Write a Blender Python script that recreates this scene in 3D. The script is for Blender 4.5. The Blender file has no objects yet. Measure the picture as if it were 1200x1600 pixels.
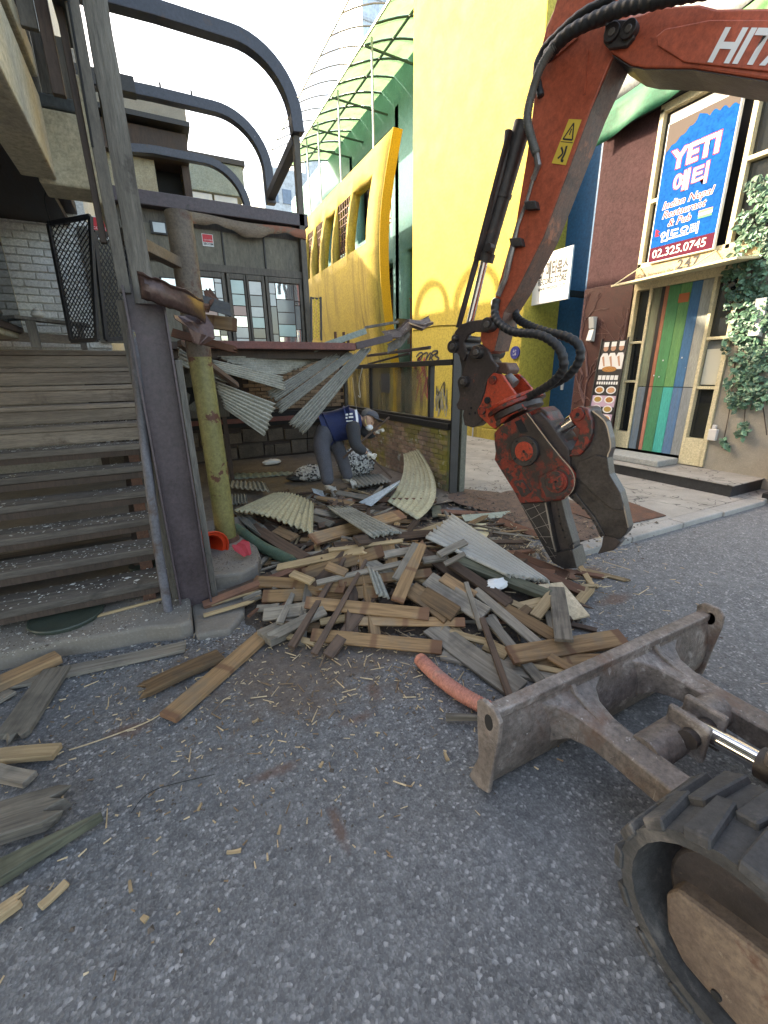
import bpy, bmesh, math, random
from mathutils import Vector, Matrix
random.seed(11)
S = bpy.context.scene
COL = S.collection
R_ = math.radians
# ------------------------------------------------------------------ camera
F = 665.0; PITCH = R_(18); ROLL = R_(0.9); YAW = R_(26.9); CAMH = 1.6
_f = Vector((math.sin(YAW)*math.cos(PITCH), math.cos(YAW)*math.cos(PITCH), -math.sin(PITCH)))
_r = Vector((math.cos(YAW), -math.sin(YAW), 0)); _u = _r.cross(_f)
RT = _r*math.cos(ROLL) - _u*math.sin(ROLL); UP = _u*math.cos(ROLL) + _r*math.sin(ROLL)
CAM = Vector((0, 0, CAMH))
cd = bpy.data.cameras.new('camera'); cam = bpy.data.objects.new('camera', cd); COL.objects.link(cam)
cd.sensor_fit = 'HORIZONTAL'; cd.sensor_width = 36; cd.lens = F/1200*36; cd.clip_start = .02; cd.clip_end = 2000
mw = Matrix((RT, UP, -_f)).transposed().to_4x4(); mw.translation = CAM; cam.matrix_world = mw
S.camera = cam
# ------------------------------------------------------------------ sky, sun, exposure
SUN_TRAVEL = Vector((1, -1.15, -.86)).normalized()
SUN_EL = math.asin(-SUN_TRAVEL.z)
w = bpy.data.worlds.new('World'); S.world = w; w.use_nodes = True
nt = w.node_tree; bg = nt.nodes['Background']; sky = nt.nodes.new('ShaderNodeTexSky')
sky.sky_type = 'NISHITA'; sky.sun_disc = False; sky.sun_elevation = SUN_EL
sky.sun_rotation = math.atan2(-SUN_TRAVEL.x, -SUN_TRAVEL.y)
sky.air_density = 1.0; sky.dust_density = 3.5; sky.ozone_density = 1.0
nt.links.new(sky.outputs[0], bg.inputs[0]); bg.inputs[1].default_value = .15
sd = bpy.data.lights.new('sun', 'SUN'); sd.energy = 2.2; sd.angle = R_(.53); sd.color = (1, .94, .84)
sun = bpy.data.objects.new('sun', sd); COL.objects.link(sun)
sun.rotation_euler = SUN_TRAVEL.to_track_quat('-Z', 'Y').to_euler()
S.view_settings.view_transform = 'Standard'; S.view_settings.look = 'None'
S.view_settings.exposure = 2.7; S.view_settings.gamma = 1
S.view_settings.use_white_balance = True; S.view_settings.white_balance_temperature = 8200; S.view_settings.white_balance_tint = 10
# ------------------------------------------------------------------ pixel helpers
def ray(px, py): return _f + RT*((px-600)/F) - UP*((py-800)/F)
def G(px, py, z=0.0): d = ray(px, py); return CAM + d*((z-CAMH)/d.z)
def PX(px, py, x): d = ray(px, py); return CAM + d*(x/d.x)
def PY(px, py, y): d = ray(px, py); return CAM + d*(y/d.y)
def PD(px, py, t): return CAM + ray(px, py)*t
# ------------------------------------------------------------------ object helpers
BASE = {}
def V(*a): return Vector(a)
def tag(o, label=None, cat=None, group=None, kind=None):
    if label: o['label'] = label
    if cat: o['category'] = cat
    if group: o['group'] = group
    if kind: o['kind'] = kind
    return o
def thing(name, label, cat, loc, group=None):
    o = bpy.data.objects.new(name, None); COL.objects.link(o); o.empty_display_size = .1
    o.location = loc; BASE[o.name] = Vector(loc); return tag(o, label, cat, group)
class MB:
    def __init__(s): s.v = []; s.f = []; s.m = []; s.mi = 0
    def add(s, vs, fs):
        n = len(s.v); s.v += [Vector(v) for v in vs]; s.f += [tuple(i+n for i in f) for f in fs]; s.m += [s.mi]*len(fs); return s
    def box(s, a, b):
        (x0,y0,z0),(x1,y1,z1) = a, b
        x0,x1 = min(x0,x1),max(x0,x1); y0,y1 = min(y0,y1),max(y0,y1); z0,z1 = min(z0,z1),max(z0,z1)
        return s.add([(x0,y0,z0),(x1,y0,z0),(x1,y1,z0),(x0,y1,z0),(x0,y0,z1),(x1,y0,z1),(x1,y1,z1),(x0,y1,z1)],
            [(0,3,2,1),(4,5,6,7),(0,1,5,4),(1,2,6,5),(2,3,7,6),(3,0,4,7)])
    def obox(s, p, q, wv, hv):
        """beam from p to q with full width vector wv and full height vector hv"""
        p,q,wv,hv = Vector(p),Vector(q),Vector(wv)/2,Vector(hv)/2
        vs = [e+a*wv+b*hv for e in (p,q) for a,b in ((-1,-1),(1,-1),(1,1),(-1,1))]
        return s.add(vs, [(0,1,2,3),(7,6,5,4),(0,4,5,1),(1,5,6,2),(2,6,7,3),(3,7,4,0)])
    def beam(s, p, q, wd, ht, up=(0,0,1)):
        p,q = Vector(p),Vector(q); d = (q-p).normalized(); up = Vector(up)
        if abs(d.dot(up)) > .98: up = Vector((0,1,0))
        wv = d.cross(up).normalized(); hv = wv.cross(d).normalized()
        return s.obox(p, q, wv*wd, hv*ht)
    def tube(s, pts, r, n=8, caps=True):
        pts = [Vector(p) for p in pts]; rs = r if isinstance(r,(list,tuple)) else [r]*len(pts)
        base = len(s.v); up = None; vs = []; fs = []
        for i,p in enumerate(pts):
            d = (pts[min(i+1,len(pts)-1)]-pts[max(i-1,0)]).normalized()
            if up is None:
                up = Vector((0,0,1)) if abs(d.z) < .9 else Vector((0,1,0))
            a = d.cross(up).normalized(); b = a.cross(d).normalized(); up = b
            for k in range(n):
                t = 2*math.pi*k/n; vs.append(p+(a*math.cos(t)+b*math.sin(t))*rs[i])
        for i in range(len(pts)-1):
            for k in range(n):
                k2 = (k+1)%n; fs.append((i*n+k, i*n+k2, (i+1)*n+k2, (i+1)*n+k))
        if caps:
            fs.append(tuple(range(n))[::-1]); fs.append(tuple((len(pts)-1)*n+k for k in range(n)))
        return s.add(vs, fs)
    def prism(s, near, off):
        """closed polygon (3D points) extruded by vector off"""
        near = [Vector(p) for p in near]; off = Vector(off); n = len(near)
        vs = near+[p+off for p in near]
        return s.add(vs, [tuple(range(n)), tuple(range(2*n-1, n-1, -1))]+[(i, i+n, (i+1)%n+n, (i+1)%n) for i in range(n)])
    def ellipsoid(s, c, r, nu=14, nv=9, jit=0.0, rnd=random):
        c = Vector(c); vs = []; fs = []
        for j in range(nv+1):
            ph = math.pi*j/nv
            for i in range(nu):
                th = 2*math.pi*i/nu; k = 1+rnd.uniform(-jit,jit)
                vs.append(c+Vector((r[0]*math.sin(ph)*math.cos(th)*k, r[1]*math.sin(ph)*math.sin(th)*k, r[2]*math.cos(ph)*k)))
        for j in range(nv):
            for i in range(nu):
                i2 = (i+1)%nu; fs.append((j*nu+i, (j+1)*nu+i, (j+1)*nu+i2, j*nu+i2))
        return s.add(vs, fs)
    def build(s, name, mat, parent=None, smooth=False, bevel=0, origin=None, seg=2, solid=0, auto=40):
        if parent is not None: base = BASE[parent.name]
        elif origin is not None: base = Vector(origin)
        else:
            xs = [v.x for v in s.v]; ys = [v.y for v in s.v]
            base = Vector(((min(xs)+max(xs))/2, (min(ys)+max(ys))/2, min(v.z for v in s.v)))
        me = bpy.data.meshes.new(name); me.from_pydata([tuple(v-base) for v in s.v], [], s.f)
        bm = bmesh.new(); bm.from_mesh(me); bmesh.ops.remove_doubles(bm, verts=bm.verts, dist=1e-6)
        bmesh.ops.recalc_face_normals(bm, faces=bm.faces); bm.to_mesh(me); bm.free()
        mats = mat if isinstance(mat,(list,tuple)) else [mat]
        for m_ in mats: me.materials.append(m_)
        if len(mats) > 1 and len(me.polygons) == len(s.m):
            for p,mi in zip(me.polygons, s.m): p.material_index = mi
        o = bpy.data.objects.new(name, me); COL.objects.link(o)
        if parent is not None: o.parent = parent; BASE[o.name] = base
        else: o.location = base; BASE[o.name] = base
        if smooth:
            for p in me.polygons: p.use_smooth = True
            if auto < 180:
                try:
                    me.set_sharp_from_angle(angle=R_(auto))
                except Exception: pass
        if solid:
            md = o.modifiers.new('solid','SOLIDIFY'); md.thickness = solid; md.offset = 0
        if bevel:
            md = o.modifiers.new('bevel','BEVEL'); md.width = bevel; md.segments = seg; md.limit_method = 'ANGLE'; md.angle_limit = R_(35)
        return o
def piece(src, parent, world_loc, rot=(0,0,0), scale=(1,1,1), name=None):
    """an instance of a piece, sharing its mesh, as a child of parent"""
    o = bpy.data.objects.new(name or src.name.split('.')[0], src.data); COL.objects.link(o)
    o.parent = parent; o.location = Vector(world_loc)-BASE[parent.name]; o.rotation_euler = rot; o.scale = scale
    BASE[o.name] = Vector(world_loc)
    return o
class PieceMesh:
    def __init__(s, name, data): s.name = name; s.data = data
def piece_mesh(name, mb, mat, bevel=0):
    me = bpy.data.meshes.new(name); me.from_pydata([tuple(v) for v in mb.v], [], mb.f)
    bm = bmesh.new(); bm.from_mesh(me)
    if bevel: bmesh.ops.bevel(bm, geom=bm.edges[:], offset=bevel, segments=1, affect='EDGES')
    bmesh.ops.recalc_face_normals(bm, faces=bm.faces); bm.to_mesh(me); bm.free()
    me.materials.append(mat); return PieceMesh(name, me)
def text(body, origin, ux, uy, size, mat, parent, name='lettering', shear=0, depth=.002, bold=0, align='LEFT', spacing=1.0, fit=None):
    cu = bpy.data.curves.new('t','FONT'); cu.body = body; cu.size = 1; cu.align_x = align; cu.extrude = 0; cu.offset = bold; cu.resolution_u = 3
    cu.shear = shear; cu.space_character = spacing
    o = bpy.data.objects.new('t', cu); COL.objects.link(o)
    dg = bpy.context.evaluated_depsgraph_get(); me = bpy.data.meshes.new_from_object(o.evaluated_get(dg))
    bpy.data.objects.remove(o); bpy.data.curves.remove(cu)
    ux,uy,origin = Vector(ux),Vector(uy),Vector(origin); nn = ux.cross(uy).normalized(); base = BASE[parent.name]
    if fit and len(me.vertices):
        xs = [v.co.x for v in me.vertices]; ux = ux*(fit/((max(xs)-min(xs))*size))
    for v in me.vertices:
        v.co = origin + ux*(v.co.x*size) + uy*(v.co.y*size) + nn*depth - base
    me.materials.clear(); me.materials.append(mat)
    o = bpy.data.objects.new(name, me); COL.objects.link(o); o.parent = parent; BASE[o.name] = base
    return o
def smoothpath(pts, n=6):
    pts = [Vector(p) for p in pts]; out = []
    for i in range(len(pts)-1):
        p0,p1,p2,p3 = pts[max(i-1,0)],pts[i],pts[i+1],pts[min(i+2,len(pts)-1)]
        for k in range(n):
            t = k/n; out.append(.5*((2*p1)+(p2-p0)*t+(2*p0-5*p1+4*p2-p3)*t*t+(3*p1-p0-3*p2+p3)*t**3))
    out.append(pts[-1]); return out
# ------------------------------------------------------------------ materials
def _mix(nt, fac, a, b, mode='MIX'):
    n = nt.nodes.new('ShaderNodeMix'); n.data_type = 'RGBA'; n.blend_type = mode
    for sock,val in ((n.inputs[0],fac),(n.inputs[6],a),(n.inputs[7],b)):
        if isinstance(val, bpy.types.NodeSocket): nt.links.new(val, sock)
        elif isinstance(val,(int,float)): sock.default_value = val
        else: sock.default_value = (*val,1) if len(val)==3 else val
    return n.outputs[2]
def _ramp(nt, src, stops):
    n = nt.nodes.new('ShaderNodeValToRGB'); nt.links.new(src, n.inputs[0]); e = n.color_ramp.elements
    while len(e) < len(stops): e.new(.5)
    for el,(p,c) in zip(e, stops):
        el.position = p; el.color = (*c,1) if not isinstance(c,(int,float)) else (c,c,c,1)
    return n.outputs[0]
def _noise(nt, vec, scale, detail=5, rough=.6, dist=0):
    n = nt.nodes.new('ShaderNodeTexNoise'); n.inputs['Scale'].default_value = scale; n.inputs['Detail'].default_value = detail
    n.inputs['Roughness'].default_value = rough; n.inputs['Distortion'].default_value = dist
    nt.links.new(vec, n.inputs['Vector']); return n.outputs[0]
def _voro(nt, vec, scale, feat='F1', out='Distance'):
    n = nt.nodes.new('ShaderNodeTexVoronoi'); n.feature = feat; n.inputs['Scale'].default_value = scale
    nt.links.new(vec, n.inputs['Vector']); return n.outputs[out]
def newmat(name):
    m = bpy.data.materials.new(name); m.use_nodes = True; nt = m.node_tree; b = nt.nodes['Principled BSDF']; return m, nt, b
def coords(nt, kind='Object', scale=(1,1,1)):
    t = nt.nodes.new('ShaderNodeTexCoord'); mp = nt.nodes.new('ShaderNodeMapping'); mp.inputs['Scale'].default_value = scale
    nt.links.new(t.outputs[kind], mp.inputs['Vector']); return mp.outputs[0]
def world_coords(nt, scale=(1,1,1)):
    g = nt.nodes.new('ShaderNodeNewGeometry'); mp = nt.nodes.new('ShaderNodeMapping'); mp.inputs['Scale'].default_value = scale
    nt.links.new(g.outputs['Position'], mp.inputs['Vector']); return mp.outputs[0]
def setbump(nt, b, h, strength=.3, dist=.01):
    bn = nt.nodes.new('ShaderNodeBump'); bn.inputs['Strength'].default_value = strength; bn.inputs['Distance'].default_value = dist
    nt.links.new(h, bn.inputs['Height']); nt.links.new(bn.outputs[0], b.inputs['Normal'])
def mat(name, c1, c2=None, scale=6, rough=.75, bump=.25, metal=0, stretch=(1,1,1), spots=None, rnd=0, spec=None, world=True, streak=None, bdist=.01, grit=.35):
    """two-tone noise colour, optional list of (colour, scale, threshold, softness) wear patches, per-object brightness"""
    m, nt, b = newmat(name); c2 = c2 or tuple(x*.7 for x in c1)
    vec = world_coords(nt, stretch) if world else coords(nt, 'Object', stretch)
    n1 = _noise(nt, vec, scale, 8, .65)
    col = _ramp(nt, n1, [(.32,c2),(.68,c1)])
    if grit:
        n0 = _noise(nt, vec, scale*9, 4, .8)
        col = _mix(nt, 1.0, col, _ramp(nt, n0, [(.3,1-grit),(.5,1.0),(.72,1+grit)]), 'MULTIPLY')
    for i,(c,sc,th,so) in enumerate(spots or []):
        v2 = world_coords(nt) if world else coords(nt)
        n2 = _noise(nt, v2, sc, 7, .7, .3+.1*i)
        col = _mix(nt, _ramp(nt, n2, [(th,0.0),(min(th+so,1),1.0)]), col, c)
    if streak:
        c,sc,th,so = streak
        n3 = _noise(nt, world_coords(nt,(sc,sc,sc*.06)), 1, 5, .6)
        col = _mix(nt, _ramp(nt, n3, [(th,0.0),(min(th+so,1),1.0)]), col, c)
    if rnd:
        oi = nt.nodes.new('ShaderNodeObjectInfo'); hs = nt.nodes.new('ShaderNodeHueSaturation')
        mr = nt.nodes.new('ShaderNodeMapRange'); nt.links.new(oi.outputs['Random'], mr.inputs[0])
        mr.inputs[3].default_value = 1-rnd; mr.inputs[4].default_value = 1+rnd
        nt.links.new(mr.outputs[0], hs.inputs['Value']); nt.links.new(col, hs.inputs['Color']); col = hs.outputs[0]
    nt.links.new(col, b.inputs['Base Color']); b.inputs['Metallic'].default_value = metal
    rr = _ramp(nt, n1, [(.2,max(0,rough-.12)),(.8,min(1,rough+.12))]); nt.links.new(rr, b.inputs['Roughness'])
    if spec is not None: b.inputs['Specular IOR Level'].default_value = spec
    if bump: setbump(nt, b, _noise(nt, vec, scale*4, 6, .7), bump, bdist)
    return m
def plain(name, c, rough=.5, metal=0, spec=None):
    m, nt, b = newmat(name); b.inputs['Base Color'].default_value = (*c,1); b.inputs['Roughness'].default_value = rough; b.inputs['Metallic'].default_value = metal
    if spec is not None: b.inputs['Specular IOR Level'].default_value = spec
    return m
def glassy(name, c, rough=.06, spec=.8, metal=0.0):
    m, nt, b = newmat(name); vec = world_coords(nt)
    col = _ramp(nt, _noise(nt, vec, 3, 4), [(.3,tuple(x*.7 for x in c)),(.7,c)])
    nt.links.new(col, b.inputs['Base Color']); b.inputs['Roughness'].default_value = rough; b.inputs['Specular IOR Level'].default_value = spec; b.inputs['Metallic'].default_value = metal
    setbump(nt, b, _noise(nt, vec, 4, 2), .03, .02); return m
def plankmat(name, c1, c2, stain=None, rnd=.3, edge=(.09,.075,.06), knots=True):
    """sawn board: grain runs along object X; nailed bands stained at ends and middle"""
    m, nt, b = newmat(name); t = nt.nodes.new('ShaderNodeTexCoord'); oi = nt.nodes.new('ShaderNodeObjectInfo')
    add = nt.nodes.new('ShaderNodeVectorMath'); add.operation = 'ADD'; nt.links.new(t.outputs['Object'], add.inputs[0])
    cmb = nt.nodes.new('ShaderNodeVectorMath'); cmb.operation = 'SCALE'; cmb.inputs[0].default_value = (37,21,13); nt.links.new(oi.outputs['Random'], cmb.inputs['Scale'])
    nt.links.new(cmb.outputs[0], add.inputs[1])
    mp = nt.nodes.new('ShaderNodeMapping'); mp.inputs['Scale'].default_value = (2.2,48,48); nt.links.new(add.outputs[0], mp.inputs['Vector'])
    g = _noise(nt, mp.outputs[0], 1, 6, .65, .6)
    col = _ramp(nt, g, [(.3,c2),(.55,c1),(.75,tuple(min(1,x*1.25) for x in c1))])
    n2 = _noise(nt, add.outputs[0], 5, 5, .6)
    col = _mix(nt, _ramp(nt, n2, [(.5,0.0),(.72,.75)]), col, edge)
    if stain:
        sx = nt.nodes.new('ShaderNodeSeparateXYZ'); nt.links.new(t.outputs['Generated'], sx.inputs[0])
        wob = nt.nodes.new('ShaderNodeMath'); wob.operation = 'MULTIPLY_ADD'; nt.links.new(n2, wob.inputs[0]); wob.inputs[1].default_value = .1; nt.links.new(sx.outputs[0], wob.inputs[2])
        band = _ramp(nt, wob.outputs[0], [(.0,.85),(.08,.8),(.11,0.0),(.5,0.0),(.52,.7),(.55,.7),(.57,0.0),(.955,0.0),(.975,.85)])
        col = _mix(nt, band, col, stain)
    hs = nt.nodes.new('ShaderNodeHueSaturation'); mr = nt.nodes.new('ShaderNodeMapRange'); nt.links.new(oi.outputs['Random'], mr.inputs[0])
    mr.inputs[3].default_value = 1-rnd; mr.inputs[4].default_value = 1+rnd; nt.links.new(mr.outputs[0], hs.inputs['Value']); nt.links.new(col, hs.inputs['Color'])
    nt.links.new(hs.outputs[0], b.inputs['Base Color']); b.inputs['Roughness'].default_value = .82; b.inputs['Specular IOR Level'].default_value = .25
    setbump(nt, b, g, .35, .004); return m
# ------------------------------------------------------------------ material library
def mk_asphalt():
    m, nt, b = newmat('asphalt'); vec = world_coords(nt)
    wv = nt.nodes.new('ShaderNodeVectorMath'); wv.operation = 'MULTIPLY_ADD'; nz0 = nt.nodes.new('ShaderNodeTexNoise'); nz0.inputs['Scale'].default_value = 45; nt.links.new(vec, nz0.inputs['Vector']); nt.links.new(nz0.outputs[1], wv.inputs[0]); wv.inputs[1].default_value = (.007,.007,.007); nt.links.new(vec, wv.inputs[2]); vec0 = vec; vec = wv.outputs[0]
    vc = _voro(nt, vec, 85, 'F1', 'Color'); sx = nt.nodes.new('ShaderNodeSeparateColor'); nt.links.new(vc, sx.inputs[0])
    chips = _ramp(nt, sx.outputs[0], [(0,(.06,.06,.061)),(.4,(.105,.105,.106)),(.75,(.15,.15,.15)),(.91,(.23,.228,.225)),(.985,(.42,.41,.4))])
    vd = _voro(nt, vec, 85, 'F1', 'Distance')
    chips = _mix(nt, _ramp(nt, vd, [(.35,0.0),(.65,.5)]), chips, (.1,.1,.102))
    v2 = _voro(nt, vec, 190, 'F1', 'Color'); s2 = nt.nodes.new('ShaderNodeSeparateColor'); nt.links.new(v2, s2.inputs[0])
    chips = _mix(nt, .28, chips, _ramp(nt, s2.outputs[1], [(0,(.05,.05,.052)),(.6,(.14,.14,.142)),(.95,(.3,.295,.29))])); vec = vec0
    big = _noise(nt, vec, 1.1, 6, .6); chips = _mix(nt, _ramp(nt, big, [(.35,0.0),(.7,.5)]), chips, (.165,.165,.165))
    chips = _mix(nt, 1.0, chips, _ramp(nt, _noise(nt, vec, 14, 6, .75), [(.3,.7),(.7,1.25)]), 'MULTIPLY')
    # trodden sawdust, soil and rust spread round the heap
    sep = nt.nodes.new('ShaderNodeSeparateXYZ'); nt.links.new(vec, sep.inputs[0])
    def blob(cx, cy, sx_, sy_):
        outs = []
        for o_,c_,s_ in ((sep.outputs[0],cx,sx_),(sep.outputs[1],cy,sy_)):
            a = nt.nodes.new('ShaderNodeMath'); a.operation = 'SUBTRACT'; nt.links.new(o_, a.inputs[0]); a.inputs[1].default_value = c_
            d = nt.nodes.new('ShaderNodeMath'); d.operation = 'DIVIDE'; nt.links.new(a.outputs[0], d.inputs[0]); d.inputs[1].default_value = s_
            p = nt.nodes.new('ShaderNodeMath'); p.operation = 'POWER'; nt.links.new(d.outputs[0], p.inputs[0]); p.inputs[1].default_value = 2; outs.append(p.outputs[0])
        s = nt.nodes.new('ShaderNodeMath'); s.operation = 'ADD'; nt.links.new(outs[0], s.inputs[0]); nt.links.new(outs[1], s.inputs[1])
        q = nt.nodes.new('ShaderNodeMath'); q.operation = 'SQRT'; nt.links.new(s.outputs[0], q.inputs[0])
        e = nt.nodes.new('ShaderNodeMath'); e.operation = 'MULTIPLY_ADD'; nt.links.new(_noise(nt, vec, 3.5, 6, .7), e.inputs[0]); e.inputs[1].default_value = 1.1; nt.links.new(q.outputs[0], e.inputs[2])
        return e.outputs[0]
    dirt = _ramp(nt, blob(.6,2.1,1.9,1.2), [(.75,.72),(2.2,0.0)])
    fine = _noise(nt, vec, 22, 5, .8)
    dcol = _ramp(nt, fine, [(.3,(.07,.052,.042)),(.6,(.15,.112,.085)),(.8,(.28,.22,.16))])
    col = _mix(nt, dirt, chips, dcol)
    for cx,cy,a,b_ in ((.62,1.55,.3,.1),(.78,1.7,.12,.2),(.2,1.45,.3,.08),(2.75,1.7,.5,.16),(-.35,2.0,.25,.1),(.35,1.1,.07,.3),(3.0,2.1,.4,.2)):
        col = _mix(nt, _ramp(nt, blob(cx,cy,a,b_), [(.7,.6),(2.1,0.0)]), col, (.13,.07,.046))
    nt.links.new(col, b.inputs['Base Color']); b.inputs['Roughness'].default_value = .85; b.inputs['Specular IOR Level'].default_value = .3
    mx = nt.nodes.new('ShaderNodeMath'); mx.operation = 'ADD'; nt.links.new(vd, mx.inputs[0]); nt.links.new(fine, mx.inputs[1])
    setbump(nt, b, mx.outputs[0], .3, .006); return m
def mk_concrete(name, c, crack=0.0, cs=1.6, dark=(.12,.11,.1)):
    m, nt, b = newmat(name); vec = world_coords(nt)
    col = _ramp(nt, _noise(nt, vec, 2.2, 8, .7), [(.3,tuple(x*.65 for x in c)),(.7,c)])
    col = _mix(nt, _ramp(nt, _noise(nt, vec, 60, 3, .8), [(.5,0.0),(.75,.5)]), col, tuple(min(1,x*1.4) for x in c))
    col = _mix(nt, _ramp(nt, _noise(nt, vec, .9, 6, .7, .4), [(.52,0.0),(.7,.6)]), col, dark)
    if crack:
        ds = nt.nodes.new('ShaderNodeVectorMath'); ds.operation = 'ADD'; nt.links.new(vec, ds.inputs[0])
        nz = nt.nodes.new('ShaderNodeTexNoise'); nz.inputs['Scale'].default_value = 3; nt.links.new(vec, nz.inputs['Vector']); nt.links.new(nz.outputs[1], ds.inputs[1])
        e = _voro(nt, ds.outputs[0], cs, 'DISTANCE_TO_EDGE')
        col = _mix(nt, _ramp(nt, e, [(0,crack),(.018,0.0)]), col, (.04,.037,.033))
    nt.links.new(col, b.inputs['Base Color']); b.inputs['Roughness'].default_value = .88
    setbump(nt, b, _noise(nt, vec, 45, 6, .8), .5, .006); return m
ASPHALT = mk_asphalt()
PAVE = mk_concrete('pavement_concrete', (.33,.31,.275), .95, 1.3)
SLAB = mk_concrete('slab_concrete', (.22,.195,.165), 0, dark=(.08,.072,.062))
CONC = mk_concrete('wall_concrete', (.36,.33,.27), 0, dark=(.3,.28,.24))
KERB = mk_concrete('kerb_concrete', (.32,.305,.28))
SOIL = mat('soil', (.17,.105,.075), (.075,.05,.038), 9, .95, .8, bdist=.02, spots=[((.3,.22,.14),30,.62,.1)])
DIRTFLOOR = mat('dirt_floor', (.2,.16,.12), (.11,.085,.065), 3, .95, .5)
ALGAE = [((.26,.23,.05),1.6,.47,.16),((.5,.5,.44),7,.57,.1)]
BRICK = mat('mossy_brick', (.36,.24,.18), (.24,.165,.12), 8, .9, .5, rnd=.25, spots=ALGAE)
MORTAR = mat('mortar', (.3,.29,.24), (.16,.155,.1), 12, .95, .5, spots=[((.26,.235,.06),1.6,.47,.16)])
BACKBRICK = mat('back_brick', (.3,.2,.12), (.2,.13,.08), 6, .9, .3, rnd=.25)
WBRICK = mat('white_painted_brick', (.76,.77,.74), (.66,.67,.64), 5, .75, .3, rnd=.08, spots=[((.3,.3,.27),3,.62,.15)])
WMORTAR = mat('white_painted_mortar', (.68,.68,.65), (.56,.56,.53), 7, .85, .3)
CREAM = mat('cream_plaster', (.52,.47,.34), (.42,.37,.25), 4, .85, .35, spots=[((.2,.13,.08),5,.68,.08),((.24,.21,.17),1.5,.6,.2)], streak=((.24,.17,.1),9,.62,.2))
SLATE = mat('slate_blue_panel', (.075,.09,.095), (.045,.052,.055), 4, .55, .15, streak=((.12,.12,.11),14,.6,.2))
BROWNTRIM = mat('dark_brown_timber', (.075,.048,.036), (.04,.027,.02), 7, .7, .3, stretch=(1,1,.15))
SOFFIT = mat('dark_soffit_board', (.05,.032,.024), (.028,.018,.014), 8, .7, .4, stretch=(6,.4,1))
GREYWOOD = mat('grey_weathered_timber', (.2,.185,.16), (.085,.075,.062), 10, .9, .6, stretch=(1,1,.09), spots=[((.05,.043,.037),4,.6,.14)])
TREADWOOD = mat('worn_tread_timber', (.15,.13,.11), (.06,.05,.043), 9, .92, .5, stretch=(.12,1.5,1.5), rnd=.22, spots=[((.035,.03,.028),2.2,.58,.16),((.22,.2,.17),7,.66,.1)])
RISERWOOD = mat('faded_riser_timber', (.27,.225,.18), (.15,.12,.095), 9, .9, .5, stretch=(.12,1.5,1.5), rnd=.25, spots=[((.09,.065,.05),2.6,.56,.16),((.05,.045,.04),1.3,.6,.14)])
STEELPURPLE = mat('oxide_painted_steel', (.085,.062,.068), (.05,.036,.04), 4, .5, .15, spots=[((.15,.1,.075),14,.68,.06),((.03,.025,.025),5,.62,.1)])
RUST = mat('rusty_steel', (.14,.062,.036), (.06,.03,.02), 9, .85, .5, spots=[((.2,.12,.07),16,.62,.1)])
REDOXIDE = mat('red_oxide_edge', (.2,.075,.06), (.12,.045,.038), 5, .7, .25, spots=[((.3,.2,.16),12,.66,.08)])
OLIVEPIPE = mat('olive_painted_pipe', (.22,.2,.075), (.16,.145,.05), 4, .45, .1, spots=[((.1,.035,.022),4.5,.6,.02),((.5,.46,.36),9,.76,.02)])
PALEPIPE = mat('scuffed_pipe', (.16,.13,.1), (.09,.07,.055), 6, .7, .3, spots=[((.45,.42,.38),16,.68,.04),((.09,.035,.022),5,.55,.1)])
GREYPAINTPIPE = mat('flaking_grey_pipe', (.13,.13,.15), (.075,.07,.072), 6, .6, .3, spots=[((.3,.23,.09),8,.68,.03),((.5,.5,.5),22,.72,.03),((.07,.045,.035),3,.52,.1)])
DARKSTEEL = mat('dark_frame_steel', (.04,.038,.036), (.025,.023,.022), 6, .55, .2, spots=[((.09,.07,.055),8,.64,.1)])
TUBESTEEL = mat('blue_black_tube', (.05,.055,.075), (.03,.032,.042), 4, .4, .12, spots=[((.25,.25,.27),4,.7,.03),((.07,.045,.035),6,.6,.1)])
CAGEBLACK = mat('black_cage_steel', (.03,.03,.033), (.02,.02,.021), 5, .5, .15, spots=[((.1,.08,.06),18,.7,.05)])
FACADEGREY = mat('olive_grey_panel', (.165,.15,.115), (.12,.108,.082), 4, .75, .2, stretch=(1,1,.3), streak=((.075,.07,.06),25,.55,.25))
FACADEFRAME = mat('grey_brown_frame', (.13,.115,.095), (.08,.07,.057), 6, .75, .35, stretch=(1,1,.2), spots=[((.32,.3,.27),14,.7,.05)])
LEAD = plain('lead_came', (.06,.032,.025), .6)
PANES = [glassy('pane_pale', (.42,.46,.46), .12), glassy('pane_grey', (.2,.22,.22), .1), glassy('pane_dark', (.05,.055,.055), .05, .9),
         glassy('pane_aqua', (.36,.52,.5), .15), glassy('pane_rose', (.3,.14,.13), .15), glassy('pane_mirror', (.55,.58,.58), .03, 1, .75), glassy('pane_white', (.6,.62,.6), .25)]
DARKGLASS = glassy('dark_glass', (.02,.023,.025), .04, .9)
FABRIC = mat('torn_awning_fabric', (.22,.17,.12), (.15,.11,.08), 5, .9, .3, stretch=(1,1,2), spots=[((.25,.1,.06),2.4,.5,.05)])
FIBRE = mat('corrugated_fibre_sheet', (.33,.32,.27), (.2,.195,.16), 4, .7, .2, rnd=.18, spots=[((.13,.115,.09),7,.58,.12),((.35,.27,.1),3,.66,.12)])
FIBREYEL = mat('yellowed_fibre_sheet', (.46,.42,.27), (.34,.31,.2), 4, .6, .2, rnd=.1, spots=[((.16,.14,.1),7,.6,.1),((.42,.24,.09),6,.68,.06)])
TINSHEET = mat('galvanised_sheet', (.27,.26,.22), (.17,.165,.14), 3, .5, .1, metal=.1, rnd=.12, spots=[((.14,.13,.11),5,.6,.1)])
BLUETIN = mat('pale_blue_tin', (.45,.52,.56), (.34,.4,.44), 4, .5, .15, spots=[((.25,.16,.1),6,.68,.06)])
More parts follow.
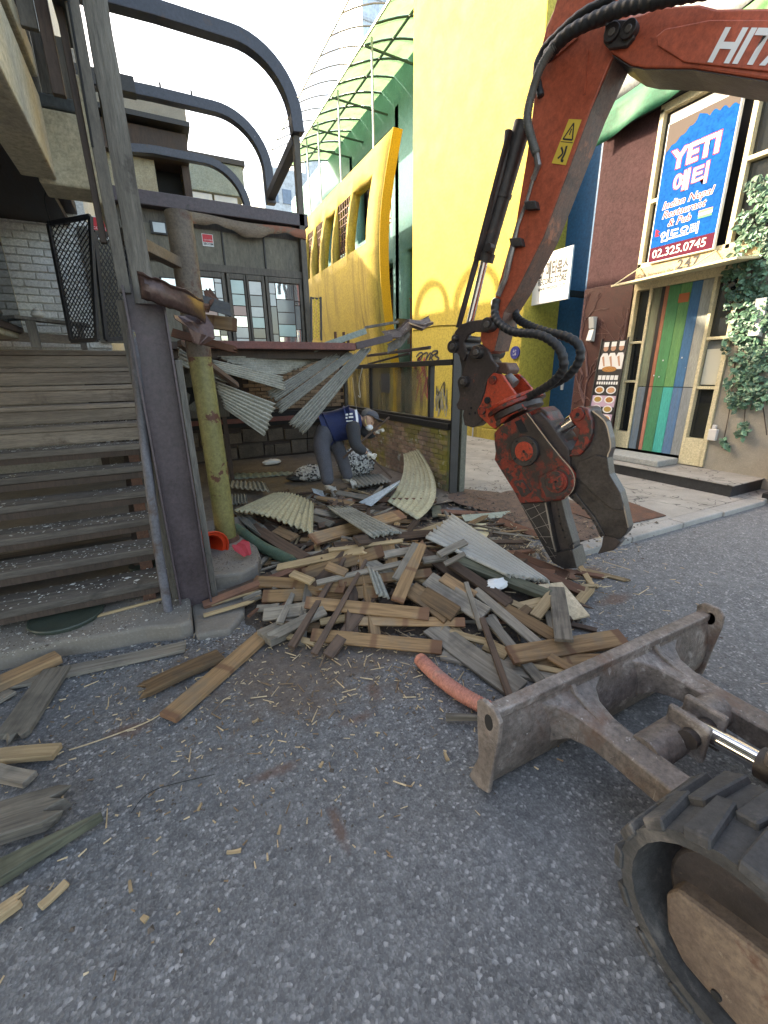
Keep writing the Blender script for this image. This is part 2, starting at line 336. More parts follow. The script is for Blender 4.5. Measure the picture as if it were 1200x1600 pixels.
GREENTIN = mat('grey_green_tin', (.25,.3,.27), (.19,.23,.2), 4, .5, .15, spots=[((.12,.12,.1),6,.62,.1)])
YELLOW = mat('yellow_stucco', (.52,.4,.065), (.47,.36,.055), 2.5, .85, .3, bdist=.004, streak=((.38,.29,.045),6,.62,.25))
YELLOWOLD = mat('stained_yellow_stucco', (.44,.33,.06), (.37,.275,.05), 2, .9, .35, streak=((.12,.085,.03),2.6,.53,.2))
YELLOWSHADE = mat('shaded_yellow_stucco', (.44,.28,.02), (.4,.25,.015), 3, .85, .25)  # deeper copy of the screen's yellow, shade painted into the colour
TEAL = mat('teal_stucco', (.1,.25,.26), (.07,.19,.2), 9, .85, .4, spots=[((.17,.34,.35),14,.6,.1)])
BLUE = mat('blue_wall_paint', (.008,.085,.19), (.007,.07,.16), 2, .6, .08)
MAROON = mat('maroon_wall_panel', (.06,.032,.034), (.042,.022,.023), 3, .88, .15, spec=.1, streak=((.085,.05,.05),8,.6,.25))
DARKRED = mat('dark_red_relief', (.075,.022,.018), (.05,.015,.012), 4, .6, .3)
BRANCH = mat('relief_branch', (.19,.1,.085), (.13,.065,.058), 5, .6, .2)
FRAMECREAM = mat('cream_painted_frame', (.62,.55,.36), (.55,.48,.3), 6, .6, .1)
BLACK = plain('matt_black', (.012,.012,.012), .8)
WHITE = plain('white_print', (.72,.72,.7), .85, spec=.1)
PINKP = plain('pink_outline', (.4,.03,.05), .85, spec=.1)
REDP = plain('red_print', (.55,.02,.03), .5)
BLACKP = plain('black_print', (.015,.015,.017), .6)
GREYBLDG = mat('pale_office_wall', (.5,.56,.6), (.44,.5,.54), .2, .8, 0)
# ------------------------------------------------------------------ ground and paving
g = MB().add([(-160,-160,0),(160,-160,0),(160,160,0),(-160,160,0)], [(0,1,2,3)]).build('asphalt_road', ASPHALT, origin=(0,0,0)); tag(g, kind='structure')
mb = MB(); mb.prism([V(3.42,2.5,.05),V(7.4,2.5,.05),V(9,2.5,.05),V(9,30,.05),V(3.42,30,.05)], (0,0,-.1))
tag(mb.build('pavement', PAVE), kind='structure')
pv = bpy.data.objects['pavement']
x = 3.05; k = 0
while x < 8.6:
    L = random.uniform(.72,.98)
    y0 = 2.33+random.uniform(-.015,.015)
    MB().box((x,y0,-.02),(x+L-.008,2.494,.056+random.uniform(-.006,.006))).build('kerbstone', KERB, pv, bevel=.012)
    x += L; k += 1
tag(MB().prism([V(3.95,3.5,.053),V(4.95,3.15,.053),V(4.8,2.56,.053),V(4.02,2.6,.053)], (0,0,.012)).build('steel_plate', RUST, bevel=.003), 'flat rusty steel plate lying on the cracked pavement', 'steel plate')
soil = MB(); pts = []
for i in range(28):
    a = 2*math.pi*i/28; rr = 1+.25*math.sin(3*a+1)+random.uniform(-.1,.1); pts.append(V(3.72+.62*rr*math.cos(a), 3.6+1.0*rr*math.sin(a), .056))
soil.add([V(3.72,3.6,.075)]+pts, [(0,i+1,(i+1)%28+1) for i in range(28)]); tag(soil.build('soil', SOIL, smooth=True), kind='structure')
# concrete apron under the stairs, ragged front edge
fr = [(-8,3.1),(-3,2.98),(-1.1,2.86),(-.75,2.84),(-.5,2.78),(-.3,2.76),(-.1,2.68),(-.03,2.7),(-.02,3.0),(-.02,9),(-8,9)]
tag(MB().prism([V(x_,y_,.11) for x_,y_ in fr], (0,0,-.2)).build('concrete_apron', SLAB, bevel=.02), kind='structure')
tag(MB().prism([V(x_,y_,.045) for x_,y_ in ((-.02,2.62),(.18,2.58),(.3,2.75),(.36,3.1),(.1,3.3),(-.02,3.0))],(0,0,-.1)).build('concrete_patch', SLAB, bevel=.02), kind='structure')
ft = MB().prism([V(x_,y_,.165) for x_,y_ in ((.13,3.2),(.36,3.14),(.5,3.24),(.56,3.4),(.58,3.7),(.6,4.6),(.12,4.6))],(0,0,-.25)).build('concrete_footing', SLAB, bevel=.02)
tag(ft, kind='structure')
tag(MB().add([(-.02,4.2,.055),(3.36,4.2,.055),(3.36,8.5,.09),(-.02,8.5,.09)],[(0,1,2,3)]).build('terrace_floor', DIRTFLOOR), kind='structure')
# ------------------------------------------------------------------ staircase
st = thing('wooden_staircase', 'weathered open timber staircase with flaking white paint chips on its treads', 'staircase', (-1.5,3,0.11))
STEPS = [(3.1+.23*k,.26+.16*k) for k in range(11)]
XR = [-.05,-.08,-.1,-.1,-.12,-.14]
for k,(y,z) in enumerate(STEPS[:6]):
    for j in range(2):
        d = .125; xr = XR[k]+random.uniform(-.03,.02)
        MB().obox((-3.4,y+.06+j*.132,z-.025+random.uniform(-.004,.004)),(xr,y+.06+j*.132,z-.025+random.uniform(-.004,.004)),(0,d,random.uniform(-.006,.006)),(0,0,.048)).build('tread', TREADWOOD, st, bevel=.006)
    MB().box((-3.4,y+.015,z-.1),(-.2,y+.04,z-.0505)).build('tread_support', BROWNTRIM, st)
for k in range(6,11):
    y,z = STEPS[k]
    MB().obox((-3.4,y+.012,z-.1),(-.08-.02*random.random(),y+.012,z-.1),(0,.022,0),(0,.0,.108)).build('riser', RISERWOOD, st, bevel=.003)
    MB().obox((-3.4,y-.004+.12,z-.022),(-.08,y-.004+.12,z-.022),(0,.25,0),(0,0,.038)).build('tread', RISERWOOD, st, bevel=.005)
for xs in (-.36,-1.6,-2.9):
    MB().prism([V(xs,3.32,.11),V(xs,3.55,.11),V(xs,5.4,1.38),V(xs,5.4,1.6),V(xs,5.32,1.54)],(.045,0,0)).build('stringer', BROWNTRIM, st)
    for k,(y,z) in enumerate(STEPS[:6]):
        MB().box((xs+.05,y+.03,max(.11,z-.25)),(xs+.13,y+.06,z-.1)).build('bracket', RUST, st)
# steel sawtooth side string by the column
MB().prism([V(-.03,3.12,.12),V(-.03,3.3,.12),V(-.03,5.3,1.62),V(-.03,5.3,1.86),V(-.03,5.15,1.86)],(.012,0,0)).build('side_string', DARKSTEEL, st)
fl = MB()
for i in range(1500):
    k = random.choice((0,0,1,1,2,2,3,4,5,5,5,6)); y,z = STEPS[k]
    x_ = random.uniform(-2.2,-.1); yy = y+random.uniform(.005,.24); s = random.uniform(.0025,.01)*(2.4 if random.random() < .06 else 1); a = random.uniform(0,3.1)
    dx,dy = math.cos(a)*s, math.sin(a)*s
    fl.add([(x_-dx,yy-dy,z+.004),(x_+dy,yy-dx,z+.006),(x_+dx,yy+dy*.8,z+.004),(x_-dy,yy+dx,z+.005)],[(0,1,2,3)])
tag(fl.build('paint_flakes', plain('flake_white', (.6,.6,.57), .8), st), kind='stuff')
for i in range(3):
    yy = 3.9+.35*i
    tag(MB().obox((-2.6,yy,.14+.05*i),(-.3,yy+.1,.15+.06*i),(0,.13,0),(0,0,.03)).build('stored_board', TREADWOOD, bevel=.004), 'dark dusty board lying in the gloom below the open stairs', 'board', 'boards below the stairs')
lid = thing('plastic_lid', 'round dark green lid lying under the bottom tread', 'tray', (-.75,3.02,.111))  # round plastic lid left lying flat
circ = lambda c,r,n=28,z=0: [V(c[0]+r*math.cos(2*math.pi*i/n), c[1]+r*math.sin(2*math.pi*i/n), z) for i in range(n)]
GREENPL = mat('dark_green_plastic', (.04,.055,.042), (.03,.04,.03), 8, .5, .1)
MB().prism(circ((-.75,3.12),.2,28,.14),(0,0,-.03)).build('disc', GREENPL, lid, bevel=.008)
MB().tube([p for p in circ((-.75,3.12),.2,28,.135)]+[V(-.55,3.12,.135)],.009,6).build('rim', GREENPL, lid, smooth=True)
tag(MB().tube([(-.3,3.5,.11),(-.3,3.5,.24)],[.09,.1],18).build('paint_tin', GREENPL, smooth=True), 'dark round tin standing in the shade behind the lowest tread', 'tin')
# ------------------------------------------------------------------ steel column, poles
co = thing('steel_column', 'purple-brown steel channel column standing at the foot of the stairs', 'column', (.02,3.0,.045))
MB().box((-.075,3.025,.045),(.105,3.037,2.1)).build('web', STEELPURPLE, co)
MB().box((-.087,2.945,.045),(-.0755,3.045,2.08)).build('flange', STEELPURPLE, co)
MB().box((.1055,2.945,.045),(.117,3.045,2.12)).build('flange', STEELPURPLE, co)
MB().box((-.13,3.06,.05),(-.09,3.11,2.02)).build('backing_timber', GREYWOOD, co, bevel=.004)
MB().box((.125,3.06,.05),(.165,3.1,1.7)).build('backing_timber', GREYWOOD, co, bevel=.004)
po = thing('timber_post', 'tall rough grey timber post rising above the steel column past the arches', 'post', (0,3.06,2.1))
up = MB(); n = 26
for i in range(n):
    z = 2.0+i*.15
    ring = [V(.022+.052*sx*(1+random.uniform(-.1,.1)), 3.07+.07*sy*(1+random.uniform(-.06,.06)), z) for sx,sy in ((-1,-1),(0,-1.08),(1,-1),(1.05,0),(1,1),(0,1),(-1,1),(-1.03,0))]
    up.add(ring, []); b0 = len(up.v)-8
    if i: up.add([], []); up.f += [(b0-8+j, b0-8+(j+1)%8, b0+(j+1)%8, b0+j) for j in range(8)]; up.m += [0]*8
up.build('shaft', GREYWOOD, po, smooth=True, auto=30)
MB().box((-.105,3.0,2.05),(-.045,3.03,3.6)).build('angle_iron', FACADEFRAME, po, bevel=.004)
MB().box((-.15,3.05,2.3),(-.118,3.09,4.4)).build('side_board', BROWNTRIM, po, bevel=.004)
MB().box((-.235,3.1,2.95),(-.18,3.14,5.6)).build('side_board', BROWNTRIM, po, bevel=.004)
MB().box((-.31,3.12,3.2),(-.24,3.15,5.6)).build('side_board', FACADEFRAME, po, bevel=.004)
MB().tube(smoothpath([(-.1,2.97,3.9),(-.115,2.96,3.6),(-.09,2.96,3.3),(-.1,2.96,2.7)]),.006,5).build('cable', BLACK, po, smooth=True)
rl = thing('handrail_pipe', 'thin upright handrail pipe with flaking grey and yellow paint at the stair edge', 'pipe', (-.16,2.9,.11))
MB().tube([(-.16,2.9,.11),(-.15,2.93,.6),(-.12,3.0,1.2),(-.075,3.05,1.86)],.028,12).build('upright', GREYPAINTPIPE, rl, smooth=True)
MB().tube(smoothpath([(-.075,3.05,1.84),(-.06,3.09,1.9),(-.05,3.22,1.86),(-.05,3.6,1.7),(-.05,4.6,1.0)]),.03,10).build('sloping_rail', GREYPAINTPIPE, rl, smooth=True)
pp = thing('support_pipe', 'olive green support pipe with peeling paint and rust on a concrete footing', 'pipe', (.36,3.92,.165))
MB().tube([(.36,3.92,.165),(.36,3.92,.9),(.345,3.91,1.75)],.088,22).build('lower_tube', OLIVEPIPE, pp, smooth=True)
MB().tube([(.345,3.91,1.7501),(.335,3.9,2.74)],.092,22).build('upper_tube', PALEPIPE, pp, smooth=True)
MB().tube([(.36,3.92,.166),(.36,3.92,.2)],[.115,.1],22).build('foot_collar', RUST, pp, smooth=True)
MB().beam((-.05,3.1,2.36),(.27,3.85,2.4),.08,.07).build('cross_bar', PALEPIPE, pp, bevel=.004)
# crumpled sheet metal torn from the eaves, hooked on the column
cm = thing('crumpled_flashing', 'crumpled brown metal flashing hanging between the column top and the support pipe', 'flashing', (.15,3.2,1.75))
def crumple(path, wd, amp, nw=7):
    b = MB(); rows = len(path)
    for i,(p,wv) in enumerate(path):
        for j in range(nw):
            t = j/(nw-1)-.5; b.v.append(Vector(p)+Vector(wv)*t+V(random.uniform(-amp,amp),random.uniform(-amp,amp),random.uniform(-amp,amp)))
    b.f += [(i*nw+j,i*nw+j+1,(i+1)*nw+j+1,(i+1)*nw+j) for i in range(rows-1) for j in range(nw-1)]; b.m += [0]*len(b.f); return b
FLASH = mat('brown_flashing', (.11,.062,.052), (.055,.034,.03), 5, .38, .1, metal=.45, spots=[((.3,.25,.22),18,.7,.06),((.06,.04,.04),4,.6,.1)])
pa = [PY(x_,y_,Y_) for x_,y_,Y_ in ((218,448,2.92),(240,456,2.9),(268,466,2.95),(298,478,3.05),(318,490,3.2))]
b_ = MB(); nw = 9
for i,p in enumerate(smoothpath(pa,4)):
    for j in range(nw):
        a = -.85+1.7*j/(nw-1); k = 1+.04*math.sin(i*1.3); b_.v.append(p+V(0,-.07*math.cos(a)*k-.03*(j == 0),-.085*math.sin(a)*k)+V(0,random.uniform(-.004,.004),random.uniform(-.005,.005)))
nr = len(b_.v)//nw; b_.f = [(i*nw+j,i*nw+j+1,(i+1)*nw+j+1,(i+1)*nw+j) for i in range(nr-1) for j in range(nw-1)]; b_.m = [0]*len(b_.f)
b_.build('bent_gutter', FLASH, cm, solid=.004, smooth=True, auto=25)
pa = [PY(x_,y_,Y_) for x_,y_,Y_ in ((296,492,3.15),(306,505,3.12),(314,520,3.1),(308,538,3.1))]
crumple([(pa[0],(.2,.05,.03)),(pa[1],(.22,.05,-.02)),(pa[2],(.15,.04,-.05)),(pa[3],(.04,.01,-.02))], .1, .008).build('hanging_flap', FLASH, cm, solid=.004)
pa = [PY(x_,y_,Y_) for x_,y_,Y_ in ((318,472,3.4),(340,478,3.4),(360,484,3.4))]
crumple([(p,(0,.02,.09)) for p in pa], .1, .003).build('folded_end', DARKSTEEL, cm, solid=.006)
pa = [PY(x_,y_,Y_) for x_,y_,Y_ in ((322,455,3.5),(335,470,3.4),(330,486,3.4),(310,476,3.3))]
crumple([(p,(.06,.05,.05)) for p in pa], .1, .02).build('crushed_bracket', RUST, cm, solid=.004)
def plank_between(name, p, q, wv, hv, m, label, cat, group=None, bevel=.004):
    return tag(oriented_board(name, p, q, wv, hv, m, bevel), label, cat, group)
def oriented_board(name, p, q, wv, hv, m, bevel=.004, taper=0, broken=0, parent=None):
    """board whose local X runs along its length, with slightly bowed length and, if broken, a splintered end"""
    p,q,wv,hv = Vector(p),Vector(q),Vector(wv),Vector(hv); L = (q-p).length; x_ = (q-p).normalized()
    y_ = (wv-x_*wv.dot(x_)).normalized(); z_ = x_.cross(y_); wd = wv.length; th = hv.length
    b = MB(); nx = 6; bow = random.uniform(-.006,.006); tw = random.uniform(-.03,.03)
    for i in range(nx+1):
        t = i/nx; ww = wd/2*(1-taper*t); zb = bow*(1-(2*t-1)**2); c,s = math.cos(tw*(t-.5)),math.sin(tw*(t-.5))
        for a,h_ in ((-1,-1),(1,-1),(1,1),(-1,1)):
            yy,zz = a*ww, h_*th/2; b.v.append(V(t*L, yy*c-zz*s, yy*s+zz*c+zb))
    for i in range(nx):
        for j in range(4): b.f.append((i*4+j, i*4+(j+1)%4, (i+1)*4+(j+1)%4, (i+1)*4+j))
    b.f.append((3,2,1,0)); e = nx*4
    if broken:
        k = 7; n0 = len(b.v)
        for h_ in (-1,1):
            for j in range(k):
                ext = random.uniform(.0,.07)*(1 if j%2 else .35)*broken
                b.v.append(V(L+ext, (-1+2*j/(k-1))*wd/2*(1-taper), h_*th/2+bow*0))
        lo = [n0+j for j in range(k)]; hi = [n0+k+j for j in range(k)]
        b.f.append((e,)+tuple(lo)+(e+1,)) ; b.f.append((e+3,)+tuple(hi)+(e+2,))
        for j in range(k-1): b.f.append((lo[j],lo[j+1],hi[j+1],hi[j]))
        b.f.append((e,lo[0],hi[0],e+3)); b.f.append((e+1,e+2,hi[-1],lo[-1]))
    else: b.f.append((e,e+1,e+2,e+3))
    b.m = [0]*len(b.f)
    me = bpy.data.meshes.new(name); me.from_pydata([tuple(v) for v in b.v], [], b.f)
    bm = bmesh.new(); bm.from_mesh(me); bmesh.ops.recalc_face_normals(bm, faces=bm.faces); bm.to_mesh(me); bm.free()
    me.materials.append(m); o = bpy.data.objects.new(name, me); COL.objects.link(o)
    rot = Matrix((x_,y_,z_)).transposed().to_4x4()
    if parent is None: o.location = p
    else: o.parent = parent; o.location = p-BASE[parent.name]
    o.rotation_euler = rot.to_euler(); BASE[o.name] = p
    if bevel:
        md = o.modifiers.new('bevel','BEVEL'); md.width = bevel; md.segments = 1; md.limit_method = 'ANGLE'; md.angle_limit = R_(50)
    return o
# ------------------------------------------------------------------ left house
lh = thing('timber_house', 'old house with cream balcony edge, white brick wall and dark upper storey above the stairs', 'house', (-1.5,5,1.86))
def LB(name, a, b, m, bevel=.006, parent=None): return MB().box(a,b).build(name, m, parent or lh, bevel=bevel)
LB('wall', (-8,5.62,1.86),(-.36,8.4,8.3), WMORTAR, 0)          # body behind the brick face
LB('upper_wall', (-8,.8,3.52),(-.46,5.6,8.3), SLATE, 0)
LB('side_wall', (-8,.8,1.95),(-1.35,4.4,3.1), WMORTAR, 0)
# brick face bricks, white painted, on the wall facing the street
bmesh_b = piece_mesh('brick', MB().box((-.1,-.012,-.029),(.1,.012,.029)), WBRICK, .005)
wallp = bpy.data.objects['wall']
row = 0; z = 1.93
while z < 3.12:
    x_ = -1.5+(.105 if row % 2 else 0)
    while x_ < -.44:
        piece(bmesh_b, wallp, (x_,5.612+random.uniform(-.002,.002),z)); x_ += .21
    z += .068; row += 1
# splayed reveal and window on the left
LB('window_reveal', (-1.36,4.4,1.95),(-1.05,5.55,3.1), CREAM, .02)
wn = LB('window', (-1.049,4.5,2.0),(-1.02,5.35,2.75), BROWNTRIM, .004)
MB().box((-1.0195,4.56,2.05),(-1.01,5.29,2.7)).build('pane', DARKGLASS, wn)
LB('lintel', (-1.35,4.4,3.1),(-.42,5.6,3.2), BROWNTRIM)
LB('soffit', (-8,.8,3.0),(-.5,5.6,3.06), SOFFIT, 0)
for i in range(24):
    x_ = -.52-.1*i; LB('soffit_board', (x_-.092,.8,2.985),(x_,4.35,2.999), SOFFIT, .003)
LB('fascia', (-.5,.8,2.7),(-.33,3.5,3.1), CREAM, .01)
LB('fascia_lip', (-.46,.8,3.103),(-.36,3.5,3.16), SLATE, .006)
LB('fascia_cap', (-.45,.8,3.163),(-.315,3.48,3.3), CREAM, .012)
LB('fascia_cap', (-.45,.8,3.303),(-.4,3.46,3.42), CREAM, .01)
LB('corner_block', (-.42,3.503,2.68),(-.15,3.75,3.05), CREAM, .012)
LB('corner_side', (-.149,3.52,2.62),(-.11,4.3,3.25), CREAM, .012)
LB('corner_cap', (-.44,3.503,3.053),(-.16,3.72,3.12), SLATE, .01)
for i in range(3): LB('corner_board', (-.4+.085*i,3.52,3.123),(-.4+.085*i+.08,3.56,3.4), GREYWOOD, .004)
LB('back_trim', (-.5,4.2,2.93),(-.12,4.3,3.02), BROWNTRIM)
for i,(x_,w_,m_) in enumerate(((-.5,.05,FACADEFRAME),(-.56,.05,BROWNTRIM),(-.45,.09,SLATE),(-.36,.05,BROWNTRIM))):
    LB('cladding_strip', (x_,3.3+.07*i,3.4),(x_+w_,3.34+.07*i,5.8), m_, .005)
for i in range(9): LB('cladding_panel', (-.459,1.0+.26*i,3.53),(-.445,1.25+.26*i,8), SLATE, .003)
LB('broken_ledge', (-.44,2.9,3.43),(-.33,3.3,3.5), GREYWOOD, .01)
LB('inner_wall', (-.44,5.56,1.95),(-.1,5.6,3.0), FACADEGREY, .002)
# bench at the top of the stairs
be = thing('porch_bench', 'low weathered timber bench rail beside the white brick wall', 'bench', (-.85,5.2,1.87))
MB().obox((-1.4,4.95,2.14),(-.5,5.45,2.1),(0,.16,0),(0,0,.03)).build('top_board', GREYWOOD, be, bevel=.004)
MB().box((-.95,5.12,1.87),(-.88,5.16,2.1)).build('leg', GREYWOOD, be, bevel=.003)
MB().box((-.6,5.34,1.87),(-.55,5.38,2.08)).build('leg', GREYWOOD, be, bevel=.003)
MB().obox((-1.4,5.2,1.98),(-.55,5.4,1.96),(0,.02,0),(0,0,.08)).build('skirt_board', RISERWOOD, be, bevel=.003)
tag(MB().ellipsoid((-.86,5.2,2.16),(.05,.045,.035),10,7,.12).ellipsoid((-.86,5.2,2.195),(.03,.03,.02),8,6,.1).build('porch_ornament', plain('chalk',(.6,.58,.52),.9), smooth=True), 'small pale pebble ornament on the bench top', 'ornament')
# terrace deck
dk = thing('terrace_deck', 'raised terrace deck with a red-brown steel edge and dark underside', 'deck', (1,6.5,1.86))
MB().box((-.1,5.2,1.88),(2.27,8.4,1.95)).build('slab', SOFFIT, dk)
MB().box((.3,5.165,1.885),(2.27,5.198,1.965)).build('edge_beam', REDOXIDE, dk, bevel=.006)
for i in range(6): MB().box((.1,5.35+.5*i,1.79),(2.25,5.41+.5*i,1.879)).build('joist', BROWNTRIM, dk)
MB().box((-3.4,5.42,1.83),(-.105,5.6,1.868)).build('landing_board', RISERWOOD, dk)
for i,(x_,y_) in enumerate(((2.05,5.3),(2.16,5.3),(2.3,5.5))): MB().box((x_,y_,1.966),(x_+.025,y_+.03,2.1)).build('stub', RUST, dk)
# facade of leaded windows on the deck
FY = 5.65
fc = thing('leaded_window_front', 'olive grey timber front with leaded glass windows on the raised deck', 'house front', (.9,FY,1.95))
fx = lambda px,py=470: PY(px,py,FY).x
def FB(name, x0,x1,z0,z1, m, d=0.0, th=.03, bevel=.003, parent=None): return MB().box((x0,FY+d,z0),(x1,FY+d+th,z1)).build(name, m, parent or fc, bevel=bevel)
FB('back_wall', -.1,1.84,1.96,3.36, FACADEFRAME, .07,.06,0)
XA = [fx(a) for a in (222,292,352,386,416,474)]
pnl = [(-.09,.27),(.29,.62),(.64,1.21),(1.23,1.79)]
xs_ = [fx(300,370),fx(346,370),fx(411,370),fx(466,370)]
for a,b in ((-.08,xs_[0]-.03),(xs_[0],xs_[1]),(xs_[1]+.02,xs_[2]),(xs_[2]+.02,xs_[3])):
    FB('wall_panel', a,b,2.8,3.13, FACADEGREY, .03,.03)
FB('wall_panel', -.08,xs_[0]-.06,1.97,2.77, FACADEGREY, .03,.03)
for a in xs_[1:3]: FB('panel_batten', a+.002,a+.018,2.8,3.13, DARKSTEEL, .015,.04)
FB('mid_rail', xs_[0]-.05,1.83,2.72,2.795, FACADEFRAME, .0,.06)
FB('top_beam', -.15,1.9,3.27,3.4, STEELPURPLE, -.04,.12,.008)
for a in (xs_[0]-.05,): FB('stile', a,a+.05,1.97,3.25, FACADEFRAME, 0,.05)
sw = FB('small_window', fx(232,335),fx(258,335),3.03,3.15, DARKSTEEL, .01,.04)
MB().box((fx(236,335),FY,3.045),(fx(255,335),FY+.009,3.135)).build('pane', PANES[0], sw)
lw = FB('low_window', fx(250,440),fx(284,440),2.5,2.63, DARKSTEEL, .01,.035)
MB().box((fx(253,440),FY,2.515),(fx(281,440),FY+.009,2.615)).build('pane', PANES[5], lw)
def leaded(x0, x1, cols, seed):
    rnd = random.Random(seed)
    wf = FB('leaded_window', x0,x1,1.97,2.71, LEAD, .02,.02,0)
    FB('stile', x0-.035,x0-.002,1.97,2.715, FACADEFRAME, -.005,.05)
    FB('stile', x1+.002,x1+.035,1.97,2.715, FACADEFRAME, -.005,.05)
    FB('head', x0,x1,2.66,2.715, FACADEFRAME, -.005,.05)
    tot = sum(c for c,_ in cols); x_ = x0
    for c,cuts in cols:
        wdt = (x1-x0)*c/tot; zs = [1.975]+[1.975+.68*q for q in cuts]+[2.655]
        for a,b in zip(zs[:-1],zs[1:]):
            mi = rnd.choices(range(7),(3,4,2,3,1,4,2))[0]
            MB().box((x_+.006,FY+.008+rnd.uniform(-.002,.002),a+.005),(x_+wdt-.006,FY+.0195,b-.005)).build('pane', PANES[mi], wf)
        x_ += wdt
leaded(fx(306),fx(350),[(1,(.1,.3,.34,.62,.8)),(.38,(.12,.3,.5,.7,.93))],1)
leaded(fx(363),fx(384),[(1,(.08,.26,.44,.6,.78))],2)
leaded(fx(391),fx(411),[(1,(.08,.25,.43,.6,.78))],3)
leaded(fx(422),fx(469),[(.35,(.16,.62,.82)),(1,(.12,.33,.53,.74)),(.33,(.25,.65,.72))],4)
FB('corner_post', 1.79,1.86,1.95,4.15, FACADEFRAME, -.04,.08,.006)
b_ = MB(); nn = 34
for i in range(nn):
    t = i/(nn-1); x_ = .4+1.46*t; zt = 3.255-.03*t+.01*math.sin(9*t); zb = zt-.07-.05*math.sin(math.pi*t)-.03*math.sin(14*t)
    b_.v += [V(x_,FY-.05,zt),V(x_,FY-.054-.006*math.sin(31*t),(zt+zb)/2),V(x_,FY-.058-.012*math.sin(23*t),zb+.008*math.sin(47*t))]
b_.f = [(i*3+j,i*3+j+1,i*3+3+j+1,i*3+3+j) for i in range(nn-1) for j in range(2)]; b_.m = [0]*len(b_.f)
b_.build('torn_fabric', FABRIC, fc, solid=.003, smooth=True, auto=20)
# pergola arches
pg = thing('pergola_frame', 'blue-black steel arches curving over the terrace against the sky', 'pergola', (1,7,1.95))
def arch(y, zt, zend, xs0, wd=.12):
    c = V(1.2,y,zt-.62); pts = [V(xs0,y,zt-.03),V(.5,y,zt)]
    for i in range(13):
        a = math.pi/2*(1-i/12); pts.append(V(1.2+.63*math.cos(a), y, zt-.62+.62*math.sin(a)))
    pts.append(V(1.84,y,zend)); b = MB(); pr = None
    n = len(pts)
    for i,p in enumerate(pts):
        d = (pts[min(i+1,n-1)]-pts[max(i-1,0)]).normalized(); nv = V(-d.z,0,d.x)
        b.v += [p+nv*wd/2+V(0,-wd/2,0),p+nv*wd/2+V(0,wd/2,0),p-nv*wd/2+V(0,wd/2,0),p-nv*wd/2+V(0,-wd/2,0)]
    b.f = [(i*4+j,i*4+(j+1)%4,i*4+4+(j+1)%4,i*4+4+j) for i in range(n-1) for j in range(4)]+[(0,1,2,3),(n*4-1,n*4-2,n*4-3,n*4-4)]; b.m = [0]*len(b.f)
    return b.build('arch', TUBESTEEL, pg, bevel=.006)
arch(5.62,4.86,4.16,-.3,.13); arch(7.0,4.86,3.9,-.3,.12); arch(8.5,4.85,3.9,.2,.11)
MB().beam((1.83,5.66,4.12),(1.83,7.0,3.98),.1,.1).build('link_tube', TUBESTEEL, pg, bevel=.005)
MB().beam((-.3,7.0,4.86),(.32,7.0,4.87),.16,.16).build('sleeve', DARKSTEEL, pg, bevel=.006)
for x_ in (.95,.6): MB().tube([(x_,7.0,4.91),(x_,7.0,4.99)],.012,6).build('bolt', DARKSTEEL, pg)
bx = MB(); PYb = 3.0
bt = tag(MB().obox((-.12,2.94,3.32),(-.12,3.4,3.35),(.075,0,0),(0,0,.1)).build('cut_tube', DARKSTEEL, bevel=.004), 'short cut square steel tube sticking out beside the timber post', 'tube')
# security stickers
def sticker(p, sz, label):
    t = thing('security_sign', label, 'sign', p); p = Vector(p)
    MB().box((p.x,p.y-.004,p.z),(p.x+sz,p.y,p.z+sz*1.02)).build('plate', WHITE, t)
    MB().box((p.x+sz*.05,p.y-.006,p.z+sz*.34),(p.x+sz*.95,p.y-.0042,p.z+sz*.98)).build('red_field', REDP, t)
    text('CCTV작동중', (p.x+sz*.14,p.y-.006,p.z+sz*.45), (1,0,0),(0,0,1), sz*.16, WHITE, t)
    text('SECOM', (p.x+sz*.08,p.y-.004,p.z+sz*.1), (1,0,0),(0,0,1), sz*.27, BLACKP, t, bold=.03)
q = PY(141,366,5.4); sticker((q.x,5.553,q.z-.0), .19, 'red and white security sign above the black mesh cage')
q = PY(317,384,FY+.03); sticker((q.x,FY+.029,q.z), .115, 'small red and white security sticker on the olive grey panel')
# mesh cage by the stair head
cg = thing('mesh_cage', 'black steel cage with diamond mesh panels leaning at the stair head', 'cage', (-.35,5.0,1.87))
def mesh_panel(c00,c10,c11,c01,nu,nv,fr=.035):
    c = [Vector(p) for p in (c00,c10,c11,c01)]
    nrm = (c[1]-c[0]).cross(c[3]-c[0]).normalized()
    for a,b in ((0,1),(1,2),(2,3),(3,0)): MB().beam(c[a],c[b],fr,fr*.8,nrm).build('frame_bar', CAGEBLACK, cg, bevel=.003)
    P = lambda u,v: (c[0]*(1-u)+c[1]*u)*(1-v)+(c[3]*(1-u)+c[2]*u)*v
    b = MB()
    for i in range(nu):
        for j in range(nv):
            for (u0,v0),(u1,v1) in (((i,j+.5),(i+.5,j)),((i+.5,j),(i+1,j+.5)),((i+1,j+.5),(i+.5,j+1)),((i+.5,j+1),(i,j+.5))):
                b.beam(P(u0/nu,v0/nv),P(u1/nu,v1/nv),.005,.007,nrm)
    tag(b.build('diamond_mesh', CAGEBLACK, cg), kind='stuff')
A0,A1,A2,A3 = PY(112,533,5.0),PY(152,531,4.75),PY(141,338,4.75),PY(76,350,5.0)
mesh_panel(A0,A1,A2,A3,8,20)
B0,B1,B2,B3 = PY(166,531,4.85),PY(212,527,5.1),PY(196,369,5.1),PY(147,363,4.85)
mesh_panel(B0,B1,B2,B3,8,16)
MB().beam(PY(216,527,5.15),PY(203,366,5.15),.05,.03,(0,1,0)).build('outer_post', CAGEBLACK, cg, bevel=.003)
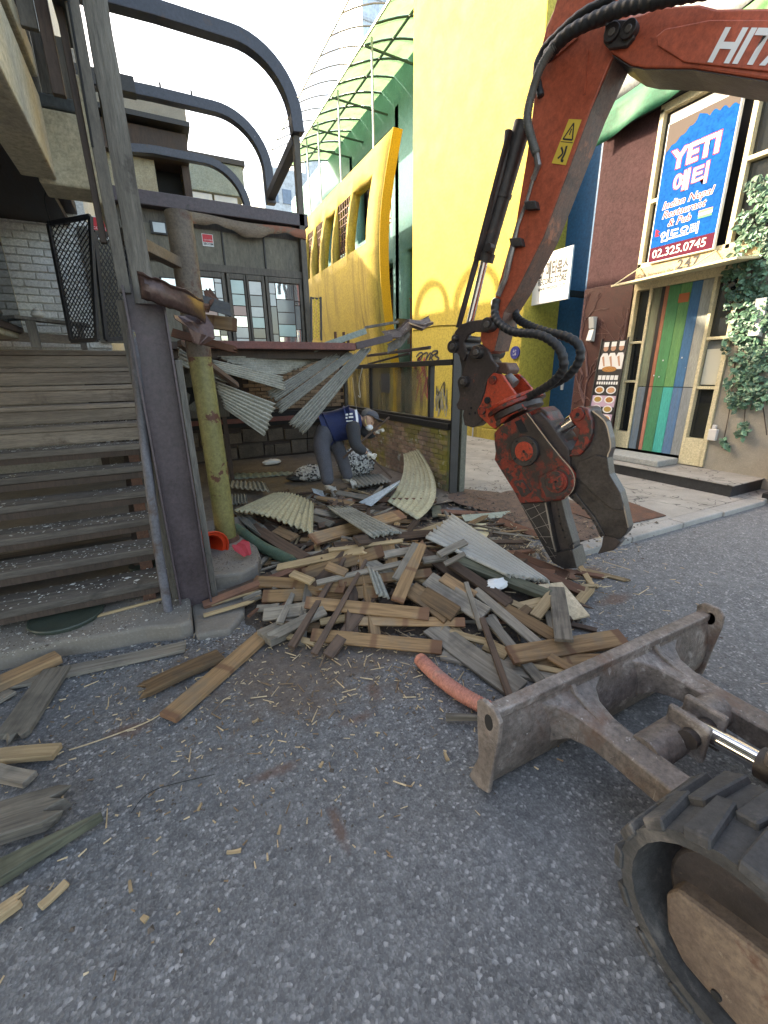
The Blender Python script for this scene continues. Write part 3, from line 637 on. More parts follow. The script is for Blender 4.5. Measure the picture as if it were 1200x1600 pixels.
tag(MB().tube(smoothpath([PY(72,300,4.6),PY(70,315,4.7),PY(79,350,4.9)]),.004,5).build('hanging_wire', BLACK), 'thin black wire hanging from the dark soffit to the cage', 'wire')
tag(MB().tube([(-.33,5.56,2.98),(-.33,5.45,2.95)],.02,8).ellipsoid((-.33,5.43,2.93),(.035,.035,.035)).build('dome_camera', plain('camera_white',(.5,.5,.5),.4), smooth=True), 'tiny white camera under the soffit above the red sign', 'camera')
# houses behind the terrace
bh = thing('brick_annex', 'small house with dark eaves and a deep dark opening behind the terrace', 'house', (.4,9.6,0))
MB().box((-.35,9.5,0),(.55,12,5.3)).build('brick_wall', mat('cream_brick',(.42,.38,.27),(.3,.27,.19),7,.85,.3), bh)
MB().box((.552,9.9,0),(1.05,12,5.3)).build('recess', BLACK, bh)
MB().box((.98,9.5,0),(1.1,9.88,5.3)).build('pier', BROWNTRIM, bh)
MB().box((-.4,9.35,5.1),(1.1,12.2,5.5)).build('eave_board', BROWNTRIM, bh, bevel=.01)
MB().box((-.5,9.2,5.55),(1.16,12.3,5.62)).build('eave_dark_board', DARKSTEEL, bh)  # dark board between the eave and the roof edge
MB().box((-.5,9.25,5.62),(1.13,12.3,5.86)).build('roof_edge', CONC, bh, bevel=.02)
mh = thing('metal_roofed_house', 'pale house with grey-green metal cladding seen behind the terrace front', 'house', (2,13,0))
MB().box((1.2,13,0),(2.62,16,5.3)).build('wall', WMORTAR, mh)
MB().box((1.15,12.9,5.9),(2.75,16.1,6.55)).build('metal_band', GREENTIN, mh, bevel=.01)
MB().box((1.1,12.85,6.55),(2.8,16.1,6.66)).build('roof', DARKSTEEL, mh)
for a,b in ((1.35,1.95),(2.0,2.55)): MB().box((a,12.97,5.31),(b,13.02,5.88)).build('window', PANES[6], mh)
# hidden neighbour added to shade the lane, roofline shaped for its shadows
nb = thing('hidden_shading_house', 'hidden tall grey block added behind the timber house to cast shade', 'house', (-3,18,0))
NBW = mat('grey_render', (.3,.29,.27), (.24,.23,.21), 2, .9, .2)
MB().prism([V(-.3,y,z) for y,z in ((8.5,0),(8.5,8.0),(13.05,8.05),(13.2,9.3),(15.6,9.4),(20.1,9.45),(22.2,11.0),(24.85,13.0),(28.5,12.7),(34,12),(34,0))], (-7,0,0)).build('wall', NBW, nb)

for ya,yb in ((18.45,20.0),(16.5,18.1)):
    MB().tube([V(-.35,(ya+yb)/2+(yb-ya)/2*math.cos(a),9.42+.78*math.sin(a)) for a in [math.pi*i/14 for i in range(15)]],.09,8).build('loop_shadow_arch', TUBESTEEL, nb, smooth=True)  # arches added above the roofline to cast looped shadows on the tower
# ------------------------------------------------------------------ under the terrace: back wall
bw = thing('stone_back_wall', 'dark stone and brick back wall under the terrace deck', 'wall', (1.5,8.4,.1))
STONE = mat('rubble_stone', (.13,.105,.08), (.07,.055,.042), 5, .95, .6, rnd=.25)
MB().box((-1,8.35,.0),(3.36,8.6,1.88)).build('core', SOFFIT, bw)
x_ = -.9
stm = piece_mesh('stone', MB().box((-.5,-.04,-.5),(.5,.04,.5)), STONE, .03)
rows = [.12,.4,.66]
for zi,z in enumerate(rows[:2]):
    x_ = -.9
    while x_ < 3.3:
        L = random.uniform(.18,.5); h = random.uniform(.2,.27); piece(stm, bw, (x_+L/2,8.34+random.uniform(-.02,.02),z+h/2), rot=(0,random.uniform(-.06,.06),0), scale=(L-.015,1,h-.01)); x_ += L
tbm = piece_mesh('brick', MB().box((-.1,-.02,-.03),(.1,.02,.03)), BACKBRICK, .004)
for r_i in range(13):
    x_ = 1.5+(.1 if r_i % 2 else 0)
    while x_ < 3.3: piece(tbm, bw, (x_,8.345,1.02+.068*r_i)); x_ += .21
MB().box((-.9,8.25,.7),(3.3,8.36,.95)).build('dark_gap_strip', BLACK, bw)  # black strip paints in the shaded gap between stones and bricks
MB().box((.4,8.2,.78),(3.3,8.25,.86)).build('red_rail', REDOXIDE, bw)
em = thing('star_emblem', 'round dark board painted with a pale star behind the olive pipe', 'emblem', (.45,6.6,1.2))
ec = PY(307,613,6.6)
MB().prism([ec+V(.26*math.cos(a),0,.26*math.sin(a)) for a in [2*math.pi*i/28 for i in range(28)]],(0,.03,0)).build('disc', mat('faded_board',(.2,.2,.18),(.13,.13,.12),6), em)
MB().prism([ec+V((.22 if i%2==0 else .085)*math.sin(a),-.004,(.22 if i%2==0 else .085)*math.cos(a)) for i,a in enumerate([math.pi*i/5 for i in range(10)])],(0,.003,0)).build('star', BLACK, em)
MB().box((ec.x-.35,ec.y+.032,ec.z-.35),(ec.x+.4,ec.y+.05,ec.z+.35)).build('board', GREYWOOD, em)
MB().box((ec.x-.3,ec.y+.052,.1),(ec.x-.24,ec.y+.1,ec.z+.3)).build('leg', BROWNTRIM, em)
MB().box((ec.x+.3,ec.y+.052,.1),(ec.x+.36,ec.y+.1,ec.z+.3)).build('leg', BROWNTRIM, em)
# ------------------------------------------------------------------ brick parapet with steel window frame
bk = thing('mossy_brick_wall', 'low mossy brick wall carrying a dark steel window frame beside the worker', 'wall', (3.36,6.4,0))
MB().box((3.305,4.62,0),(3.42,8.34,.885)).build('mortar', MORTAR, bk)
bm_ = piece_mesh('brick', MB().box((-.012,-.097,-.029),(.012,.097,.029)), BRICK, .004)
for r_i in range(13):
    y_ = 4.72+(.103 if r_i % 2 else 0)
    while y_ < 8.25:
        piece(bm_, bk, (3.302+random.uniform(-.003,.003),y_,.036+.0675*r_i), scale=(1,1,1)); y_ += .206
MB().box((3.28,4.6,.886),(3.44,8.34,.97)).build('sill_channel', DARKSTEEL, bk, bevel=.005)
MB().box((3.31,4.6,.971),(3.4,8.34,1.01)).build('window_rail', DARKSTEEL, bk, bevel=.004)
MB().box((3.31,4.6,1.69),(3.4,8.34,1.76)).build('window_head', DARKSTEEL, bk, bevel=.004)
for y_ in (5.1,7.0,8.2): MB().box((3.325,y_,1.01),(3.395,y_+.06,1.69)).build('mullion', DARKSTEEL, bk, bevel=.003)
GLASS = None
def mk_glass():
    m, nt, b = newmat('smeared_window_glass'); out = nt.nodes['Material Output']
    tr = nt.nodes.new('ShaderNodeBsdfTransparent'); gl = nt.nodes.new('ShaderNodeBsdfGlossy'); gl.inputs['Roughness'].default_value = .08
    df = nt.nodes.new('ShaderNodeBsdfDiffuse'); df.inputs[0].default_value = (.19,.18,.14,1)
    m1 = nt.nodes.new('ShaderNodeMixShader'); m2 = nt.nodes.new('ShaderNodeMixShader')
    n = _noise(nt, world_coords(nt,(1,2.6,.5)), 1.6, 4, .6); f = _ramp(nt, n, [(.36,.12),(.6,.72)])
    nt.links.new(f, m1.inputs[0]); nt.links.new(tr.outputs[0], m1.inputs[1]); nt.links.new(df.outputs[0], m1.inputs[2])
    m2.inputs[0].default_value = .07; nt.links.new(m1.outputs[0], m2.inputs[1]); nt.links.new(gl.outputs[0], m2.inputs[2]); nt.links.new(m2.outputs[0], out.inputs[0])
    return m
GLASS = mk_glass()
p1 = MB().box((3.352,5.165,1.012),(3.358,6.99,1.688)).build('pane', GLASS, bk)
MB().box((3.352,7.065,1.012),(3.358,8.19,1.688)).build('pane', GLASS, bk)
MB().box((3.33,6.3,1.3),(3.34,6.6,1.6)).build('taped_sheet', mat('grey_tape',(.1,.1,.1),None,5), bk)
hc = thing('steel_post', 'dark upright steel post at the open end of the brick wall', 'post', (3.4,4.5,0))
MB().box((3.27,4.5,0),(3.39,4.512,2.05)).build('flange', DARKSTEEL, hc)
MB().box((3.32,4.5125,0),(3.335,4.597,2.05)).build('web', DARKSTEEL, hc)
MB().box((3.43,4.5,0),(3.52,4.62,2.05)).build('tube', mat('grey_green_steel',(.13,.13,.1),(.09,.09,.07),5,.6,.2), hc, bevel=.008)
for z in (.12,): MB().box((3.24,4.46,0),(3.56,4.66,.012)).build('base_plate', RUST, hc)
# loose bars and torn gutter past the deck edge
tg = thing('torn_gutter', 'twisted torn gutter and timber strips jutting from the deck edge', 'gutter', (2.8,5.2,1.95))
q1,q2 = PY(556,541,5.18),PY(612,527,5.1); MB().beam(q1,q2,.05,.085,(0,0,1)).build('rusty_channel', STEELPURPLE, tg, bevel=.004)
q1,q2 = PY(490,546,5.35),PY(572,517,5.2); MB().beam(q1,q2,.03,.07).build('side_strip', GREENTIN, tg, bevel=.003)
q1,q2 = PY(570,512,5.22),PY(622,503,5.1); MB().beam(q1,q2,.05,.03).build('side_strip', GREYWOOD, tg, bevel=.003)
pa = [PY(x_,y_,Y_) for x_,y_,Y_ in ((600,524,5.15),(622,518,5.1),(640,505,5.05),(660,508,5.0),(674,502,5.0))]
crumple([(p,(0,.08,.1)) for p in pa], .1, .03).build('torn_tin', mat('torn_tin',(.2,.15,.13),(.1,.07,.06),7,.5,.2,metal=.2,spots=[((.4,.38,.36),12,.6,.08)]), tg, solid=.004)
pa = [PY(x_,y_,Y_) for x_,y_,Y_ in ((606,545,5.15),(625,535,5.12),(640,515,5.1))]
crumple([(p,(.02,.05,.12)) for p in pa], .1, .012).build('hanging_lath', GREYWOOD, tg, solid=.01)
q1,q2 = PX(574,556,3.3),PX(672,543,3.3); tag(MB().beam(q1,q2,.03,.04).build('loose_bar', STEELPURPLE, bevel=.003), 'rusty steel bar lying level above the window frame', 'bar')
q1,q2 = PX(575,569,3.36),PX(640,552,3.36); tag(MB().beam(q1,q2,.025,.03).build('loose_bar', DARKSTEEL, bevel=.003), 'thin dark bar slanting down across the top of the window frame', 'bar')
tag(MB().tube(smoothpath([PX(566,575,3.2),PX(561,600,3.2),PX(563,620,3.2),PX(560,618,3.2)]),.007,6).build('loose_cable', WHITE, smooth=True), 'white cable end dangling beside the window frame', 'cable')
tag(MB().tube(smoothpath([PX(551,590,3.2),PX(553,610,3.2),PX(557,640,3.2),PX(560,700,3.2)]),.006,6).build('hanging_rope', plain('rope',(.4,.37,.3),.9), smooth=True), 'pale rope hanging behind the worker', 'rope')
gt = thing('chain_gate', 'narrow dark gate with a yellow plastic chain at the deck corner', 'gate', (1.95,5.5,1.95))
for px_ in (487,502): q1,q2 = PY(px_,532,5.45),PY(px_-1,464,5.45); MB().beam(q1,q2,.02,.02).build('bar', DARKSTEEL, gt)
MB().beam(PY(486,466,5.45),PY(502,467,5.45),.015,.02).build('bar', DARKSTEEL, gt)
for px_ in (491,497): MB().tube([PY(px_+1.6*math.sin(i*1.9),466+i*1.6,5.44) for i in range(40)],.007,5).build('chain', plain('chain_yellow',(.6,.45,.04),.5), gt, smooth=True)
# ------------------------------------------------------------------ yellow tower block and blue recess
yt = thing('yellow_tower', 'tall plain yellow stucco block rising behind the excavator arm', 'building', (8.4,9.5,0))
MB().box((7.0,7.27,.3),(10,11.78,13)).build('wall', YELLOW, yt, bevel=.02)
MB().box((6.96,7.25,0),(10,11.8,.3)).build('plinth', YELLOWOLD, yt, bevel=.02)
MB().tube(smoothpath([(6.985,7.35,2.62),(6.985,8.0,2.78),(6.985,9.0,2.72),(6.985,10.5,2.82),(6.985,11.7,2.8)]),.016,6).build('conduit', YELLOWOLD, yt, smooth=True)
MB().tube([(6.9,7.45,.5),(6.9,8.7,.5)],.02,8).tube([(6.9,7.5,.5),(6.9,7.5,.05)],.016,8).tube([(6.9,8.6,.5),(6.9,8.6,.05)],.016,8).build('hoop_rail', plain('galv',(.5,.52,.55),.4,.6), yt, smooth=True)
gl_ = tag(MB().tube([(6.99,7.95,3.0),(6.9,7.95,3.0)],.03,8).ellipsoid((6.84,7.95,3.02),(.11,.11,.12)).build('globe_lamp', plain('globe',(.75,.75,.75),.3), smooth=True), 'small white globe lamp on the yellow wall', 'lamp')
def ribbon(pts, wd, m, parent, nrm=(-1,0,0), name='graffiti'):
    pts = smoothpath(pts,5); b = MB(); nrm = Vector(nrm)
    for i,p in enumerate(pts):
        d = (pts[min(i+1,len(pts)-1)]-pts[max(i-1,0)]).normalized(); s = d.cross(nrm).normalized()*wd/2; b.v += [p+s,p-s]
    b.f = [(2*i,2*i+1,2*i+3,2*i+2) for i in range(len(pts)-1)]; b.m = [0]*len(b.f)
    return b.build(name, m, parent)
REDSPRAY = plain('red_spray',(.42,.03,.05),.7); BLKSPRAY = plain('black_spray',(.02,.02,.022),.7); GREYSPRAY = plain('grey_spray',(.25,.25,.2),.8)
PA_ = lambda a,b: PX(a,b,6.99)
def scrawl(px0,py0,px1,py1,n,m,wd,seed):
    rnd = random.Random(seed)
    pts = [PA_(px0+(px1-px0)*i/(n-1)+rnd.uniform(-4,4), (py0 if i%2 else py1)+rnd.uniform(-4,4)) for i in range(n)]
    ribbon(pts, wd, m, yt)
ribbon([PA_(*p) for p in ((650,558),(655,552),(660,552),(657,562),(652,562),(662,553),(668,552),(665,563),(672,552),(676,556),(670,562))],.05,BLKSPRAY,yt)
ribbon([PA_(*p) for p in ((670,563),(676,550),(684,549),(680,556),(686,560),(679,565),(674,558),(684,551))],.05,BLKSPRAY,yt)
for sd_ in range(3): scrawl(680,610,698,640,7,GREYSPRAY,.03,sd_+5)
scrawl(682,600,697,618,6,BLKSPRAY,.03,9); scrawl(684,625,698,650,6,GREYSPRAY,.03,12)
for sd_,bx in enumerate(((648,575,668,590),(652,590,676,625),(646,560,662,580))): scrawl(*bx,7,REDSPRAY,.055,20+sd_)
ribbon([PA_(*p) for p in ((662,580),(666,595),(664,610),(672,630),(676,632))],.06,REDSPRAY,yt)
# writing on the parapet wall behind, seen through the frame
# ------------------------------------------------------------------ teal building with curved yellow screen wall and canopy
tb = thing('teal_building', 'teal stucco building behind a curved yellow screen wall with a green roof canopy', 'building', (8,17,0))
def grid_wall(name, P, us, vs, holes, m, parent, thick, flip=1):
    """P(u,v)->point; cells inside holes are left out; solid thickness"""
    b = MB(); idx = {}
    def vi(i,j):
        if (i,j) not in idx: idx[(i,j)] = len(b.v); b.v.append(P(us[i],vs[j]))
        return idx[(i,j)]
    for i in range(len(us)-1):
        for j in range(len(vs)-1):
            uc,vc = (us[i]+us[i+1])/2,(vs[j]+vs[j+1])/2
            if any(a<uc<c and d<vc<e for a,c,d,e in holes): continue
            b.f.append((vi(i,j),vi(i+1,j),vi(i+1,j+1),vi(i,j+1)))
    b.m = [0]*len(b.f); o = b.build(name, m, parent, smooth=True); md = o.modifiers.new('s','SOLIDIFY'); md.thickness = thick; md.offset = flip
    return o
XP = 7.05
prof = lambda z: XP-.42*math.sin(math.pi*min(max((z-1.6)/6.9,0),1))+.12*max(0,(z-6.2))/2
wy = [(PX(a,300,XP).y,PX(b,300,XP).y) for a,b in ((588,556),(553,531),(528,511),(507,495),(491,481))]
ZS,ZH = 5.57,7.46
hs = [(min(a,b),max(a,b),ZS,ZH) for a,b in wy]
us = sorted(set([13.1,15,17,19,21,23,25,27,29]+[e for h in hs for e in h[:2]])); vs = [0,1,1.6]+[1.6+.45*i for i in range(1,9)]+[ZS,6.0,6.5,7.0,ZH,7.9,8.27]
vs = sorted(set(round(v_,3) for v_ in vs)); hs = [(a,b,ZS-.001,ZH+.001) for a,b,_,_ in hs]
scr = grid_wall('screen_wall', lambda u,v: V(prof(v),u,v), us, vs, hs, YELLOWOLD, tb, .3, -1)
GRILLE = mat('rust_grille',(.16,.07,.04),(.1,.045,.03),6,.7,.2)
for k,(a,b,_,_) in enumerate(hs):
    if k in (0,2): continue
    g_ = MB(); xg = prof(6.5)+.22
    for i in range(7): yy = a+(b-a)*i/6; g_.beam((xg,yy,ZS),(xg,yy,ZH),.03,.03)
    for i in range(9): zz = ZS+(ZH-ZS)*i/8; g_.beam((xg,a,zz),(xg,b,zz),.03,.03)
    g_.build('window_grille', GRILLE, tb)
# end face of the screen, its shade painted as deeper gold
endp = [V(prof(v)-.005,13.095,v) for v in vs]+[V(prof(v)+.305,13.095,v) for v in reversed(vs)]
MB().prism(endp,(0,-.02,0)).build('end_face', YELLOWSHADE, tb)
SHADEGLASS = glassy('bay_glass',(.04,.07,.08),.1)
tw = [(13.2,14.5,7.4,10.6),(17.0,20.2,7.2,10.2),(21.2,24,7.2,10.2),(14.2,15.8,3.3,6.0),(16.9,20.2,3.0,5.8)]
us = sorted(set([11.8,30]+[e for h in tw for e in h[:2]])); vs = sorted(set([0,11.8]+[e for h in tw for e in h[2:]]))
grid_wall('wall', lambda u,v: V(9.5,u,v), us, vs, tw, TEAL, tb, .35, -1)
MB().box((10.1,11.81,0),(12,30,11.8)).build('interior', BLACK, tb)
for (a,b,c,d) in tw:
    MB().box((9.95,a+.03,c+.03),(9.98,b-.03,d-.03)).build('window_pane', SHADEGLASS, tb)
    g_ = MB()
    for i in range(6): yy = a+(b-a)*i/5; g_.beam((9.82,yy,c),(9.82,yy,d),.035,.035)
    for i in range(6): zz = c+(d-c)*i/5; g_.beam((9.82,a,zz),(9.82,b,zz),.035,.035)
    g_.build('window_grille', GRILLE, tb)
MB().box((9.2,11.81,10.7),(9.498,24,11.85)).build('fascia', TEAL, tb, bevel=.02)
for yy in (12.6,16.4,20.6): MB().box((9.15,yy,2.4),(9.49,yy+.3,10.69)).build('pilaster', TEAL, tb, bevel=.02)
stp = MB()
for i in range(7): MB().box((7.7,12.6+.22*i,2.2+.17*i),(9.1,12.82+.22*i,2.37+.17*i)).build('outer_step', GREYWOOD, tb)
rl_ = MB()
for i in range(8): rl_.beam((7.7,12.2+.12*i,1.8),(7.7,12.2+.12*i,3.3+.08*i),.025,.025)
rl_.beam((7.7,12.2,3.3),(7.7,13.1,3.9),.03,.03); rl_.build('stair_railing', GRILLE, tb)
def mk_canopy():
    m, nt, b = newmat('green_polycarbonate'); out = nt.nodes['Material Output']
    d = nt.nodes.new('ShaderNodeBsdfDiffuse'); t = nt.nodes.new('ShaderNodeBsdfTranslucent'); mx = nt.nodes.new('ShaderNodeMixShader')
    col = _ramp(nt, _noise(nt, world_coords(nt), 2.5, 6, .7), [(.3,(.13,.24,.12)),(.65,(.2,.34,.19))])
    for n in (d,t): nt.links.new(col, n.inputs[0])
    mx.inputs[0].default_value = .8; nt.links.new(d.outputs[0], mx.inputs[1]); nt.links.new(t.outputs[0], mx.inputs[2]); nt.links.new(mx.outputs[0], out.inputs[0]); return m
GREENPC = mk_canopy(); CANOPYSTEEL = mat('dark_green_steel',(.05,.09,.08),(.04,.07,.06),3,.5,.1); POLE = plain('pale_pole',(.45,.47,.48),.4,.3)
cp = thing('green_canopy', 'translucent green canopy on steel ribs above the curved yellow wall', 'canopy', (7,16,9.5))
Xi,Xo,zi,zo = 9.2,6.95,11.6,10.9
NB_ = 12; y0c,dyc = 11.9,.97
CPt = lambda u,y: V(Xo+(Xi-Xo)*u, y, zo+(zi-zo)*u+.12*math.sin(math.pi*u))
for i in range(NB_):
    ya,yb = y0c+dyc*i,y0c+dyc*(i+1)
    for u0,u1 in ((0,.5),(.5,1)):
        b = MB()
        for k in range(4):
            ua = u0+(u1-u0)*k/3; b.v += [CPt(ua,ya+.02),CPt(ua,yb-.02)]
        b.f = [(2*k,2*k+1,2*k+3,2*k+2) for k in range(3)]; b.m = [0]*3; b.build('roof_sheet', GREENPC, cp)
for i in range(NB_+1):
    y_ = y0c+dyc*i
    MB().tube([CPt(u/6,y_)-V(0,0,.03) for u in range(7)],.028,6).build('rib', CANOPYSTEEL, cp)
    pts = [V(6.4+2.8*u/8, y_, 11.1+1.05*math.sin(math.pi*(.12+.55*u/8))) for u in range(9)]
    MB().tube(pts,.022,6).build('upper_rib', mat('faded_rib',(.4,.33,.3)) if i==0 else bpy.data.materials['faded_rib'], cp)
for u in (0,.5,1): MB().beam(CPt(u,y0c)-V(0,0,.05),CPt(u,y0c+dyc*NB_)-V(0,0,.05),.05,.05).build('purlin', CANOPYSTEEL if u else POLE, cp)
MB().beam((6.4,y0c,11.5),(6.4,y0c+dyc*NB_,11.5),.05,.05).build('outer_pipe', POLE, cp)
for px_ in (583,532,500,482):
    yy = PX(px_,300,XP+.1).y; MB().tube([(XP+.15,yy,8.0),(XP+.15,yy,11.0)],.035,8).build('hanger_pole', POLE, cp, smooth=True)
    MB().beam((XP-.1,yy,10.75),(Xi,yy,10.7),.05,.05).build('tie_bar', CANOPYSTEEL, cp)
# far city
fb = thing('office_block', 'pale blue-grey office block far beyond the terrace with square windows', 'building', (22,60,0))
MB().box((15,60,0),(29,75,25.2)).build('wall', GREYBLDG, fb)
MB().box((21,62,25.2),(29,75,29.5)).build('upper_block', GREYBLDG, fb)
WINB = glassy('office_glass',(.12,.18,.26),.1)
for r_i in range(7):
    for c in range(8): MB().box((15.6+1.65*c,59.9,4.2+2.9*r_i),(16.7+1.65*c,59.99,5.7+2.9*r_i)).build('window', WINB, fb)
tw_ = thing('glass_tower', 'tall hazy glass tower far off above the canopy', 'tower', (62,105,0))
MB().box((50,105,0),(62,118,90)).build('wall', mat('haze_pale_glass',(.62,.72,.8),(.56,.66,.75),.1,.4,0), tw_)  # distance haze put into the pale glass colour
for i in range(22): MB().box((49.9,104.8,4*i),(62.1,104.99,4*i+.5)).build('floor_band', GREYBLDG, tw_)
# ------------------------------------------------------------------ right-hand shop
sh = thing('corner_shop', 'maroon and grey shop front with cream window frames beside the blue recess', 'shop', (8,4.2,.05))
MB().box((7.02,4.86,.05),(9.6,5.8,5.15)).build('maroon_wall', MAROON, sh)
MB().box((6.96,4.87,.05),(7.018,5.78,2.95)).build('relief_panel', DARKRED, sh, bevel=.004)
rndb = random.Random(4); bb = MB()
def branch(p, a, L, r, d):
    q = p+V(0,math.sin(a)*L,math.cos(a)*L); q.y = min(max(q.y,4.9),5.75)
    if q.z > 2.9: return
    bb.tube([p,(p+q)/2+V(0,rndb.uniform(-.02,.02),0),q],[r,r*.85,r*.7],5)
    if d:
        for k in range(2 if rndb.random()<.85 else 3): branch(q, a+rndb.uniform(-.8,.8), L*rndb.uniform(.65,.9), r*.68, d-1)
for y_,z_ in ((5.25,.3),(5.6,.6),(5.05,1.0),(5.5,1.5)): branch(V(6.955,y_,z_), rndb.uniform(-.3,.3), .42, .022, 5)
bb.build('relief_branches', BRANCH, sh, smooth=True)
MB().box((7.3,2.25,.05),(10,4.86,7.2)).build('core_wall', BLACK, sh)
MB().box((7.0,2.2,.05),(7.29,3.36,2.9)).build('concrete_wall', CONC, sh, bevel=.01)
MB().box((7.0,2.2,2.9),(7.29,2.62,5.3)).build('concrete_wall', CONC, sh, bevel=.01)
MB().box((6.9,2.2,5.16),(10,5.85,5.34)).build('roof_band', BLACK, sh)
MB().box((7.15,2.2,5.34),(10,5.8,7.4)).build('upper_wall', MAROON, sh)
def SF(name,y0,y1,z0,z1,x0=6.97,x1=7.1,m=None,par=None,bv=.005): return MB().box((x0,y0,z0),(x1,y1,z1)).build(name, m or FRAMECREAM, par or sh, bevel=bv)
# frame members: lower storey
for y_,wd_ in ((4.8,.055),(4.55,.045),(3.66,.045),(3.36,.06)): SF('mullion',y_,y_+wd_,.22 if y_<3.7 else .33,2.78)
SF('head_rail',3.36,4.86,2.78,2.9)
SF('panel',3.405,3.66,.22,.62); SF('panel',4.595,4.8,.33,.6)
for z_ in (1.32,1.98): SF('glazing_bar',3.421,3.659,z_,z_+.04,6.98,7.09); 
for z_ in (1.4,2.0): SF('glazing_bar',4.596,4.799,z_,z_+.035,6.98,7.09)
for a,b,c,d in ((3.421,3.659,.63,1.31),(3.421,3.659,1.37,1.97),(3.421,3.659,2.03,2.77),(4.596,4.799,.61,1.39),(4.596,4.799,1.44,1.99),(4.596,4.799,2.04,2.77)):
    MB().box((7.05,a,c),(7.06,b,d)).build('pane', DARKGLASS if c != 1.37 else PANES[1], sh)
SF('inner_frame',3.44,3.64,1.38,1.86,7.02,7.045,plain('pale_frame',(.5,.5,.42),.6))
# coloured plank door
dr = thing('plank_door', 'tall shop door made of multicoloured vertical painted planks', 'door', (7,4.1,.34))
def paintwood(nm,c,c2): return mat(nm,c,c2,14,.6,.2,stretch=(1,1,.08),spots=[((.45,.42,.36),11,.68,.08)])
cols = [('door_rust_green',(.2,.25,.17),(.12,.1,.06)),('door_black',(.02,.02,.022),(.015,.015,.015)),('door_terracotta',(.4,.16,.09),(.3,.11,.06)),('door_green',(.07,.28,.11),(.05,.2,.08)),
        ('door_grass',(.14,.33,.11),(.08,.24,.09)),('door_blue',(.05,.17,.33),(.03,.12,.24)),('door_grey',(.36,.37,.33),(.25,.26,.23))]
low = [('low_slate',(.1,.17,.25),(.16,.17,.16)),None,('low_coral',(.5,.2,.14),(.4,.15,.1)),('low_green',(.05,.25,.12),(.04,.18,.09)),('low_turquoise',(.04,.42,.36),(.03,.34,.3)),('low_blue',(.06,.18,.36),(.1,.16,.25)),('low_grey',(.3,.32,.33),(.2,.22,.22))]
ws = [.13,.05,.06,.17,.15,.14,.14]; tot = sum(ws); yv = 4.545
for k,wd_ in enumerate(ws):
    L = wd_/tot*.835; mu = paintwood(*cols[k]); ml = paintwood(*low[k]) if low[k] else mu
    MB().box((6.985,yv-L+.002,1.345),(7.03,yv-.002,2.775)).build('plank', mu, dr, bevel=.003)
    MB().box((6.985,yv-L+.002,.335),(7.03,yv-.002,1.335)).build('plank', ml, dr, bevel=.003)
    yv -= L
for y_,z_ in ((4.2,1.72),(3.93,1.75),(4.3,1.5),(4.22,1.48)): MB().box((6.975,y_,z_),(6.986,y_+.018,z_+.02)).build('stud', WHITE, dr)
MB().box((6.975,4.0,2.52),(6.984,4.14,2.64)).build('plaque', plain('plaque_red',(.45,.13,.05),.7), dr)
# steps
sp = thing('shop_step', 'long low concrete step with a dark painted front before the shop', 'step', (6.6,4,.05))
MB().box((6.24,2.62,.05),(7.3,5.0,.19)).build('riser', mat('dark_riser',(.03,.032,.035),(.02,.02,.022),4,.5,.15,spots=[((.12,.1,.08),6,.66,.1)]), sp)
MB().box((6.22,2.6,.191),(7.3,5.02,.205)).build('top', PAVE, sp, bevel=.004)
tag(MB().box((6.45,3.7,.206),(6.97,4.75,.3)).build('stone_doorstep', mat('granite',(.36,.37,.35),(.24,.25,.24),20,.8,.3), bevel=.015), 'thick grey stone slab doorstep under the coloured door', 'doorstep')
# awning shelf with lettering board
aw = thing('shop_awning', 'flat cream awning board over the coloured door', 'awning', (6.7,4.1,2.8))
MB().prism([V(6.4,4.85,2.80),V(6.4,3.2,2.84),V(6.96,3.2,2.9),V(6.96,4.85,2.88)],(0,0,.03)).build('shelf', FRAMECREAM, aw, bevel=.004)
MB().box((6.93,3.2,2.935),(6.967,4.84,3.09)).build('letter_board', mat('tan_board',(.5,.38,.22),(.42,.31,.17),6), aw)
for y_ in (4.8,3.75): MB().beam((6.42,y_,2.835),(6.93,y_-.02,3.1),.012,.012).build('stay_rod', FRAMECREAM, aw)
text('247', (6.928,4.22,2.97),(0,-1,0),(0,0,1),.17,BLACKP,aw,bold=.02,spacing=1.2)
text('Cafe between the Curtains', (6.926,4.8,2.95),(0,-1,0),(0,0,1),.075,BLACKP,aw)
# upper windows
for y_,z0,z1 in ((4.8,3.1,5.1),(3.6,3.1,5.1),(2.66,3.1,5.1)): SF('mullion',y_,y_+.06,z0,z1)
SF('sill',2.66,4.86,3.09,3.16); SF('head_rail',2.66,4.86,5.05,5.15)
SF('glazing_bar',4.6,4.8,3.95,4.0); SF('glazing_bar',2.72,3.6,4.05,4.1)
for a,b,c,d in ((4.0,4.8,3.17,3.945),(4.0,4.8,4.005,5.04),(2.725,3.595,3.17,4.045),(2.725,3.595,4.105,5.04)): MB().box((7.05,a,c),(7.06,b,d)).build('pane', DARKGLASS, sh)
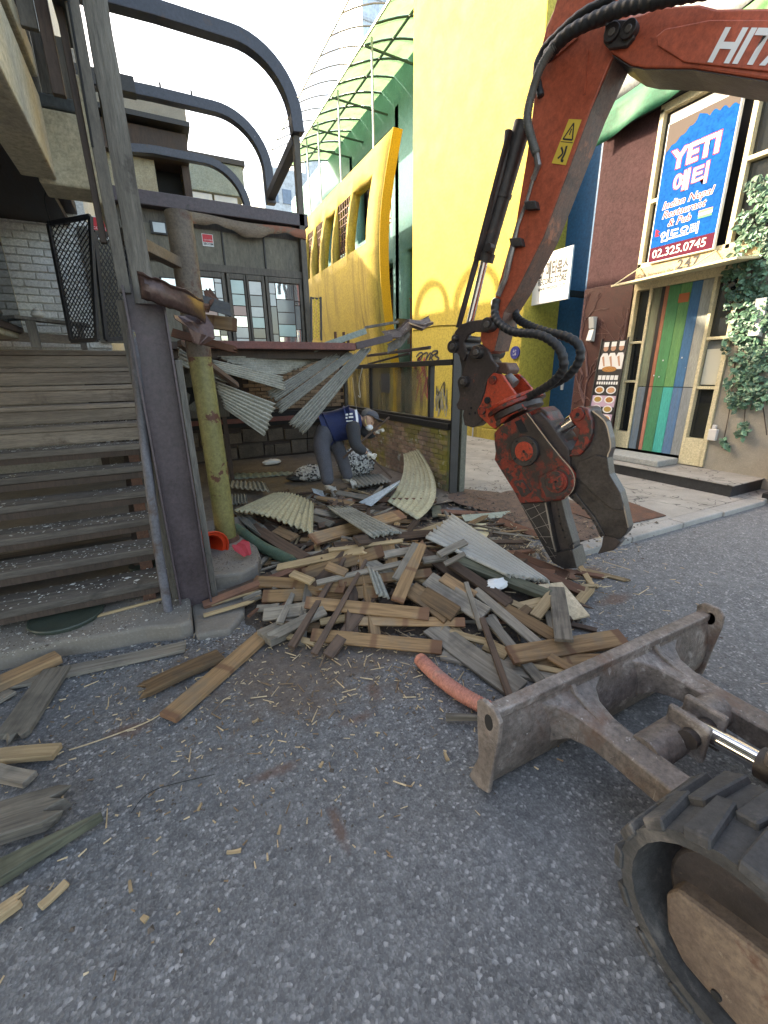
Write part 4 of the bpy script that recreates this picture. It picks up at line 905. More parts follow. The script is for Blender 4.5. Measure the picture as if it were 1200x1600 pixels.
# restaurant sign
rs = thing('restaurant_sign', 'tall blue Indian and Nepal restaurant sign hung over the upper window', 'sign', (6.92,4.2,3.12))
BLUEP = mat('sign_blue',(.002,.085,.32),(.002,.076,.29),1.5,.9,0,spec=.05); MARP = plain('sign_maroon',(.1,.018,.035),.9,spec=.05); TAUPE = plain('sign_taupe',(.12,.1,.09),.9,spec=.05)
MB().box((6.9,3.76,3.12),(6.96,4.66,4.84)).build('box', WHITE, rs, bevel=.004)
MB().box((6.897,3.775,3.32),(6.899,4.645,4.825)).build('blue_field', BLUEP, rs)
MB().box((6.897,3.775,3.135),(6.899,4.645,3.319)).build('maroon_band', MARP, rs)
arcp = [(4.645,4.825),(3.775,4.825),(3.775,4.68)]+[(3.775+.02*i*1.0,4.66+.05*abs(math.sin(i*.55))+.045*min(i,12)/12) for i in range(1,20)]+[(4.25,4.79)]+[(4.25+.02*i,4.76-.012*i-.03*abs(math.sin(i*.6))) for i in range(1,20)]+[(4.645,4.45)]
MB().prism([V(6.8965,a,b) for a,b in arcp],(.0003,0,0)).build('arch_print', TAUPE, rs)
UY,UZ = (0,-1,0),(0,.0,1)
def sgn(t,y,z,s,m,x_=6.8955,outline=None,bold=.0,sh_=0):
    if outline: text(t,(x_+.0006,y,z),UY,UZ,s,outline,rs,bold=bold+.035,depth=0,shear=sh_)
    text(t,(x_,y,z),UY,UZ,s,m,rs,bold=bold,depth=0,shear=sh_)
sgn('YETI',4.52,4.26,.31,WHITE,outline=PINKP,bold=.035)
sgn('예티',4.46,3.97,.26,WHITE,outline=PINKP,bold=.025)
sgn('Indian Nepal',4.56,3.79,.13,PINKP,outline=WHITE,bold=.008,sh_=.25)
sgn('Restaurant',4.54,3.67,.13,PINKP,outline=WHITE,bold=.008,sh_=.25)
sgn('& Pub',4.44,3.55,.13,PINKP,outline=WHITE,bold=.008,sh_=.25)
sgn('인도요리',4.52,3.38,.145,plain('navy_print',(.03,.03,.12),.5),outline=WHITE,bold=.01)
sgn('02.325.0745',4.6,3.18,.15,WHITE,bold=.012)
for i,c in enumerate(((.8,.25,.1),(.8,.8,.78),(.03,.3,.1))): MB().box((6.894,3.86,3.63-.032*i-.03),(6.8955,4.03,3.63-.032*i)).build('tricolour_flag', plain('flag%d'%i,c,.5), rs)
MB().prism([V(6.8955,4.6,3.46),V(6.8955,4.6,3.56),V(6.8955,4.53,3.51),V(6.8955,4.57,3.51),V(6.8955,4.53,3.46)],(-.001,0,0)).build('pennant_flag', PINKP, rs)
# record store sign, plaque, lamps
rc = thing('record_store_sign', 'white box sign with black Korean lettering on the blue recess', 'sign', (7.3,6.6,2.8))
a_,b_ = PX(887,467,7.2),PX(812,409,7.2)
MB().box((7.2,a_.y,a_.z),(7.24,b_.y+.3,b_.z)).build('box', WHITE, rc, bevel=.006)
hgt = b_.z-a_.z
q = PX(841,436,7.19); text('2F 메타복스',(7.198,q.y,q.z),UY,UZ,hgt*.36,BLACKP,rc,bold=.03,fit=PX(841,436,7.19).y-PX(885,436,7.19).y)
q = PX(840,447,7.19); text('RECORD STORE',(7.198,q.y,q.z),UY,UZ,hgt*.17,BLACKP,rc,bold=.03,fit=PX(841,446,7.19).y-PX(884,446,7.19).y)
q = PX(840,456,7.19); text('www.metavox.co.kr',(7.198,q.y,q.z),UY,UZ,hgt*.14,BLACKP,rc,fit=PX(841,456,7.19).y-PX(883,456,7.19).y)
MB().box((7.241,a_.y+.2,a_.z+.1),(7.99,a_.y+.3,a_.z+.2)).build('bracket', BLACK, rc)
bl = thing('blue_recess_wall', 'deep blue painted wall set back between yellow block and maroon shop', 'wall', (8,6.5,0.05))
MB().box((8.0,5.81,.05),(8.3,7.26,7)).build('face', BLUE, bl)
MB().box((7.02,5.801,.05),(8.0,5.83,7)).build('return', BLUE, bl)
MB().box((7.97,6.9,1.2),(7.999,6.96,1.35)).build('switch', WHITE, bl)
pq = thing('round_plaque', 'round dark blue plaque on the edge of the yellow wall', 'plaque', (6.97,7.4,1.9))
q = PX(805,551,6.97); q.y = max(q.y,7.4)
MB().prism([V(6.96,q.y+.13*math.cos(a),q.z+.13*math.sin(a)) for a in [2*math.pi*i/30 for i in range(30)]],(.035,0,0)).build('disc', plain('plaque_blue',(.02,.03,.2),.4), pq)
text('공간',(6.958,q.y+.055,q.z+.01),UY,UZ,.06,WHITE,pq); text('느루',(6.958,q.y+.055,q.z-.06),UY,UZ,.06,WHITE,pq)
LAMPM = plain('lamp_white',(.62,.63,.6),.4)
for (y_,z_,lab,s) in ((5.5,2.28,'white up-down wall lamp on the maroon relief panel',1),(3.06,2.2,'white up-down wall lamp among the ivy',1.15)):
    t = thing('wall_lamp', lab, 'lamp', (6.95,y_,z_)); xb = 6.955 if y_>4 else 6.99
    MB().prism([V(xb-.1*s,y_-.05,z_+.2*s),V(xb,y_-.05,z_+.2*s),V(xb,y_-.05,z_),V(xb-.06*s,y_-.05,z_+.02)],(0,.1*s,0)).build('upper_shade', LAMPM, t, bevel=.004)
    MB().prism([V(xb-.05*s,y_-.05,z_-.002),V(xb,y_-.05,z_-.002),V(xb,y_-.05,z_-.2*s),V(xb-.1*s,y_-.05,z_-.18*s)],(0,.1*s,0)).build('lower_shade', LAMPM, t, bevel=.004)
# menu banner
mn = thing('menu_banner', 'tall printed banner with cooks and many dishes leaning by the shop door', 'banner', (6.85,5.05,.2))
n0 = V(6.80,5.28,.22); uxm = V(.0,-.46,0.0); uzm = V(.14,0,1.85); 
MP = lambda u,v,d=0: n0+uxm*u+uzm*v+V(-d,0,0)
MB().prism([MP(0,0),MP(1,0),MP(1,1),MP(0,1)],(.02,0,0)).build('panel', BLACKP, mn)
MB().beam(MP(-.02,0),MP(-.02,1.02),.02,.02).build('edge_pole', DARKSTEEL, mn); MB().beam(MP(1.02,0),MP(1.02,1.02),.02,.02).build('edge_pole', DARKSTEEL, mn)
MB().box((6.74,4.8,.206),(6.9,5.3,.225)).build('foot', DARKSTEEL, mn)
def disc(u,v,ru,c,d,nm='print_patch',rv=None):
    rv = rv or ru*uxm.length/uzm.length*1.0
    MB().prism([MP(u+ru*math.cos(a),v+rv*math.sin(a),d) for a in [2*math.pi*i/18 for i in range(18)]],(.0006,0,0)).build(nm, c, mn)
def patch(u0,v0,u1,v1,c,d=.002): MB().prism([MP(u0,v0,d),MP(u1,v0,d),MP(u1,v1,d),MP(u0,v1,d)],(.0006,0,0)).build('print_patch', c, mn)
SKINP = plain('print_skin',(.45,.25,.16),.6); PC = [plain('print_c%d'%i,c,.6) for i,c in enumerate(((.55,.3,.08),(.5,.1,.06),(.2,.28,.06),(.6,.5,.4),(.35,.12,.08),(.6,.42,.1)))]
LIL = plain('print_lilac',(.5,.35,.45),.6); MIXF = [mat('print_food%d'%i,a,b,60,.6,0) for i,(a,b) in enumerate((((.55,.3,.05),(.25,.05,.03)),((.5,.12,.05),(.5,.4,.2)),((.25,.3,.05),(.5,.15,.05))))]
for i,u in enumerate((.22,.52,.84)):
    MB().prism([MP(u+.17*a,.845+.1*b,.003) for a,b in ((-1,-.9),(-1,.15),(-.55,.5),(.55,.5),(1,.15),(1,-.9))],(.0006,0,0)).build('print_patch', WHITE, mn)
    disc(u,.935,.1,SKINP,.005); patch(u-.1,.95,u+.1,.99,WHITE,.007)
    MB().prism([MP(u-.1,.86,.0062),MP(u+.02,.78,.0062),MP(u+.08,.78,.0062),MP(u-.02,.87,.0062)],(.0004,0,0)).build('print_patch', SKINP, mn)
disc(.5,.755,.3,MIXF[0],.004,rv=.025)
for i in range(5): patch(.1+.17*i,.66,.24+.17*i,.7,WHITE)
for i in range(9): patch(.08+.1*i,.62,.15+.1*i,.645,WHITE)
patch(.0,.42,1,.52,LIL,.0015)
k = 0
for r_i in range(6):
    for c in range(2):
        u,v = .26+.48*c, .57-.085*r_i
        if r_i in (3,): patch(.02+.5*c,v-.04,.48+.5*c,v+.04,LIL,.0018)
        disc(u,v,.2,WHITE,.003,'print_plate',rv=.034); disc(u,v,.15,MIXF[k%3],.005,'print_food',rv=.024); k += 1
for i in range(5): patch(.3+.12*i,.02,.37+.12*i,.09,PC[2] if i != 2 else PC[5])
# fabric banner
fbn = thing('roof_banner', 'green and white fabric banner draped along the shop roof edge', 'banner', (6.85,4.9,5.0))
def drape(pts_top, pts_bot, m, nm, n=16):
    b = MB()
    for i in range(n+1):
        t = i/n; a = Vector(pts_top[0]).lerp(Vector(pts_top[1]),t); c = Vector(pts_bot[0]).lerp(Vector(pts_bot[1]),t)
        for j in range(5):
            p = a.lerp(c,j/4); p.x += -.03*math.sin(t*13+j*.7)*(.4+j/6); b.v.append(p)
    b.f = [(i*5+j,i*5+j+1,i*5+6+j,i*5+5+j) for i in range(n) for j in range(4)]; b.m = [0]*len(b.f); b.build(nm, m, fbn, smooth=True, solid=.004)
GRF = mat('green_fabric',(.008,.13,.07),(.006,.1,.05),3,.7,.1); WHF = mat('white_fabric',(.4,.43,.43),(.33,.36,.36),3,.8,.1); LGF = mat('lime_fabric',(.1,.28,.1),(.08,.22,.08),3,.7,.1)
drape((V(6.86,5.83,5.45),V(6.86,4.15,5.62)),(V(6.84,5.83,5.0),V(6.84,4.15,5.18)),GRF,'green_cloth')
drape((V(6.9,5.83,6.4),V(6.9,3.2,6.4)),(V(6.87,5.83,5.46),V(6.87,3.2,5.75)),WHF,'white_cloth')
drape((V(6.86,4.14,5.62),V(6.86,3.4,5.7)),(V(6.84,4.14,5.18),V(6.84,3.7,5.22)),LGF,'lime_cloth')
# ivy
iv = thing('ivy_vine', 'green ivy climbing the grey concrete wall beside the shop door', 'ivy', (6.97,2.9,.4))
def mk_leaf(nm,c):
    m, nt, b = newmat(nm); oi = nt.nodes.new('ShaderNodeNewGeometry')
    col = _ramp(nt, oi.outputs['Random Per Island'], [(0,tuple(x*.5 for x in c)),(.5,c),(1,tuple(min(1,x*1.8) for x in c))]); nt.links.new(col, b.inputs['Base Color']); b.inputs['Roughness'].default_value = .45; return m
LEAF = mk_leaf('ivy_leaf',(.07,.15,.095)); lv = MB(); rnd = random.Random(3); stm_ = MB()
path = [(1190,300,26),(1178,350,30),(1172,400,34),(1168,440,40),(1172,480,40),(1178,520,34),(1158,545,30),(1165,575,26),(1160,605,30),(1180,615,26),(1150,630,16),(1163,670,10),(1158,680,9),(1130,690,6),(1135,700,6),(1195,380,20),(1192,560,20),(1190,460,24)]
for (px_,py_,rd) in path:
    for k in range(int(rd*rd*.1)+5):
        a = rnd.uniform(0,6.28); rr = rd*math.sqrt(rnd.random()); c = PX(px_+rr*math.cos(a),py_+rr*math.sin(a),6.97-rnd.uniform(0,.09)); s = rnd.uniform(.022,.05)
        if c.y < 2.2: continue
        nrm = V(-1,rnd.uniform(-.7,.7),rnd.uniform(-.3,.9)).normalized(); t1 = nrm.cross(V(0,0,1)).normalized(); t1 = (Matrix.Rotation(rnd.uniform(0,6.28),3,nrm)@t1); t2 = nrm.cross(t1)
        lv.add([c-t1*s,c-t1*s*.3+t2*s*.8-nrm*s*.2,c+t1*s*.4+t2*s*.55,c+t1*s*1.1-nrm*s*.35,c+t1*s*.4-t2*s*.55,c-t1*s*.3-t2*s*.8-nrm*s*.2],[(0,1,2,3),(0,3,4,5)])
tag(lv.build('leaves', LEAF, iv), kind='stuff')
for pts in (((1190,300),(1176,400),(1172,500),(1160,560),(1165,620),(1160,690)),((1172,480),(1150,560),(1140,640),(1128,700)),((1180,560),(1190,620),(1198,680))):
    MB().tube(smoothpath([PX(a,b,6.98) for a,b in pts]),.006,5).build('stem', BROWNTRIM, iv, smooth=True)
tag(MB().box((6.93,3.25,.62),(6.99,3.36,.78)).box((6.94,3.28,.78),(6.98,3.33,.84)).build('wall_tag', plain('tag_white',(.6,.58,.55),.6), bevel=.01), 'small white bottle-shaped tag on the concrete wall below the ivy', 'tag')
mc = thing('maroon_cooler', 'edge of a maroon box standing past the concrete step', 'box', (6.75,2.3,.05))
MB().box((6.55,1.95,.12),(6.95,2.36,.75)).build('case', plain('cooler_maroon',(.16,.02,.03),.4), mc, bevel=.03)
MB().box((6.5,1.9,.05),(6.99,2.4,.118)).build('plinth', BLACK, mc)
# ------------------------------------------------------------------ excavator
TH = R_(-15); EA = V(math.sin(TH),math.cos(TH),0); EN = V(-math.cos(TH),math.sin(TH),0)
EB = G(890,885,.1); EB.z = 0
def E(px, py, off=0.0):
    d = ray(px,py); t = ((EB-CAM).dot(EN)+off)/d.dot(EN); return CAM+d*t
ORANGE = mat('orange_excavator_paint', (.42,.085,.04), (.36,.07,.032), 3, .45, .12, spots=[((.05,.035,.03),9,.66,.05),((.16,.07,.045),2.2,.6,.2),((.5,.2,.12),26,.7,.04)], streak=((.1,.05,.035),10,.64,.12))
UNDER = mat('brown_underside', (.16,.075,.05), (.07,.045,.036), 6, .6, .35, spots=[((.3,.11,.06),5,.6,.06),((.03,.026,.024),3,.56,.12)])  # brown tone for the arm's inner face, darker than its sides
GRIME = mat('greasy_black_steel', (.045,.036,.033), (.02,.017,.016), 8, .45, .35, spots=[((.1,.05,.035),7,.62,.08)])
COUPLER = mat('dark_coupler_steel', (.06,.042,.038), (.028,.022,.02), 6, .5, .35, spots=[((.2,.055,.03),6,.66,.06),((.12,.09,.075),15,.66,.06)])
CRUSH = mat('worn_red_crusher', (.3,.034,.018), (.16,.022,.014), 5, .42, .5, spots=[((.028,.02,.018),3.2,.46,.1),((.035,.026,.023),17,.5,.05),((.3,.24,.2),30,.74,.03)])
CRUSHHI = mat('red_crusher_bracket', (.48,.055,.022), (.36,.038,.018), 5, .4, .35, spots=[((.035,.024,.02),7,.54,.06),((.05,.03,.025),20,.6,.05),((.3,.22,.18),28,.74,.03)])
JAW = mat('bare_jaw_steel', (.075,.065,.06), (.035,.03,.028), 5, .42, .3, metal=.4, spots=[((.16,.14,.13),22,.66,.05),((.06,.03,.022),4,.6,.1)])
EDGE = plain('rubbed_bright_edge', (.42,.38,.34), .35, .8)
CHROME = plain('chrome_rod', (.75,.75,.75), .12, 1)
HOSE = mat('black_rubber_hose', (.022,.022,.023), (.014,.014,.015), 20, .55, .2)
GREYHOSE = mat('grey_spiral_sleeve', (.13,.125,.11), (.09,.085,.075), 20, .6, .2)
BOLT = mat('worn_bolt', (.16,.14,.125), (.07,.06,.055), 20, .45, .2, metal=.5)
BLADEM = mat('worn_blade_steel', (.22,.185,.16), (.09,.072,.06), 4, .55, .6, grit=.5, spots=[((.36,.33,.3),8,.58,.1),((.13,.07,.045),3,.54,.14),((.45,.43,.4),55,.66,.04),((.05,.042,.038),5,.62,.1)], streak=((.4,.37,.34),40,.66,.06))
RUBBER = mat('dusty_track_rubber', (.065,.064,.062), (.036,.035,.034), 5, .85, .5, spots=[((.15,.135,.12),6,.55,.14),((.12,.075,.05),4,.68,.08)])
FRAMEM = mat('dirty_track_frame', (.19,.14,.1), (.08,.056,.043), 5, .75, .4, spots=[((.28,.23,.18),12,.62,.1),((.1,.045,.028),5,.6,.08)])
ex = thing('excavator', 'orange mini excavator with rubber track, dozer blade and raised boom', 'excavator', (1.65,-.5,0))
def plate(name, pxs, near, thick, m, parent, bevel=.006, seg=2):
    return MB().prism([E(a,b,near) for a,b in pxs], -EN*thick).build(name, m, parent, bevel=bevel, seg=seg)
ARMP = [(890,-60),(877,-12),(853,43),(842,87),(832,173),(823,243),(806,347),(782,433),(766,492),(752,512),(750,530),(760,553),(772,548),(787,487),(806,456),(849,370),(888,266),(923,172),(950,105),(972,62),(985,20),(1000,-20),(1005,-60)]
arm = plate('arm', ARMP, .105, .2, ORANGE, ex, .008)
MB().prism([E(a,b,.1065) for a,b in ((882,-40),(858,45),(848,90),(862,95),(903,60),(935,-20))], EN*.004).build('weld_plate', ORANGE, arm, bevel=.002)
MB().prism([E(a,b,.1065) for a,b in ((917,78),(919,78),(915,148),(913,148))], EN*.006).build('weld_seam', ORANGE, arm)
# inner face of the arm, a darker brown strip lying on its machine side
edge = [(960,88),(923,172),(888,266),(849,370),(806,456),(787,487),(772,548)]
b = MB()
for a_ in edge:
    p = E(a_[0],a_[1],.1); tv = (E(a_[0]+1,a_[1]+.45,.1)-E(a_[0],a_[1],.1)).normalized()*.006
    b.v += [p+tv+EN*.004, p+tv-EN*.198]
b.f = [(2*i,2*i+1,2*i+3,2*i+2) for i in range(len(edge)-1)]; b.m = [0]*len(b.f)
b.build('inner_face_strip', UNDER, arm, solid=.004)
BOOMP = [(1350,20),(1350,132),(1200,125),(1084,107),(1007,106),(985,102),(957,84),(944,70),(944,42),(955,32),(975,27),(1000,22),(1030,10),(1092,6),(1120,13),(1200,12)]
boom = plate('boom', BOOMP, .14, .27, ORANGE, ex, .01)
MB().prism([E(a,b_,.1415) for a,b_ in ((1350,42),(1350,118),(1200,113),(1070,98),(1028,72),(1026,58),(1040,46),(1110,32),(1200,32))], EN*.008).build('pressed_panel', ORANGE, boom, bevel=.006)
under = [(1350,132),(1200,125),(1084,107),(1007,106),(985,102),(957,84)]
b = MB()
for a_ in under: p = E(a_[0],a_[1],.135)+V(0,0,-.006); b.v += [p, p-EN*.262]
b.f = [(2*i,2*i+1,2*i+3,2*i+2) for i in range(len(under)-1)]; b.m = [0]*len(b.f); b.build('underside', GRIME, boom, solid=.004)  # near-black sheet makes the boom's lower face darker than its sides
o0,o1,o2 = E(1104,95,.152),E(1189,100,.152),E(1132,41,.152)
ux = (o1-o0)/1.0; txt_h = (o2-o0)
cu = text('HITACHI', o0, ux.normalized(), txt_h.normalized(), txt_h.length/.73, WHITE, boom, bold=.03, depth=.001, spacing=.98)
def pin(c, r, off, L, m=BOLT, parent=None, name='pin', n=20):
    p = E(c[0],c[1],off); return MB().tube([p,p-EN*L],r,n).build(name, m, parent or ex, smooth=True, bevel=.003)
plate('pin_boss', [(945,38),(960,30),(985,30),(992,40),(990,58),(978,72),(950,76),(942,66)], .17, .03, GRIME, boom, .006)
for c in ((955,49),(981,44)):
    pin(c,.042,.19,.08,GRIME,boom,'pin'); pin(c,.018,.2,.03,BOLT,boom,'bolt')
# stick cylinder and guard
def cyl(name, a, b, r, m, parent, off=0.0, n=20, bevel=0): return MB().tube([E(*a,off),E(*b,off)],r,n).build(name, m, parent, smooth=True, bevel=bevel)
cy = cyl('bucket_cylinder', (818,190), (757,405), .062, GRIME, ex, .03)
cyl('end_ring', (760,395), (756,409), .074, GRIME, cy, .03); cyl('mid_ring', (786,302),(784,309), .07, GRIME, cy, .03)
MB().tube(smoothpath([E(794,204,.1),E(790,240,.1),E(778,290,.1),(E(762,345,.1)),E(746,402,.1)]),.025,8).build('feed_pipe', GRIME, cy, smooth=True)
MB().beam(E(797,203,.13),E(744,405,.13),.02,.045,EN).build('guard_bar', GRIME, cy, bevel=.003)
cyl('rod', (757,408),(733,510), .03, CHROME, cy, .03)
MB().beam(E(745,405,.11),E(716,512,.11),.02,.05,EN).build('rod_guard', GRIME, cy, bevel=.003)
pin((762,386),.03,.12,.05,GRIME,cy,'bolt')
# sticker
ST = thing('warning_sticker', 'yellow crushing hazard warning sticker on the orange arm', 'sticker', E(862,258,.106))
YEL = plain('sticker_yellow',(.62,.42,.05),.55)
c4 = [E(a,b_,.1075) for a,b_ in ((862,255),(889,186),(909,187),(884,258))]
MB().prism(c4, EN*.001).build('film', YEL, ST)
SP_ = lambda u,v: (c4[0]*(1-u)+c4[3]*u)*(1-v)+(c4[1]*(1-u)+c4[2]*u)*v+EN*.0018
tri = [SP_(.15,.56),SP_(.5,.92),SP_(.85,.56)]
for i in range(3): ribbon([tri[i],tri[(i+1)%3]],.009,BLACKP,ST,EN,'triangle_line')
ribbon([SP_(.5,.8),SP_(.5,.66)],.008,BLACKP,ST,EN,'mark'); ribbon([SP_(.05,.5),SP_(.95,.5)],.004,BLACKP,ST,EN,'divider')
ribbon([SP_(.25,.38),SP_(.5,.25),SP_(.3,.12)],.012,BLACKP,ST,EN,'pictogram'); ribbon([SP_(.6,.42),SP_(.65,.25),SP_(.6,.1),SP_(.75,.08)],.014,BLACKP,ST,EN,'pictogram')
# hoses and pipes
def spiral(name, pts, r, m, parent, pitch=.012, amp=.12, n=10):
    ps = smoothpath(pts,24); out = []; rs = []; acc = 0
    fine = []
    for a,b_ in zip(ps[:-1],ps[1:]):
        k = max(1,int((b_-a).length/(pitch/4)));
        for i in range(k): fine.append(a.lerp(b_,i/k))
    fine.append(ps[-1]); L = 0
    for i,p in enumerate(fine):
        if i: L += (p-fine[i-1]).length
        rs.append(r*(1+amp*math.sin(2*math.pi*L/pitch)))
    return MB().tube(fine, rs, n).build(name, m, parent, smooth=True, auto=180)
spiral('sleeved_hose', [E(950,28,.2),E(905,45,.2),E(868,72,.2),E(845,105,.2),E(830,150,.19),E(824,185,.19),E(830,215,.17),E(838,240,.16)], .026, GREYHOSE, ex)
spiral('hose_bundle', [E(855,88,.17),E(885,55,.21),E(930,30,.22),E(975,12,.24),E(1010,4,.26),E(1060,-8,.28),E(1150,-25,.3)], .036, HOSE, ex, .05, .06)
spiral('hose', [E(845,150,.15),E(838,110,.15),E(848,80,.15),E(870,55,.18),E(910,20,.2),E(960,-5,.2)], .022, HOSE, ex, .06, .05)
FIT = mat('bare_steel_fitting',(.3,.28,.26),(.16,.14,.13),16,.4,.2,metal=.6)
MB().tube([E(838,240,.15),E(841,258,.14),E(836,272,.13),E(833,280,.12)],[.02,.022,.016,.02],8).build('hose_fitting', FIT, ex, smooth=True)
MB().tube([E(833,280,.12),E(822,318,.12),E(809,352,.12),E(803,380,.13),E(797,402,.14),E(790,435,.14),E(778,462,.14)],[.012,.012,.013,.018,.022,.02,.022],8).build('steel_line', FIT, ex, smooth=True)
for c in ((828,320),(805,378)): plate('pipe_clamp', [(c[0]-10,c[1]-6),(c[0]+8,c[1]-7),(c[0]+11,c[1]+6),(c[0]-7,c[1]+8)], .15, .05, GRIME, ex, .004)
Z5 = lambda x_,y_: (700+x_/3.903, 480+y_/3.903)
E5 = lambda x_,y_,off: E(*Z5(x_,y_),off)
spiral('wrapped_hose', [E(776,468,.14)]+[E5(*p) for p in ((285,30,.16),(310,95,.2),(400,150,.24),(560,170,.27),(670,240,.28),(705,330,.27),(690,400,.24),(620,470,.2),(520,530,.13),(450,565,.08))], .03, HOSE, ex, .045, .07)
spiral('wrapped_hose', [E5(*p) for p in ((410,30,-.05),(430,75,-.02),(500,115,.05),(600,150,.1),(720,180,.14),(795,230,.15),(805,310,.14),(760,390,.12),(700,440,.1),(620,480,.08),(560,510,.04))], .03, HOSE, ex, .045, .07)
# linkage and quick coupler
P5 = lambda lst: [Z5(*p) for p in lst]
plate('link', P5([(40,150),(75,105),(130,85),(200,75),(250,95),(265,130),(240,155),(160,150),(120,170),(95,215),(110,290),(95,330),(70,300),(50,275),(20,270),(5,240),(20,210),(35,195)]), .15, .03, COUPLER, ex, .006)
plate('link', P5([(40,150),(75,105),(130,85),(200,75),(250,95),(265,130),(240,155),(160,150),(120,170),(95,215),(110,290),(95,330),(70,300),(50,275),(20,270),(5,240),(20,210),(35,195)]), -.11, .03, COUPLER, ex, .006)
plate('push_rod', P5([(60,270),(85,265),(120,330),(130,400),(100,450),(75,440),(85,390),(70,320)]), .11, .2, GRIME, ex, .01)
for c,r_ in (((232,105),.052),((35,190),.028),((22,240),.05),((165,275),.05),((85,455),.045)):
    pin(Z5(*c), r_, .19, .36, GRIME, ex); pin(Z5(*c), r_*.5, .21, .03, BOLT, ex, 'bolt', 8)
CPL = [(120,290),(150,235),(195,225),(240,260),(265,320),(300,360),(292,385),(250,430),(232,470),(205,560),(195,610),(210,690),(150,735),(100,720),(88,660),(95,630),(60,625),(48,595),(65,570),(70,530),(62,490),(55,450),(80,420),(100,370)]
plate('quick_coupler', P5(CPL), .135, .035, COUPLER, ex, .006); plate('quick_coupler', P5(CPL), -.1, .035, COUPLER, ex, .006)
plate('coupler_core', P5([(130,300),(190,260),(270,360),(230,450),(190,580),(160,640),(110,620),(80,560),(90,450)]), .1, .2, GRIME, ex, .01)
plate('coupler_hook', P5([(100,650),(125,640),(130,690),(165,700),(200,670),(210,690),(160,730),(120,725)]), .07, .14, BOLT, ex, .008)
plate('arm_end_block', P5([(285,335),(355,340),(375,380),(360,410),(300,400)]), .07, .16, UNDER, ex, .01)
for c in ((130,650),(165,645),(140,615)): pin(Z5(*c), .012, .139, .006, BLACK, ex, 'hole', 10)
# ------------------------------------------------------------------ demolition crusher
cr = thing('demolition_crusher', 'worn red hydraulic demolition jaw crusher biting down by the pile of boards', 'crusher', (EB.x,EB.y,.1))
BRK = [(275,400),(330,412),(345,440),(455,595),(470,625),(380,660),(285,745),(250,720),(185,660),(178,625),(200,590),(225,520),(240,440)]
plate('bracket', P5(BRK), .15, .035, CRUSHHI, cr, .006)
plate('bracket', P5([(395,410),(425,405),(450,425),(505,490),(515,530),(480,570),(400,560),(390,500)]), -.1, .035, CRUSHHI, cr, .006)
plate('bracket_core', P5([(300,560),(420,560),(470,620),(380,655),(300,720),(250,690)]), .11, .2, CRUSH, cr, .01)
plate('bracket_window', P5([(298,600),(320,570),(375,625),(385,640),(350,655)]), .153, .004, BLACK, cr, 0)
for c,r_ in (((268,445),.034),((203,632),.034),((235,568),.026),((308,685),.012),((380,628),.012)):
    pin(Z5(*c), r_, .17 if r_>.02 else .156, .05, CRUSH if r_ > .03 else (BLACK if r_ > .02 else BOLT), cr)
cyl('hose_block', Z5(360,420), Z5(410,470), .04, FIT, cr, .02)
# rotating flange: discs along the crusher axis
ca = (E5(620,1300,0)-E5(395,640,0)).normalized(); c0 = E5(430,640,0)
def ring(name, c, r, L, m, parent, n=36, bev=.006): return MB().tube([c-ca*L/2,c+ca*L/2],r,n).build(name, m, parent, smooth=True, bevel=bev)
ring('turntable', c0-ca*.09, .215, .03, CRUSHHI, cr); ring('turntable', c0-ca*.055, .235, .032, CRUSH, cr); ring('turntable', c0-ca*.012, .2, .05, COUPLER, cr)
BODY = [(280,770),(310,730),(380,690),(478,640),(490,650),(530,710),(600,810),(680,910),(745,985),(768,1020),(770,1085),(750,1140),(700,1175),(600,1187),(440,1197),(400,1120),(330,1010),(282,930),(290,880),(283,830)]
body = plate('body', P5(BODY), .17, .04, CRUSH, cr, .008); plate('body', P5(BODY), -.13, .04, CRUSH, cr, .008)
INN = [(300,770),(400,700),(560,640),(620,700),(740,870),(750,1100),(690,1160),(450,1180),(300,930)]
plate('core', P5(INN), .13, .25, COUPLER, cr, .01)
plate('top_cover', P5([(490,640),(560,610),(600,640),(640,720),(720,820),(745,880),(740,960),(680,905),(600,805),(530,705)]), .1, .22, CRUSH, cr, .01)
plate('side_window', P5([(405,700),(445,682),(485,760),(440,768)]), .174, .006, BLACK, cr, 0)
plate('side_window', P5([(545,680),(570,668),(610,700),(575,722)]), .104, .006, BLACK, cr, 0)
# raised rim lines of the body plate
def rim(pts, off, wd=.012, m=EDGE): return ribbon([E5(x_,y_,off) for x_,y_ in pts], wd, m, cr, EN, 'worn_edge')
rim([(480,645),(530,710),(600,805),(680,905),(745,980),(770,1040),(762,1110),(715,1165)], .1745, .009)
plate('recess_rim', P5([(545,1035),(690,965),(735,990),(765,1040),(765,1090),(740,1140),(690,1172),(590,1180),(560,1100)]), .182, .012, CRUSH, cr, .006)
plate('recess_floor', P5([(565,1045),(690,985),(722,1005),(748,1045),(748,1085),(725,1125),(680,1152),(600,1160),(575,1100)]), .1835, .0015, COUPLER, cr, 0)
for c,rr in (((460,880),(.115,.075,.012)),((655,1065),(.085,.06,.01))):
    off = .205; pin(Z5(*c), rr[0], off, .04, JAW if c[0]<500 else CRUSH, cr, 'pivot_flange', 36); pin(Z5(*c), rr[1], off+.01, .02, CRUSHHI if c[0]<500 else CRUSH, cr, 'pivot_cap', 30); pin(Z5(*c), rr[2], off+.013, .006, BLACK, cr, 'centre_hole', 10)
    if c[0]<500:
        for k in range(4):
            a = .8+k*math.pi/2; p = E5(c[0],c[1],off+.004)+(EA*math.cos(a)+V(0,0,1)*math.sin(a))*.096; MB().tube([p,p-EN*.01],.008,8).build('bolt_hole', BLACK, cr)
